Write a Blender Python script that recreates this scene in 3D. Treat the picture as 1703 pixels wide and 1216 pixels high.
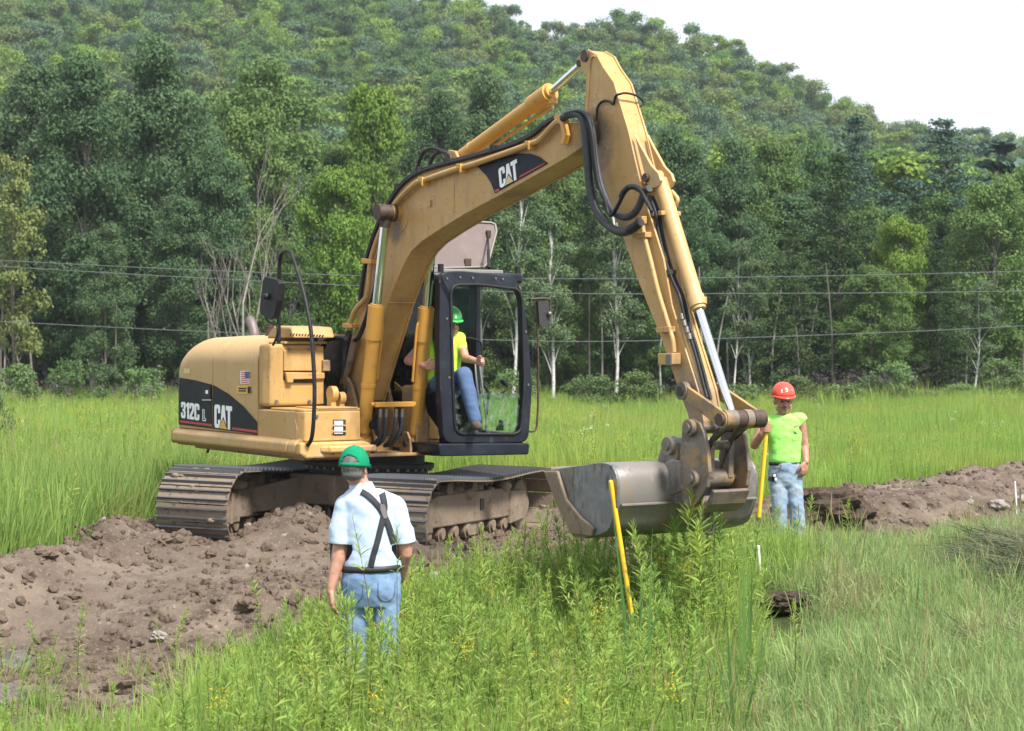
import bpy, bmesh, math, random
import numpy as np
from mathutils import Vector, Matrix, Euler

R = math.radians
rng = np.random.default_rng(7)
random.seed(7)
for o in list(bpy.data.objects):
    bpy.data.objects.remove(o)
S = bpy.context.scene
COL = S.collection

# ------------------------------------------------------------------ camera
CAM_H = 2.033          # eye height above the pad the machine stands on
cam = bpy.data.cameras.new('camera')
cam.sensor_width = 36.0
cam.lens = 69.72
cam.shift_y = -0.0223
cam.clip_start = 0.1
cam.clip_end = 3000
cam.dof.use_dof = True
cam.dof.focus_distance = 17.5
cam.dof.aperture_fstop = 5.0
camo = bpy.data.objects.new('camera', cam)
COL.objects.link(camo)
camo.location = (0, 0, CAM_H)
camo.rotation_euler = (R(90), 0, 0)
S.camera = camo

# ------------------------------------------------------------------ light
SUN_EL, SUN_AZ = 52.0, 142.0      # azimuth clockwise from +Y (the view direction)
world = bpy.data.worlds.new('World')
S.world = world
world.use_nodes = True
wn = world.node_tree
wn.nodes.clear()
w_out = wn.nodes.new('ShaderNodeOutputWorld')
w_bg = wn.nodes.new('ShaderNodeBackground')
w_sky = wn.nodes.new('ShaderNodeTexSky')
w_sky.sky_type = 'NISHITA'
w_sky.sun_disc = False
w_sky.sun_elevation = R(SUN_EL)
w_sky.sun_rotation = R(SUN_AZ)
w_sky.dust_density = 3.0
w_mix = wn.nodes.new('ShaderNodeMix')
w_mix.data_type = 'RGBA'
w_mix.inputs[0].default_value = 0.72          # thin bright cloud over the blue
w_mix.inputs[7].default_value = (9.0, 9.4, 10.0, 1)
wn.links.new(w_sky.outputs[0], w_mix.inputs[6])
wn.links.new(w_mix.outputs[2], w_bg.inputs[0])
w_bg.inputs[1].default_value = 0.074
wn.links.new(w_bg.outputs[0], w_out.inputs[0])

sun = bpy.data.lights.new('sun', 'SUN')
sun.energy = 4.0
sun.angle = R(10)
sun.color = (1.0, 0.95, 0.87)
suno = bpy.data.objects.new('sun', sun)
COL.objects.link(suno)
sd = Vector((math.sin(R(SUN_AZ)) * math.cos(R(SUN_EL)), math.cos(R(SUN_AZ)) * math.cos(R(SUN_EL)), math.sin(R(SUN_EL))))
suno.rotation_euler = (-sd).to_track_quat('-Z', 'Y').to_euler()
suno.location = (0, 0, 60)

S.view_settings.view_transform = 'Standard'
S.view_settings.look = 'None'
S.view_settings.gamma = 1.0
S.view_settings.use_curve_mapping = False
S.view_settings.exposure = 1.05
HAZE = 0.00027            # density of the summer haze
S.cycles.max_bounces = 7
S.cycles.transparent_max_bounces = 8
S.cycles.use_denoising = True

# ------------------------------------------------------------------ noise
def _h(i, j, seed):
    n = (i * 374761393 + j * 668265263 + seed * 1442695041) & 0xFFFFFFFF
    n = ((n ^ (n >> 13)) * 1274126177) & 0xFFFFFFFF
    return ((n ^ (n >> 16)) & 0xFFFF) / 65535.0

def vnoise(x, y, seed=0):
    x = np.asarray(x, float); y = np.asarray(y, float)
    i = np.floor(x).astype(np.int64); j = np.floor(y).astype(np.int64)
    u = x - i; v = y - j
    u = u * u * (3 - 2 * u); v = v * v * (3 - 2 * v)
    a = _h(i, j, seed); b = _h(i + 1, j, seed); c = _h(i, j + 1, seed); d = _h(i + 1, j + 1, seed)
    return (a * (1 - u) + b * u) * (1 - v) + (c * (1 - u) + d * u) * v

def fbm(x, y, octaves=4, seed=0):
    t = 0; a = .5; f = 1.0
    for k in range(octaves):
        t = t + a * (vnoise(x * f + 17.3 * k, y * f - 9.1 * k, seed + k) - .5)
        a *= .5; f *= 2.07
    return t

def sstep(a, b, x):
    t = np.clip((np.asarray(x, float) - a) / (b - a), 0, 1)
    return t * t * (3 - 2 * t)

# ------------------------------------------------------------------ materials
def new_mat(name):
    m = bpy.data.materials.new(name)
    m.use_nodes = True
    nt = m.node_tree
    return m, nt, nt.nodes['Principled BSDF']

def node(nt, t, **kw):
    n = nt.nodes.new(t)
    for k, v in kw.items():
        setattr(n, k, v)
    return n

def noise_fac(nt, coord, scale, lo, hi, detail=5, rough=.6, stretch=None):
    src = coord
    if stretch:
        mp = node(nt, 'ShaderNodeMapping')
        mp.inputs['Scale'].default_value = stretch
        nt.links.new(coord, mp.inputs[0]); src = mp.outputs[0]
    nz = node(nt, 'ShaderNodeTexNoise')
    nz.inputs['Scale'].default_value = scale
    nz.inputs['Detail'].default_value = detail
    nz.inputs['Roughness'].default_value = rough
    nt.links.new(src, nz.inputs['Vector'])
    mr = node(nt, 'ShaderNodeMapRange')
    mr.inputs[1].default_value = lo; mr.inputs[2].default_value = hi
    nt.links.new(nz.outputs[0], mr.inputs[0])
    return mr.outputs[0], nz.outputs[0]

def mixc(nt, fac, a, b):
    mx = node(nt, 'ShaderNodeMix', data_type='RGBA')
    for sock, v in ((0, fac), (6, a), (7, b)):
        if isinstance(v, (int, float)):
            mx.inputs[sock].default_value = v
        elif isinstance(v, tuple):
            mx.inputs[sock].default_value = (*v, 1) if len(v) == 3 else v
        else:
            nt.links.new(v, mx.inputs[sock])
    return mx.outputs[2]

def surf(name, base, layers=(), rough=.5, metal=0.0, bump=0, bscale=40, rvar=.15, coord='Object', spec=.5, sheen=0, spots=()):
    """layers: (colour, noise scale, lo, hi, stretch or None)"""
    m, nt, p = new_mat(name)
    tc = node(nt, 'ShaderNodeTexCoord').outputs[coord]
    col = base
    for (c, sc, lo, hi, st) in layers:
        f, _ = noise_fac(nt, tc, sc, lo, hi, stretch=st)
        col = mixc(nt, f, col, c)
    for (cen, rad, c, hard) in spots:      # grease and dirt round one place on the thing
        vm = node(nt, 'ShaderNodeVectorMath', operation='DISTANCE'); vm.inputs[1].default_value = cen
        nt.links.new(tc, vm.inputs[0])
        _, nz = noise_fac(nt, tc, 7, 0, 1)
        ad = node(nt, 'ShaderNodeMath', operation='MULTIPLY_ADD'); ad.inputs[1].default_value = rad * 1.5; ad.inputs[2].default_value = -rad * .75
        nt.links.new(nz, ad.inputs[0])
        su = node(nt, 'ShaderNodeMath', operation='ADD'); nt.links.new(vm.outputs['Value'], su.inputs[0]); nt.links.new(ad.outputs[0], su.inputs[1])
        mr = node(nt, 'ShaderNodeMapRange'); mr.inputs[1].default_value = rad; mr.inputs[2].default_value = rad * .35; mr.inputs[4].default_value = hard
        nt.links.new(su.outputs[0], mr.inputs[0]); col = mixc(nt, mr.outputs[0], col, c)
    if isinstance(col, tuple):
        p.inputs['Base Color'].default_value = (*col, 1)
    else:
        nt.links.new(col, p.inputs['Base Color'])
    f, raw = noise_fac(nt, tc, bscale * .3, .3, .7)
    mr = node(nt, 'ShaderNodeMapRange')
    mr.inputs[3].default_value = max(0.02, rough - rvar); mr.inputs[4].default_value = min(1, rough + rvar)
    nt.links.new(raw, mr.inputs[0]); nt.links.new(mr.outputs[0], p.inputs['Roughness'])
    p.inputs['Metallic'].default_value = metal
    p.inputs['Specular IOR Level'].default_value = spec
    if sheen:
        p.inputs['Sheen Weight'].default_value = sheen
    if bump:
        _, raw2 = noise_fac(nt, tc, bscale, 0, 1)
        b = node(nt, 'ShaderNodeBump')
        b.inputs['Strength'].default_value = bump
        b.inputs['Distance'].default_value = .01
        nt.links.new(raw2, b.inputs['Height']); nt.links.new(b.outputs[0], p.inputs['Normal'])
    return m

M = {}
M['yellow'] = surf('yellow_paint', (.435, .264, .088),
                   [((.395, .232, .08), 2.2, .4, .7, None), ((.49, .32, .14), 5, .52, .75, None),
                    ((.31, .19, .085), 6, .57, .72, (1, 1, .25)), ((.17, .115, .07), 24, .63, .71, None), ((.07, .055, .045), 45, .69, .74, None), ((.26, .17, .085), 34, .64, .70, (1, 1, .06)), ((.60, .43, .24), 40, .67, .73, (.08, 1, 1))],
                   rough=.5, bump=.05, bscale=60,
                   spots=[((4.40, -.16, 3.70), .34, (.075, .055, .04), .85), ((1.13, -.19, 3.12), .17, (.09, .06, .04), .8), ((5.62, -.16, 1.55), .42, (.20, .15, .11), .8), ((.2, -.19, 1.5), .42, (.23, .155, .09), .7), ((3.0, -.05, 3.32), .22, (.14, .10, .07), .6), ((4.75, -.16, 2.95), .16, (.12, .085, .06), .6), ((-.1, -1.14, 2.0), .3, (.40, .26, .12), .5)])
M['yellow_pale'] = surf('faded_yellow_paint', (.475, .302, .125),
                   [((.42, .262, .10), 2.0, .4, .7, None), ((.51, .345, .165), 4, .5, .75, None),
                    ((.36, .235, .12), 7, .58, .74, (1, 1, .25)), ((.20, .14, .09), 28, .64, .72, None), ((.30, .20, .10), 34, .64, .70, (1, 1, .06))], rough=.5, bump=.05, bscale=60)
M['yellow_cyl'] = surf('cylinder_yellow_paint', (.52, .27, .045),
                   [((.45, .23, .05), 3, .4, .7, None), ((.30, .18, .07), 12, .62, .74, None), ((.11, .08, .06), 30, .68, .74, None)],
                   rough=.45, bump=.04, bscale=60)
M['yellow_dirty'] = surf('muddy_yellow_paint', (.36, .22, .085),
                   [((.20, .14, .085), 3.5, .42, .62, None), ((.10, .075, .055), 9, .55, .70, None), ((.40, .30, .20), 6, .60, .75, None)],
                   rough=.65, bump=.12, bscale=50)
M['yellow_scraped'] = surf('scraped_yellow_paint', (.50, .30, .10),
                   [((.40, .31, .22), 5, .45, .62, None), ((.12, .09, .07), 16, .58, .68, (1, 1, .5))], rough=.55, bump=.06, bscale=60)
M['mud'] = surf('dried_mud', (.20, .152, .11), [((.29, .235, .18), 4, .45, .7, None), ((.11, .082, .06), 8, .52, .7, None)],
                rough=.9, bump=.7, bscale=30, spec=.2)
M['shoe'] = surf('track_steel', (.105, .092, .084),
                 [((.20, .155, .118), 4, .28, .46, None), ((.035, .035, .042), 14, .55, .7, None), ((.24, .19, .145), 18, .62, .72, None)],
                 rough=.6, metal=.1, bump=.3, bscale=40)
M['worn'] = surf('worn_steel_edge', (.16, .165, .18), [((.20, .15, .11), 9, .58, .68, None)], rough=.33, metal=.7)
M['bucket'] = surf('bucket_steel', (.195, .183, .172),
                 [((.24, .165, .095), 3.0, .52, .68, None), ((.115, .098, .09), 6, .52, .68, (1, 1, .5)), ((.30, .255, .21), 12, .60, .74, (1, 1, .4))],
                 rough=.48, metal=.25, bump=.1, bscale=45)
M['bucket_side'] = surf('bucket_side_steel', (.165, .168, .185),
                 [((.23, .228, .235), 4, .45, .65, (1, 1, 2)), ((.15, .118, .09), 3.2, .50, .62, None), ((.05, .048, .05), 12, .56, .70, (2, 1, .4)), ((.24, .23, .22), 30, .66, .74, (1, 1, .2))], rough=.45, metal=.35, bump=.08, bscale=45)
M['linkage'] = surf('linkage_steel', (.165, .135, .11),
                 [((.30, .185, .07), 4, .52, .64, None), ((.065, .052, .045), 7, .48, .66, None), ((.27, .235, .20), 14, .58, .72, None)],
                 rough=.55, metal=.15, bump=.15, bscale=50)
M['black'] = surf('black_cab_paint', (.007, .009, .016),
                 [((.016, .020, .032), 4, .45, .7, None), ((.075, .073, .07), 14, .62, .78, (1, 1, .35)), ((.17, .16, .145), 40, .67, .75, None)],
                 rough=.36, bump=.04, bscale=60, spec=.4)
M['rubber'] = surf('black_rubber', (.012, .013, .016), [((.04, .039, .038), 12, .55, .75, None)], rough=.55, bump=.1, bscale=90, spec=.3)
M['hose'] = surf('dusty_hose', (.028, .030, .036), [((.06, .056, .052), 9, .5, .7, None)], rough=.6, bump=.2, bscale=80)
M['dark'] = surf('oily_dark_metal', (.022, .021, .02), [((.06, .045, .03), 8, .5, .7, None)], rough=.6, bump=.1)
M['rust'] = surf('rusty_pin', (.075, .048, .035), [((.035, .028, .025), 14, .5, .65, None)], rough=.6, metal=.3, bump=.15)
M['bolt'] = surf('bolt_steel', (.17, .155, .135), rough=.45, metal=.6)
M['chrome'] = surf('chrome_rod', (.72, .74, .76), rough=.10, metal=1.0, rvar=.05)
M['exhaust'] = surf('exhaust_pipe_steel', (.16, .13, .13), [((.09, .065, .06), 12, .5, .65, None)], rough=.6, metal=.4)
M['hatch'] = surf('hatch_lining', (.145, .112, .108), [((.175, .138, .132), 6, .45, .7, None)], rough=.8, bump=.1, bscale=120)
M['hatch_rim'] = surf('hatch_rim_grey', (.20, .19, .18), rough=.6)
M['decal_black'] = surf('decal_black', (.008, .010, .018), [((.014, .017, .026), 6, .5, .75, None)], rough=.5, spec=.2)
M['decal_white'] = surf('decal_white', (.84, .85, .87), rough=.45)
M['decal_red'] = surf('decal_red', (.42, .028, .04), rough=.45)
M['decal_gold'] = surf('decal_yellow', (.66, .39, .06), rough=.45)
M['decal_gold_faded'] = surf('decal_yellow_faded', (.62, .48, .22), rough=.45)
M['decal_blue'] = surf('decal_blue', (.045, .075, .22), rough=.45)
M['lamp'] = surf('lamp_lens', (.62, .64, .66), [((.4, .41, .42), 40, .45, .6, (1, 1, 4))], rough=.15, spec=.8)
M['lever'] = surf('lever_steel', (.20, .20, .21), rough=.4, metal=.5)
M['seat'] = surf('seat_fabric', (.05, .05, .05), rough=.9)
M['floor_mat'] = surf('cab_floor_mat', (.08, .07, .06), rough=.9)
M['mirror_back'] = surf('mirror_housing', (.011, .011, .013), rough=.55, spec=.3)
M['mirror_grey'] = surf('mirror_housing_grey', (.03, .028, .03), rough=.55)

def glass_mat(name, tint, refl):
    m, nt, p = new_mat(name)
    nt.nodes.remove(p)
    out = nt.nodes['Material Output']
    tr = node(nt, 'ShaderNodeBsdfTransparent'); tr.inputs[0].default_value = (*tint, 1)
    gl = node(nt, 'ShaderNodeBsdfGlossy'); gl.inputs['Roughness'].default_value = .05
    df = node(nt, 'ShaderNodeBsdfDiffuse'); df.inputs[0].default_value = (.35, .40, .36, 1)
    lw = node(nt, 'ShaderNodeLayerWeight'); lw.inputs[0].default_value = refl
    tc = node(nt, 'ShaderNodeTexCoord').outputs['Object']
    f, _ = noise_fac(nt, tc, 14, .45, .85)
    mu = node(nt, 'ShaderNodeMath', operation='MULTIPLY'); mu.inputs[1].default_value = .5
    nt.links.new(f, mu.inputs[0])
    m1 = node(nt, 'ShaderNodeMixShader'); nt.links.new(mu.outputs[0], m1.inputs[0])
    nt.links.new(tr.outputs[0], m1.inputs[1]); nt.links.new(df.outputs[0], m1.inputs[2])
    m2 = node(nt, 'ShaderNodeMixShader'); nt.links.new(lw.outputs['Fresnel'], m2.inputs[0])
    nt.links.new(m1.outputs[0], m2.inputs[1]); nt.links.new(gl.outputs[0], m2.inputs[2])
    nt.links.new(m2.outputs[0], out.inputs[0])
    return m
M['glass'] = glass_mat('cab_glass', (.70, .86, .78), .25)
M['glass_clear'] = glass_mat('cab_glass_rear', (.62, .80, .74), .2)

def leaf_mat(name, c1, c2, trans=.35, patch=None, rnd=.5, rough=.65):
    """c1..c2 over the per-leaf attribute, hue/value shifted per plant, patches by position in the field"""
    m, nt, p = new_mat(name)
    out = nt.nodes['Material Output']
    at = node(nt, 'ShaderNodeAttribute', attribute_name='var')
    col = mixc(nt, at.outputs['Fac'], c1, c2)
    oi = node(nt, 'ShaderNodeObjectInfo')
    if patch:
        geo = node(nt, 'ShaderNodeNewGeometry')
        f, _ = noise_fac(nt, geo.outputs['Position'], patch[1], patch[2], patch[3], detail=3)
        col = mixc(nt, f, col, patch[0])
    hs = node(nt, 'ShaderNodeHueSaturation')
    mr = node(nt, 'ShaderNodeMapRange'); mr.inputs[3].default_value = 1 - rnd * .45; mr.inputs[4].default_value = 1 + rnd * .45
    nt.links.new(oi.outputs['Random'], mr.inputs[0]); nt.links.new(mr.outputs[0], hs.inputs['Value'])
    mr2 = node(nt, 'ShaderNodeMapRange'); mr2.inputs[3].default_value = .5 + rnd * .03; mr2.inputs[4].default_value = .5 - rnd * .03
    mo = node(nt, 'ShaderNodeMath', operation='FRACT')
    mm = node(nt, 'ShaderNodeMath', operation='MULTIPLY'); mm.inputs[1].default_value = 7.31
    nt.links.new(oi.outputs['Random'], mm.inputs[0]); nt.links.new(mm.outputs[0], mo.inputs[0])
    nt.links.new(mo.outputs[0], mr2.inputs[0]); nt.links.new(mr2.outputs[0], hs.inputs['Hue'])
    nt.links.new(col, hs.inputs['Color'])
    nt.links.new(hs.outputs[0], p.inputs['Base Color'])
    p.inputs['Roughness'].default_value = rough
    p.inputs['Specular IOR Level'].default_value = .12
    tl = node(nt, 'ShaderNodeBsdfTranslucent'); nt.links.new(hs.outputs[0], tl.inputs[0])
    mx = node(nt, 'ShaderNodeMixShader'); mx.inputs[0].default_value = trans
    nt.links.new(p.outputs[0], mx.inputs[1]); nt.links.new(tl.outputs[0], mx.inputs[2])
    nt.links.new(mx.outputs[0], out.inputs[0])
    return m

# ------------------------------------------------------------------ mesh building
def tag(o, label=None, category=None, group=None, kind=None):
    if label: o['label'] = label
    if category: o['category'] = category
    if group: o['group'] = group
    if kind: o['kind'] = kind
    return o

def link(o, parent=None, M4=None):
    COL.objects.link(o)
    if parent: o.parent = parent
    if M4 is not None: o.matrix_basis = M4
    return o

def empty(name, loc, rz=0):
    o = bpy.data.objects.new(name, None)
    o.location = loc; o.rotation_euler = (0, 0, rz)
    o.empty_display_size = .3
    return link(o)

def catmull(pts, sub=6):
    P = [Vector(p) for p in pts]
    if len(P) < 3: return P
    out = []
    for i in range(len(P) - 1):
        p0 = P[max(i - 1, 0)]; p1 = P[i]; p2 = P[i + 1]; p3 = P[min(i + 2, len(P) - 1)]
        for k in range(sub):
            t = k / sub
            out.append(.5 * ((2 * p1) + (p2 - p0) * t + (2 * p0 - 5 * p1 + 4 * p2 - p3) * t * t + (3 * p1 - p0 - 3 * p2 + p3) * t ** 3))
    out.append(P[-1])
    return out

class MB:
    def __init__(s):
        s.v = []; s.f = []; s.sm = []; s.mi = []; s.cur = 0
    def add(s, verts, faces, smooth=False):
        b = len(s.v); s.v += [tuple(x) for x in verts]
        for q in faces:
            s.f.append(tuple(b + i for i in q)); s.sm.append(smooth); s.mi.append(s.cur)
        return s
    def prism(s, A, B, smooth=False):
        n = len(A)
        s.add(list(A) + list(B), [tuple(range(n - 1, -1, -1)), tuple(range(n, 2 * n))])
        b = len(s.v) - 2 * n
        for i in range(n):
            j = (i + 1) % n
            s.f.append((b + i, b + j, b + n + j, b + n + i)); s.sm.append(smooth); s.mi.append(s.cur)
        return s
    def polyY(s, poly, y0, y1, smooth=False):      # poly in (x, z)
        return s.prism([(x, y0, z) for x, z in poly], [(x, y1, z) for x, z in poly], smooth)
    def polyX(s, poly, x0, x1, smooth=False):      # poly in (y, z)
        return s.prism([(x0, y, z) for y, z in poly], [(x1, y, z) for y, z in poly], smooth)
    def polyZ(s, poly, z0, z1, smooth=False):
        return s.prism([(x, y, z0) for x, y in poly], [(x, y, z1) for x, y in poly], smooth)
    def box(s, c, d, rot=None):
        m = rot.to_matrix() if rot is not None else Matrix.Identity(3)
        P = []
        for k in range(8):
            p = Vector(((k & 1) - .5, ((k >> 1) & 1) - .5, (k >> 2) - .5))
            P.append(Vector(c) + m @ Vector((p.x * d[0], p.y * d[1], p.z * d[2])))
        return s.add(P, [(0, 2, 3, 1), (4, 5, 7, 6), (0, 1, 5, 4), (2, 6, 7, 3), (0, 4, 6, 2), (1, 3, 7, 5)])
    def cyl(s, p, q, r1, r2=None, n=20, caps=True):
        p = Vector(p); q = Vector(q); r2 = r1 if r2 is None else r2
        ax = (q - p).normalized()
        u = ax.orthogonal().normalized(); w = ax.cross(u)
        A = [p + (u * math.cos(2 * math.pi * i / n) + w * math.sin(2 * math.pi * i / n)) * r1 for i in range(n)]
        B = [q + (u * math.cos(2 * math.pi * i / n) + w * math.sin(2 * math.pi * i / n)) * r2 for i in range(n)]
        s.add(A + B, [(i, (i + 1) % n, n + (i + 1) % n, n + i) for i in range(n)], True)
        if caps:
            s.add(A, [tuple(range(n - 1, -1, -1))]); s.add(B, [tuple(range(n))])
        return s
    def rings(s, rings, close=True, smooth=True, caps=True):
        n = len(rings[0]); V = [p for r in rings for p in r]; F = []
        for k in range(len(rings) - 1):
            for i in range(n if close else n - 1):
                j = (i + 1) % n
                F.append((k * n + i, k * n + j, (k + 1) * n + j, (k + 1) * n + i))
        s.add(V, F, smooth)
        if caps:
            s.add(rings[0], [tuple(range(n - 1, -1, -1))]); s.add(rings[-1], [tuple(range(n))])
        return s
    def tube(s, pts, r, n=8, sub=6, raw=False):
        P = [Vector(p) for p in pts] if raw else catmull(pts, sub)
        rr = r if isinstance(r, (list, tuple)) else None
        prev = None; rings = []
        for i, p in enumerate(P):
            t = (P[min(i + 1, len(P) - 1)] - P[max(i - 1, 0)]).normalized()
            if prev is None: u = t.orthogonal().normalized()
            else:
                u = prev - t * prev.dot(t)
                u = u.normalized() if u.length > 1e-6 else t.orthogonal().normalized()
            prev = u; w = t.cross(u)
            rad = r if rr is None else rr[0] + (rr[1] - rr[0]) * i / max(1, len(P) - 1)
            rings.append([p + (u * math.cos(2 * math.pi * k / n) + w * math.sin(2 * math.pi * k / n)) * rad for k in range(n)])
        return s.rings(rings)
    def sphere(s, c, r, n=12, m=8):
        c = Vector(c); r = (r, r, r) if isinstance(r, (int, float)) else r
        rings = []
        for a in range(1, m):
            t = math.pi * a / m
            rings.append([c + Vector((r[0] * math.sin(t) * math.cos(2 * math.pi * k / n), r[1] * math.sin(t) * math.sin(2 * math.pi * k / n), r[2] * math.cos(t))) for k in range(n)])
        return s.rings(rings)
    def mesh(s, name, mats):
        me = bpy.data.meshes.new(name)
        me.from_pydata(s.v, [], s.f)
        me.polygons.foreach_set('use_smooth', s.sm)
        for m in (mats if isinstance(mats, (list, tuple)) else [mats]): me.materials.append(m)
        if any(s.mi): me.polygons.foreach_set('material_index', s.mi)
        bm = bmesh.new(); bm.from_mesh(me); bmesh.ops.recalc_face_normals(bm, faces=bm.faces); bm.to_mesh(me); bm.free()
        me.update()
        return me
    def obj(s, name, mats, parent=None, bevel=0, M4=None, seg=2):
        o = bpy.data.objects.new(name, s.mesh(name, mats))
        link(o, parent, M4)
        if bevel:
            b = o.modifiers.new('bevel', 'BEVEL'); b.width = bevel; b.segments = seg; b.limit_method = 'ANGLE'; b.angle_limit = R(40)
        return o

def np_mesh(name, V, F, mats, var=None, smooth=False, mi=None):
    V = np.ascontiguousarray(V, np.float32); F = np.ascontiguousarray(F, np.int32)
    me = bpy.data.meshes.new(name)
    k = F.shape[1]
    me.vertices.add(len(V)); me.vertices.foreach_set('co', V.ravel())
    me.loops.add(F.size); me.loops.foreach_set('vertex_index', F.ravel())
    me.polygons.add(len(F))
    me.polygons.foreach_set('loop_start', np.arange(0, F.size, k, dtype=np.int32))
    me.polygons.foreach_set('loop_total', np.full(len(F), k, np.int32))
    me.polygons.foreach_set('use_smooth', np.full(len(F), smooth, bool))
    for m in (mats if isinstance(mats, (list, tuple)) else [mats]): me.materials.append(m)
    if mi is not None: me.polygons.foreach_set('material_index', np.ascontiguousarray(mi, np.int32))
    if var is not None:
        a = me.attributes.new('var', 'FLOAT', 'POINT'); a.data.foreach_set('value', np.ascontiguousarray(var, np.float32))
    me.update(calc_edges=True)
    me.validate()
    return me
# ------------------------------------------------------------------ the machine's own frame: X forward, Y to its left, Z up
FPX, HZN = 3298.0, 570.0          # focal length and horizon row of the photograph, to turn measured points into metres
MX, MD, MTH = -1.5456, 20.0, R(32.18)
_s, _c = math.sin(MTH), math.cos(MTH)

def mY(u, v, Y):
    k = (u - 851.5) / FPX
    X = (k * (MD + Y * _s) - MX - Y * _c) / (_s + k * _c)
    d = MD - X * _c + Y * _s
    return Vector((X, Y, CAM_H - (v - HZN) * d / FPX))

def mX(u, v, X):
    k = (u - 851.5) / FPX
    Y = (MX + X * _s - k * (MD - X * _c)) / (k * _s - _c)
    d = MD - X * _c + Y * _s
    return Vector((X, Y, CAM_H - (v - HZN) * d / FPX))

def XZ(px, Y):
    return [(p.x, p.z) for p in (mY(u, v, Y) for u, v in px)]

def YZ(px, X):
    return [(p.y, p.z) for p in (mX(u, v, X) for u, v in px)]

def inset(poly, d):
    n = len(poly); area = sum(poly[i][0] * poly[(i + 1) % n][1] - poly[(i + 1) % n][0] * poly[i][1] for i in range(n))
    sg = 1 if area > 0 else -1; out = []
    for i in range(n):
        a = Vector(poly[i - 1]); b = Vector(poly[i]); c = Vector(poly[(i + 1) % n])
        e1 = (b - a).normalized(); e2 = (c - b).normalized()
        nn = Vector((-(e1.y + e2.y), e1.x + e2.x)) * sg
        nn = nn.normalized() if nn.length > 1e-6 else Vector((-e1.y, e1.x)) * sg
        out.append(tuple(b + nn * d))
    return out

EX = empty('excavator', (MX, MD, 0), -(math.pi / 2 - MTH))
tag(EX, 'yellow tracked excavator with raised boom and wide bucket on churned earth', 'excavator')

# ---- undercarriage (its own direction: the upper body is slewed round on it)
UA = R(18.9)
_ux, _uy = math.sin(UA), math.cos(UA)
def uc_matrix():
    # columns: s (along the tracks), l (towards the near right track), z, tilted a little
    s = Vector((_ux, _uy, -.029)).normalized()
    l = Vector((_uy, -_ux, -.023)).normalized()
    z = l.cross(s) * -1
    z = s.cross(l) * -1 if s.cross(l).z < 0 else s.cross(l)
    l = z.cross(s) * (1 if z.cross(s).dot(l) > 0 else -1)
    Mw = Matrix(((s.x, l.x, z.x, MX + .03 * _ux + .07 * _uy), (s.y, l.y, z.y, MD + .03 * _uy - .07 * _ux), (s.z, l.z, z.z, -.01), (0, 0, 0, 1)))
    Me = Matrix.Translation((MX, MD, 0)) @ Matrix.Rotation(-(math.pi / 2 - MTH), 4, 'Z')
    return Me.inverted() @ Mw
UC = uc_matrix()

G2, SW = .995, .74
TR, TC, TL = .355, .40, 1.50       # radius to the shoe plate, axle height, half wheelbase
def track_path():
    """closed loop of the shoe plates in (s, z), bottom run first"""
    pts = []
    n = 120
    for i in range(n): pts.append((TL - 2 * TL * i / n, TC - TR))
    for i in range(60):
        a = -math.pi / 2 - math.pi * i / 60
        pts.append((-TL + TR * math.cos(a), TC + TR * math.sin(a)))
    for i in range(n):
        t = i / n
        sag = .045 * math.sin(math.pi * t) ** 2 - .02 * abs(math.sin(3 * math.pi * t)) * 0
        pts.append((-TL + 2 * TL * t, TC + TR - sag))
    for i in range(60):
        a = math.pi / 2 - math.pi * i / 60
        pts.append((TL + TR * math.cos(a), TC + TR * math.sin(a)))
    P = np.array(pts); seg = np.linalg.norm(np.roll(P, -1, 0) - P, axis=1); cum = np.concatenate([[0], np.cumsum(seg)])
    return P, cum
TP, TCUM = track_path()
def track_at(d):
    d %= TCUM[-1]; i = int(np.searchsorted(TCUM, d) - 1); i = max(0, min(i, len(TP) - 1))
    a = TP[i]; b = TP[(i + 1) % len(TP)]; L = TCUM[i + 1] - TCUM[i]
    p = a + (b - a) * (d - TCUM[i]) / max(L, 1e-6)
    t = (b - a) / max(np.linalg.norm(b - a), 1e-9)
    return p, t
NSH = 49
PITCH = TCUM[-1] / NSH
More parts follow.
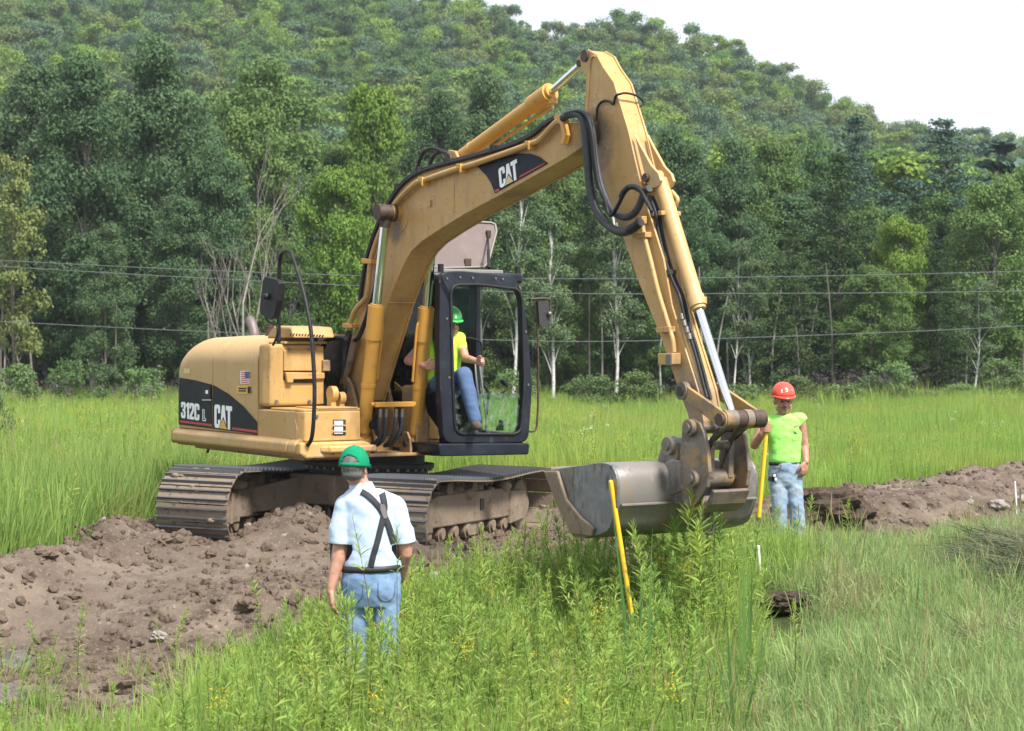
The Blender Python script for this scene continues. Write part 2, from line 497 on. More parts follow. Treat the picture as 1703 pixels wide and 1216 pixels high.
# one triple-grouser shoe, local x along the track, y across, z outwards
sh = MB()
sh.cur = 0
sh.box((0, 0, .006), (PITCH - .006, SW, .014))
sh.cur = 1
for gx, gh in ((-.043, .03), (.043, .03)):
    sh.prism([(gx - .011, -SW / 2, .013), (gx + .011, -SW / 2, .013), (gx + .005, -SW / 2, .013 + gh), (gx - .005, -SW / 2, .013 + gh)],
             [(gx - .011, SW / 2, .013), (gx + .011, SW / 2, .013), (gx + .005, SW / 2, .013 + gh), (gx - .005, SW / 2, .013 + gh)])
shoe_me = sh.mesh('track_shoe', [M['shoe'], M['worn']])
for side in (-1, 1):
    ch = MB()
    for i in range(NSH):
        p, t = track_at(i * PITCH + PITCH * .5 * (side > 0))
        nrm = np.array((t[1], -t[0]))       # outwards: loop runs clockwise seen from +l
        c = np.array((TL * 0, TC)) 
        if np.dot(nrm, p - np.array((np.clip(p[0], -TL, TL), TC))) < 0: nrm = -nrm
        for e in (-1, 1):
            a = p - nrm * .045
            y = side * G2 + e * .075
            ch.cyl((a[0] - t[0] * .03, y - .022, a[1] - t[1] * .03), (a[0] - t[0] * .03, y + .022, a[1] - t[1] * .03), .052, n=10)
            d = t * .075
            q = nrm * .035
            ch.prism([(a[0] - d[0] - q[0], y - .014, a[1] - d[1] - q[1]), (a[0] + d[0] - q[0], y - .014, a[1] + d[1] - q[1]), (a[0] + d[0] + q[0], y - .014, a[1] + d[1] + q[1]), (a[0] - d[0] + q[0], y - .014, a[1] - d[1] + q[1])],
                     [(a[0] - d[0] - q[0], y + .014, a[1] - d[1] - q[1]), (a[0] + d[0] - q[0], y + .014, a[1] + d[1] - q[1]), (a[0] + d[0] + q[0], y + .014, a[1] + d[1] + q[1]), (a[0] - d[0] + q[0], y + .014, a[1] - d[1] + q[1])])
    chain = ch.obj('track_chain', M['mud'], EX, M4=UC)
    for i in range(NSH):
        p, t = track_at(i * PITCH + PITCH * .5 * (side > 0))
        nrm = np.array((t[1], -t[0]))
        if np.dot(nrm, p - np.array((np.clip(p[0], -TL, TL), TC))) < 0: nrm = -nrm
        o = bpy.data.objects.new('track_shoe', shoe_me)
        X = Vector((t[0], 0, t[1])); Z = Vector((nrm[0], 0, nrm[1])); Y = Z.cross(X)
        link(o, chain, Matrix(((X.x, Y.x, Z.x, p[0]), (X.y, Y.y, Z.y, side * G2), (X.z, Y.z, Z.z, p[1]), (0, 0, 0, 1))))
    # side frame
    fr = MB()
    y0, y1 = side * G2 - .19, side * G2 + .19
    fr.polyY([(-1.47, .30), (1.05, .30), (1.12, .36), (1.12, .54), (.8, .60), (-1.1, .60), (-1.47, .52)], y0, y1)
    fr.polyY([(.95, .22), (1.45, .26), (1.50, .42), (1.42, .56), (.95, .56)], y0 - .02, y1 + .02)        # idler guard
    fr.polyY([(-1.55, .26), (-1.25, .26), (-1.25, .56), (-1.55, .54)], y0 - .015, y1 + .015)
    fr.box((-1.46, side * G2, .40), (.05, .46, .30))
    frame = fr.obj('track_frame', M['mud'], EX, .015, UC)
    mh = MB().box((.1, side * G2 + side * .194, .47), (.10, .012, .11)).obj('mud_hole', M['dark'], frame)
    for k in range(7):
        x = -1.30 + k * .36
        MB().cyl((x, side * G2 - .165, .235), (x, side * G2 + .165, .235), .085, n=18).cyl((x, side * G2 - .19, .235), (x, side * G2 + .19, .235), .055, n=14).obj('track_roller', M['mud'], frame, .008)
    for x in (-.75, -.05):
        MB().cyl((x, side * G2 - .17, .645), (x, side * G2 + .17, .645), .075, n=18).box((x, side * G2 - .02, .59), (.10, .12, .10)).obj('carrier_roller', M['mud'], frame, .006)
    MB().polyY([(-.20, .30), (.12, .30), (.07, .165), (-.14, .165)], side * G2 + side * .10, side * G2 + side * .165).obj('track_guide', M['mud'], frame, .012)
    for x, nm in ((TL, 'idler_wheel'), (-TL, 'sprocket')):
        w = MB().cyl((x, side * G2 - .045, TC), (x, side * G2 + .045, TC), .29, n=36).cyl((x, side * G2 - .12, TC), (x, side * G2 + .12, TC), .255, n=36)
        if nm == 'sprocket':
            w.cyl((x, side * G2 - .21, TC), (x, side * G2 + .20, TC), .17, n=30)
            for k in range(21):
                a = 2 * math.pi * k / 21
                w.box((x + .30 * math.cos(a), side * G2, TC + .30 * math.sin(a)), (.05, .06, .04), Euler((0, -a, 0)))
        else:
            w.cyl((x, side * G2 - .19, TC), (x, side * G2 + .19, TC), .09, n=20)
        w.obj(nm, M['mud'], frame, .01)
    # earth lying on the frame
    dm = MB()
    for k in range(60):
        x = random.uniform(-1.35, 1.05); t = random.random()
        r = random.uniform(.03, .09)
        dm.sphere((x, side * G2 + random.uniform(-.17, .17), .585 + random.uniform(-.01, .04)), (r * 1.5, r * 1.2, r * .8), 7, 5)
    d = dm.obj('frame_dirt', M['mud'], frame); tag(d, kind='stuff')
    cm_ = MB()
    for k in range(150):
        p, t = track_at(random.uniform(0, TCUM[-1])); nn = Vector((p[0] - min(max(p[0], -TL), TL), 0, p[1] - TC)); nn = nn.normalized() if nn.length > .01 else Vector((0, 0, 1))
        if p[1] < .12: continue
        r = random.uniform(.012, .035)
        cm_.sphere(Vector((p[0], side * G2 + random.uniform(-.33, .33), p[1])) + nn * .018, (r * 1.3, r * 1.8, r * .8), 6, 4)
    tag(cm_.obj('caked_mud', M['mud'], chain), kind='stuff')

cb = MB()
cb.polyZ([(-.55, -.62), (.55, -.62), (.62, 0), (.55, .62), (-.55, .62), (-.62, 0)], .42, .72)
for sx in (-1, 1):
    for sy in (-1, 1):
        a = (sx * .34, sy * .45); b = (sx * .72, sy * .82)
        cb.prism([(a[0] - .22, a[1], .40), (a[0] + .22, a[1], .40), (a[0] + .22, a[1], .71), (a[0] - .22, a[1], .71)],
                 [(b[0] - .26, b[1], .33), (b[0] + .26, b[1], .33), (b[0] + .26, b[1], .58), (b[0] - .26, b[1], .58)])
cbo = cb.obj('carbody', M['mud'], EX, .02, UC)
tr = MB(); tr.cyl((0, 0, .70), (0, 0, .80), .60, n=48)
tr.cyl((0, 0, .80), (0, 0, .845), .66, n=48); tr.cyl((0, 0, .845), (0, 0, .93), .56, n=48)
tro = tr.obj('slewing_ring', M['dark'], EX, .006, UC)
for k in range(36):
    a = 2 * math.pi * k / 36
    MB().cyl((.63 * math.cos(a), .63 * math.sin(a), .775), (.63 * math.cos(a), .63 * math.sin(a), .80), .018, n=8).obj('ring_bolt', M['bolt'], tro)

# ---- revolving frame
YS = -1.14
deck = MB()
deck.polyZ([(-1.70, -1.05), (.93, -1.08), (.96, -.46), (.42, -.45), (.42, .31), (.95, .33), (1.05, 1.05), (-.8, 1.08), (-1.75, 1.0), (-2.0, .5), (-2.0, -.5)], .925, 1.10)
deck.obj('revolving_frame', M['yellow_dirty'], EX, .015)
sk = MB()
def skirt(x0, x1, y0=YS, drop=0):
    prof0 = [(y0, 1.13), (y0 - .05, 1.085), (y0 - .05, 1.0), (y0 + .02, .955 + drop), (y0 + .30, .955), (y0 + .30, 1.13)]
    sk.polyX(prof0, x0, x1)
skirt(-1.99, .80)
sk.polyX([(YS, 1.13), (YS - .045, 1.085), (YS - .045, 1.0), (YS + .02, .955), (YS + .30, .955), (YS + .30, 1.13)], .803, .97)
so = sk.obj('side_skirt', M['yellow_pale'], EX, .02, seg=3)
tl = MB()
ring = []
for t in range(9):
    a = math.pi / 2 * t / 8
    ring.append((-1.99 - .16 * math.sin(a), YS + .16 - .205 * math.cos(a) + .0))
pl = [(-1.99, YS - .045)] + ring[1:] + [(-2.15, .9), (-1.99, .9)]
tl.prism([(x, y, .97) for x, y in pl], [(x, y, 1.12) for x, y in pl])
tl.obj('rear_skirt', M['yellow_dirty'], EX, .03, seg=3)
fsk = MB()
fsk.polyX([(YS - .04, 1.10), (YS - .04, .99), (YS + .03, .95), (-.43, .955), (-.43, 1.075), (-.5, 1.10)], .975, 1.075)
fsk.polyZ([(1.075, -.98), (1.135, -.9), (1.135, -.40), (1.075, -.40)], 1.0, 1.065)
fsk.obj('front_skirt', M['yellow_scraped'], EX, .018)

# ---- engine hood: body panels lofted along X
def hood_ring(X, grow=0.0, n=14, zb=1.135):
    zt = 2.12; hw = -YS
    if X < -1.38:
        t = min(1, (-1.38 - X) / .71); zt = 1.78 + .34 * math.sqrt(max(0, 1 - t ** 2.2))
    if X < -1.86:
        t = min(1, (-1.86 - X) / .23); hw -= .20 * (1 - math.sqrt(max(0, 1 - t * t)))
    zs = zt - .30; ry = .27; hw += grow; zt += grow; rz = zt - zs - .03
    pts = [(X, -hw, zb), (X, -hw, (zb + zs) / 2)]
    for i in range(n + 1):
        a = math.pi / 2 * i / n
        pts.append((X, -hw + ry * (1 - math.cos(a)), zs + rz * math.sin(a)))
    pts.append((X, -.55, zt - .012))
    pts.append((X, -.25, zt))
    pts += [(x, -y, z) for x, y, z in reversed(pts)]
    return [Vector(p) for p in pts]
def hood_panel(name, x0, x1, mat, n, grow=0.0):
    m = MB(); m.rings([hood_ring(x0 + (x1 - x0) * i / n, grow) for i in range(n + 1)])
    return m.obj(name, mat, EX, .006)
hood_panel('hood_liner', -2.03, .04, M['dark'], 16, -.02)
cwt = hood_panel('counterweight', -2.08, -1.915, M['yellow_pale'], 12)
hp2 = hood_panel('pump_door', -1.905, -1.03, M['yellow_pale'], 14)
hp3 = hood_panel('engine_door', -1.018, .055, M['yellow_pale'], 10)
# bands and prints on the flat lower flank
YD = YS - .004
def decal(poly, name, mat, parent, y=YD, t=.003):
    return MB().polyY(poly, y, y - t).obj(name, mat, parent)
band = XZ([(299, 628), (325, 632.5), (355, 640.5), (380, 655), (405, 676), (429, 703.5), (429, 722.5), (299, 706)], YD)
seam = -1.024
def clipx(poly, lo, hi):
    def cut(P, sgn, lim):
        out = []
        for i in range(len(P)):
            a, b = P[i], P[(i + 1) % len(P)]
            ia, ib = sgn * (a[0] - lim) >= 0, sgn * (b[0] - lim) >= 0
            if ia: out.append(a)
            if ia != ib:
                t = (lim - a[0]) / (b[0] - a[0]); out.append((lim, a[1] + t * (b[1] - a[1])))
        return out
    return cut(cut(poly, 1, lo), -1, hi)
b2 = decal(clipx(band, -1.90, seam - .012), 'black_band', M['decal_black'], hp2)
b3 = decal(clipx(band, seam + .012, .05), 'black_band', M['decal_black'], hp3)
zb0 = band[0][1]
cb_ = MB()
rr_ = []
for X in np.linspace(-2.078, -1.917, 10):
    h = hood_ring(float(X), .004); rr_.append((h[0], X))
A = [Vector((p.x, p.y, 1.165)) for p, X in rr_]; B = [Vector((p.x, p.y, min(1.64, hood_ring(float(X))[2].z - .02 + .1))) for p, X in rr_]
cb_.rings([A, B], close=False, caps=False)
cb_.obj('black_band', M['decal_black'], cwt)
def stripe(u0, v0, u1, v1, h, parent):
    a = mY(u0, v0, YD - .004); b = mY(u1, v1, YD - .004)
    return decal([(a.x, a.z), (b.x, b.z), (b.x, b.z + h), (a.x, a.z + h)], 'red_stripe', M['decal_red'], parent, YD - .004, .002)
stripe(299, 702.5, 353, 709.5, .024, hp2)
stripe(386.5, 714.5, 428, 720, .024, hp3)
st0 = MB().rings([[Vector((p.x, p.y - .003, 1.19)) for p, X in rr_], [Vector((p.x, p.y - .003, 1.214)) for p, X in rr_]], close=False, caps=False).obj('red_stripe', M['decal_red'], cwt)

GLYPH = {
 'C': [[(.1, 0), (.5, 0), (.6, .1), (.6, .36), (.38, .36), (.38, .17), (.22, .17), (.22, .83), (.38, .83), (.38, .64), (.6, .64), (.6, .9), (.5, 1), (.1, 1), (0, .9), (0, .1)]],
 'A': [[(0, 0), (.2, 1), (.46, 1), (.66, 0), (.44, 0), (.33, .6), (.22, 0)]],
 'T': [[(.2, 0), (.42, 0), (.42, .8), (.62, .8), (.62, 1), (0, 1), (0, .8), (.2, .8)]],
 '3': [[(0, .1), (.1, 0), (.45, 0), (.55, .1), (.55, .42), (.47, .5), (.55, .58), (.55, .9), (.45, 1), (.1, 1), (0, .9), (0, .66), (.2, .66), (.2, .83), (.34, .83), (.34, .58), (.2, .58), (.2, .42), (.34, .42), (.34, .17), (.2, .17), (.2, .34), (0, .34)]],
 '1': [[(.16, 0), (.38, 0), (.38, 1), (.2, 1), (0, .84), (0, .68), (.16, .76)]],
 '2': [[(0, 0), (.55, 0), (.55, .18), (.26, .18), (.55, .55), (.55, .9), (.45, 1), (.1, 1), (0, .9), (0, .66), (.2, .66), (.2, .83), (.34, .83), (.34, .6), (0, .2)]],
 'L': [[(0, 0), (.5, 0), (.5, .26), (.3, .26), (.3, 1), (0, 1)]],
}
def lettering(text, name, o, ux, uz, gap, mat, parent, y, t=.003, adv=None):
    """o: lower left (x, z); ux, uz: in-plane vectors for one letter height along and up"""
    m = MB(); x = 0
    for ch in text:
        for g in GLYPH[ch]:
            m.polyY([(o[0] + (x + a) * ux[0] + b * uz[0], o[1] + (x + a) * ux[1] + b * uz[1]) for a, b in g], y, y - t)
        x += max(a for a, b in GLYPH[ch][0]) + (adv or {}).get(ch, gap)
    return m.obj(name, mat, parent)
def px_basis(p0, px, pz, n_w, Y):
    a = mY(*p0, Y); b = mY(*px, Y); c = mY(*pz, Y)
    ux = ((b.x - a.x) / n_w, (b.z - a.z) / n_w); uz = (c.x - a.x, c.z - a.z)
    return (a.x, a.z), ux, uz
o, ux, uz = px_basis((301.5, 695), (331, 699.5), (301.5, 668), 2.2, YD - .004)
lettering('312C', 'model_number', o, ux, uz, .06, M['decal_white'], b2, YD - .004)
oL, uxL, uzL = px_basis((337, 700), (343, 701), (337, 680.5), .55, YD - .004)
lo = MB()
for (a, b) in (((0, 0), (.5, .07)), ((0, .93), (.3, 1)), ((0, 0), (.08, 1)), ((.22, .2), (.3, 1)), ((.22, .2), (.5, .27)), ((.42, 0), (.5, .27))):
    lo.polyY([(oL[0] + x * uxL[0] + z * uzL[0], oL[1] + x * uxL[1] + z * uzL[1]) for x, z in ((a[0], a[1]), (b[0], a[1]), (b[0], b[1]), (a[0], b[1]))], YD - .004, YD - .006)
lo.obj('outlined_letter', M['decal_white'], b2)
o, ux, uz = px_basis((357, 711), (387.5, 715.5), (357, 672.5), 1.92, YD - .004)
CATADV = {'C': .0, 'A': -.05}
lettering('CAT', 'maker_name', o, ux, uz, .02, M['decal_white'], b3, YD - .004, adv=CATADV)
def tri(o, ux, uz, x0, x1, h, parent, y, mat):
    def P(a, b): return (o[0] + a * ux[0] + b * uz[0], o[1] + a * ux[1] + b * uz[1])
    xm = (x0 + x1) / 2
    MB().polyY([P(x0 - .07, -.02), P(x1 + .07, -.02), P(xm, h + .10)], y, y - .001).obj('triangle_edge', M['decal_black'], parent)
    MB().polyY([P(x0, 0), P(x1, 0), P(xm, h)], y - .001, y - .003).obj('triangle', mat, parent)
tri(o, ux, uz, .50, 1.36, .42, b3, YD - .007, M['decal_gold'])
# flag and dealer stickers, door latch
def px_quad(u0, v0, u1, v1, name, mat, parent, Y, t=.002):
    P = XZ([(u0, v1), (u1, v1), (u1, v0), (u0, v0)], Y)
    return MB().polyY(P, Y, Y - t).obj(name, mat, parent)
fl = px_quad(400, 617, 415, 638, 'flag_sticker', M['decal_white'], hp3, YD)
for k in range(6):
    px_quad(401, 618.4 + k * 3.3, 414, 620.1 + k * 3.3, 'flag_stripe', M['decal_red'], fl, YD - .003)
px_quad(407.5, 617.8, 414.5, 628.5, 'flag_canton', M['decal_blue'], fl, YD - .006)
ds = px_quad(394, 641, 418, 655, 'dealer_sticker', M['decal_gold'], hp3, YD)
px_quad(412, 643, 417, 654, 'sticker_panel', M['decal_black'], ds, YD - .003)
px_quad(397, 645, 410, 647.2, 'sticker_print', M['decal_black'], ds, YD - .003)
px_quad(397, 649, 409, 651.2, 'sticker_print', M['decal_black'], ds, YD - .003)
px_quad(306, 613, 316, 621, 'dealer_sticker', M['decal_gold_faded'], hp2, YD, .002)
la = px_quad(337, 643, 351, 664, 'door_latch', M['rubber'], hp2, YD - .003, .012)
px_quad(342, 649, 346, 655, 'latch_lock', M['decal_white'], la, YD - .016)
px_quad(336.5, 664.5, 351, 666, 'latch_label', M['decal_white'], hp2, YD - .004)
rod = MB().cyl(mY(349, 742, -1.0), mY(345, 752, -1.0), .013).obj('drain_tube', M['rubber'], EX)
# roof of the hood: raised vented cover, stack, pre-cleaner
vz = 2.10
vc = MB().polyY([(-.16, vz-.02), (.02, vz + .10), (.40, vz + .085), (.46, vz-.02)], -.95, -.50)
vco = vc.obj('vented_cover', M['yellow'], EX, .02)
for k in range(12):
    u = 481 + k * 4.8
    a = mY(u, 558.5 + .25 * k, -.955); b = mY(u + 2.4, 554.3 + .25 * k, -.955)
    MB().prism([(a.x, -.953, a.z), (a.x + .022, -.953, a.z), (b.x + .022, -.953, b.z), (b.x, -.953, b.z)], [(a.x, -.947, a.z), (a.x + .022, -.947, a.z), (b.x + .022, -.947, b.z), (b.x, -.947, b.z)]).obj('vent_slot', M['dark'], vco)
pA = mY(423, 563, -.45); 
MB().tube([pA + Vector((0, 0, -.1)), pA, pA + Vector((-.01, 0, .06)), pA + Vector((-.06, 0, .15)), pA + Vector((-.115, .0, .20))], .055, 14).obj('exhaust_stack', M['exhaust'], EX)
pB = mY(450, 567, -.60); pB.z = 2.13
MB().cyl(pB + Vector((0, 0, -.1)), pB + Vector((0, 0, .06)), .055, n=24).cyl(pB + Vector((0, 0, .06)), pB + Vector((0, 0, .075)), .062, n=24).cyl(pB + Vector((0, 0, .075)), pB + Vector((0, 0, .098)), .022, n=12).obj('breather_cap', M['rust'], EX)

# ---- right front: tank block and lower box
XU = .30
ub = MB()
ub.polyZ([(.066, YS), (.17, YS), (.25, YS + .035), (XU, YS + .13), (XU, -.56), (.066, -.56)], 1.415, 2.02)
ubo = ub.obj('fuel_tank', M['yellow'], EX, .035, seg=3)
lid = MB().polyX(YZ([(471, 582), (527, 582), (527, 617), (471, 617)], XU), XU, XU + .02).obj('step_panel', M['yellow'], ubo, .008)
for u in (482, 514.5):
    c = mX(u, 581, XU + .02); MB().cyl(c, c + Vector((.012, 0, 0)), .013, n=6).obj('bolt', M['bolt'], ubo)
for u in (459.5, 514):
    c = mX(u, 668, XU); MB().cyl(c, c + Vector((.016, 0, 0)), .019, n=6).obj('bolt', M['bolt'], ubo)
MB().polyX(YZ([(471, 617), (521, 617), (521, 637), (478, 637), (471, 631)], XU + .003), XU + .003, XU + .0045).obj('step_recess', M['dark'], ubo)
MB().polyX(YZ([(472, 619), (537, 620), (537, 630), (485, 631), (485, 636.5), (475, 636.5)], XU + .006), XU + .006, XU + .05).obj('step_bar', M['yellow'], ubo, .008)
MB().polyX(YZ([(525, 576), (537, 576), (537, 672), (525, 672)], XU + .002), XU + .002, XU + .02).obj('corner_post', M['yellow'], ubo, .006)
tp = MB().polyZ([(.05, YS + .12), (XU + .03, YS + .16), (XU + .03, -.53), (.05, -.53)], 2.022, 2.045)
tpo = tp.obj('top_step', M['yellow_pale'], ubo, .006)
for k in range(26):
    MB().box((XU + .031, YS + .2 + k * .0165, 2.033), (.008, .007, .018)).obj('tread_tooth', M['yellow_pale'], tpo)
XL = .985
lb = MB()
lb.polyZ([(.062, YS), (.93, YS), (XL, YS + .05), (XL, -.50), (.062, -.50)], 1.103, 1.385)
lb.polyZ([(XU + .01, YS + .015), (.92, YS + .015), (XL - .02, YS + .06), (XL - .02, -.49), (XU + .01, -.49)], 1.385, 1.408)
lbo = lb.obj('tool_box', M['yellow'], EX, .022, seg=3)
tr2 = MB().polyZ([(.5, -.95), (.97, -.95), (.97, -.52), (.5, -.52)], 1.4095, 1.42).obj('tread_plate', M['yellow_pale'], lbo, .004)
for k in range(24):
    MB().box((.972, -.94 + k * .018, 1.414), (.008, .009, .013)).obj('tread_tooth', M['yellow_pale'], tr2)
dn = MB()
dn.polyY([(.70, 1.37), (.80, 1.39), (.915, 1.385), (.90, 1.31), (.935, 1.22), (.92, 1.12), (.70, 1.12)], YS - .006, YS + .01)
dn.obj('dented_panel', M['yellow_pale'], lbo, .012)
hl = MB().polyX(YZ([(554, 698), (575, 698), (575, 724), (554, 724)], XL + .002), XL + .002, XL + .004).obj('lamp_recess', M['dark'], lbo, .004)
MB().polyX(YZ([(555, 700), (570, 700), (570, 722), (555, 722)], XL + .005), XL + .005, XL + .018).obj('work_lamp', M['lamp'], lbo, .008)
for v in (706.5, 716.5):
    MB().polyX(YZ([(553, v), (576, v), (576, v + 2), (553, v + 2)], XL + .019), XL + .019, XL + .026).obj('lamp_guard', M['yellow_pale'], lbo, .002)
c = mX(526.5, 692.5, XL); MB().cyl(c, c + Vector((.016, 0, 0)), .015, n=6).obj('bolt', M['bolt'], lbo)

# ---- guard rail and right mirror
def rail_pts(px, Y): return [mY(u, v, Y) for u, v in px]
rl = MB().tube(rail_pts([(463.5, 572), (464, 500), (465, 440), (468, 424), (476, 417.5), (483, 421), (492, 443), (505, 487), (514, 530), (519, 570), (523, 640), (522, 690), (519, 725), (513, 739), (503, 747)], -1.10), .0195, 12, 8)
rl.obj('guard_rail', M['rubber'], EX)
mr_ = MB()
mp = [mY(u, v, -1.16) for u, v in ((454, 574), (460, 562), (462, 548), (459, 540), (447, 535), (440, 522), (437, 508), (437, 496), (441, 490))]
mr_.tube(mp, .012, 8, 5)
mro = mr_.obj('mirror_arm', M['rubber'], EX)
hp = [(437, 466), (441, 460), (459, 465), (463, 470), (461, 500), (455, 527), (449, 531), (434, 523), (431.5, 516)]
mh_ = MB()
base = [mY(u, v, -1.22) for u, v in hp]
cc = sum(base, Vector()) / len(base)
mh_.rings([[p + Vector((0, -.0, 0)) for p in base], [p + Vector((.01, .05, 0)) for p in base], [cc + (p - cc) * .82 + Vector((.02, .075, 0)) for p in base]], smooth=False)
mh_.obj('mirror_housing', M['mirror_back'], EX, .012)
MB().sphere(mY(443, 493, -1.24), .035, 10, 6).obj('mirror_joint', M['rubber'], mro)

# ---- boom
BN, BF = -.19, .11
BOOM = XZ([(556, 648), (575, 610), (588, 557), (603, 478), (609, 441), (614, 419), (624, 392), (641, 353), (656, 325), (683, 296), (705, 287), (788, 258), (889, 228), (912, 215.5), (928, 204), (966, 203), (970, 243), (943, 262), (915, 278), (829, 326), (773, 356), (729, 383), (699, 403), (684, 418), (674, 434), (658, 470)], BN)
BOOM += [(.955, 2.41), (.70, 2.0), (.47, 1.64), (.36, 1.45), (.2, 1.40), (.06, 1.42)]
bm_ = MB()
bm_.polyY(inset(BOOM, .012), BN + .02, BF - .02)
bm_.polyY(BOOM, BN, BN + .02)
bm_.polyY(BOOM, BF, BF - .02)
bm_.polyY([(4.2, 3.62), (4.45, 3.58), (4.56, 3.70), (4.50, 3.83), (4.2, 3.84)], -.13, .02)
boom = bm_.obj('boom', M['yellow'], EX, .006)
# weld bosses, foot gusset, pins
pc = mY(662, 358, BN)
MB().cyl(pc + Vector((.04, -.006, .0)), pc + Vector((.04, .02, 0)), .165, n=36).obj('boss_plate', M['yellow'], boom, .005)
pe = Vector((pc.x + .02, -.43, pc.z + .02))
MB().cyl((pc.x + .02, BN, pc.z + .02), (pc.x + .02, -.36, pc.z + .02), .072, n=28).obj('boom_pin_boss', M['yellow_cyl'], boom, .01)
MB().cyl((pc.x + .02, -.36, pc.z + .02), pe, .078, n=28).obj('boom_pin', M['rust'], boom, .008)
MB().cyl((pc.x + .02, BN - .05, pc.z + .02), (pc.x + .02, BN - .08, pc.z + .02), .085, n=28).obj('pin_seal', M['rust'], boom, .005)
MB().polyY(XZ([(573, 672), (606, 580), (615, 540), (612, 610), (600, 676)], BN - .002), BN - .012, BN - .002).obj('foot_gusset', M['yellow'], boom, .004)
MB().polyX([(-.19, 2.415), (.11, 2.415), (.11, 2.425), (-.19, 2.425)], .948, .962).obj('weld_seam', M['yellow'], boom)
px_quad(754, 287, 755.5, 360, 'weld_seam', M['yellow'], boom, BN, .004)
# print on the boom
bd = MB().polyY(XZ([(794, 277), (820, 266), (859, 255.5), (883, 255.5), (898, 261), (912, 272), (823.5, 321.5), (817, 305), (809, 292)], BN - .003), BN - .003, BN - .006).obj('black_band', M['decal_black'], boom)
o, ux, uz = px_basis((832, 313.5), (864, 296.5), (829, 281), 1.92, BN - .006)
lettering('CAT', 'maker_name', o, ux, uz, .02, M['decal_white'], bd, BN - .006, adv=CATADV)
tri(o, ux, uz, .50, 1.36, .42, bd, BN - .009, M['decal_gold_faded'])
P_ = XZ([(864, 296), (905, 273), (907.5, 270), (864.5, 292.5)], BN - .007); MB().polyY(P_, BN - .007, BN - .009).obj('red_stripe', M['decal_red'], bd)
P_ = XZ([(823, 316.5), (829.5, 313.5), (830.5, 317), (824.5, 320)], BN - .007); MB().polyY(P_, BN - .007, BN - .009).obj('red_stripe', M['decal_red'], bd)
# steel pipes and clamps along the boom
YP = BN - .045
pipe = [(582, 548), (585, 530), (592, 514), (603, 502), (611, 490), (614, 460), (617, 432), (627, 400), (643, 363), (658, 338), (690, 306), (708, 299), (750, 284), (800, 269), (884, 239), (897, 233), (908, 222), (922, 206), (930, 200)]
MB().tube([mY(u, v, YP) for u, v in pipe], .026, 10, 5).obj('boom_pipe', M['yellow'], boom)
pipe2 = [(655, 327), (690, 300), (708, 293), (750, 277), (800, 263), (880, 233), (900, 222), (918, 205)]
MB().tube([mY(u, v, BN + .02) for u, v in pipe2], .024, 10, 5).obj('boom_pipe', M['yellow'], boom)
for u, v in ((711, 299), (775, 277), (889, 239)):
    MB().polyY(XZ([(u - 4, v - 4), (u + 3, v - 4), (u + 4, v + 11), (u + 1, v + 11), (u + 1, v + 4), (u - 4, v + 4)], BN), BN, YP - .035).obj('pipe_clamp', M['yellow_cyl'], boom, .004)
for u, v in ((617, 434), (585, 541)):
    MB().polyY(XZ([(u - 4, v - 4), (u + 12, v - 2), (u + 12, v + 5), (u - 4, v + 4)], BN), BN, YP - .035).obj('pipe_clamp', M['yellow_cyl'], boom, .004)
MB().polyY(XZ([(924, 193), (941, 188), (943, 199), (940, 206), (944, 225), (940, 240), (932, 240), (938, 226), (934, 206), (926, 205)], YP), YP + .03, YP - .02).obj('hose_bracket', M['yellow_cyl'], boom, .004)
MB().polyY(XZ([(624, 341), (634, 347), (640, 353), (636, 356), (630, 350)], YP), YP + .03, YP).obj('lifting_hook', M['yellow'], boom, .003)
MB().polyY(XZ([(713, 333), (718, 333), (718, 344), (713, 344)], BN), BN, BN - .02).obj('small_lug', M['yellow'], boom, .003)
bh = [(598, 500), (607, 440), (622, 388), (641, 346), (660, 314), (686, 290), (720, 276), (790, 257), (850, 239), (885, 222), (905, 205), (925, 194)]
MB().tube([mY(u, v, BN + .01) for u, v in bh], .019, 8, 5).obj('boom_hose', M['rubber'], boom)
MB().tube([mY(u + 1, v + 2.5, BN - .02) for u, v in bh], .017, 8, 5).obj('boom_hose', M['rubber'], boom)
for k, (u, v) in enumerate([(663, 311), (700, 282), (745, 270), (823, 246)]):
    c = mY(u, v, BN); MB().box(c + Vector((0, .0, 0)), (.03, .08, .05)).obj('hose_tie', M['rubber'], boom)
# big hoses from boom to stick
YH = BN - .10
h1 = [(936, 197), (948, 190), (962, 190), (970, 200), (974, 225), (977, 262), (981, 310), (992, 350), (1012, 376), (1034, 386), (1050, 381), (1064, 370)]
MB().tube([mY(u, v, YH) for u, v in h1], .034, 12, 6).obj('stick_hose', M['hose'], boom)
MB().tube([mY(u, v, YH) for u, v in ((1047, 382.5), (1056, 377), (1065, 369))], .038, 12, 4).obj('hose_end', M['rubber'], boom)
h2 = [(938, 193), (955, 187), (972, 190), (983, 212), (989, 250), (995, 290), (1004, 322), (1015, 346), (1028, 358), (1044, 361), (1058, 351), (1066, 335), (1072, 319), (1080, 313)]
MB().tube([mY(u, v, YH + .03) for u, v in h2], .029, 12, 6).obj('stick_hose', M['hose'], boom)
h3 = [(940, 190), (962, 185), (977, 195), (985, 225), (990, 270), (997, 310), (1007, 334), (1010, 350), (1014, 357), (1020, 355), (1032, 333), (1036, 322), (1044, 312), (1056, 311), (1066, 318), (1076, 336), (1084, 352)]
MB().tube([mY(u, v, YH - .02) for u, v in h3], .016, 8, 6).obj('stick_hose', M['rubber'], boom)
MB().tube([mY(u, v, YH) for u, v in ((1033, 328), (1037, 320), (1045, 312), (1056, 311), (1067, 318))], .024, 8, 5).obj('hose_sleeve', M['rubber'], boom)
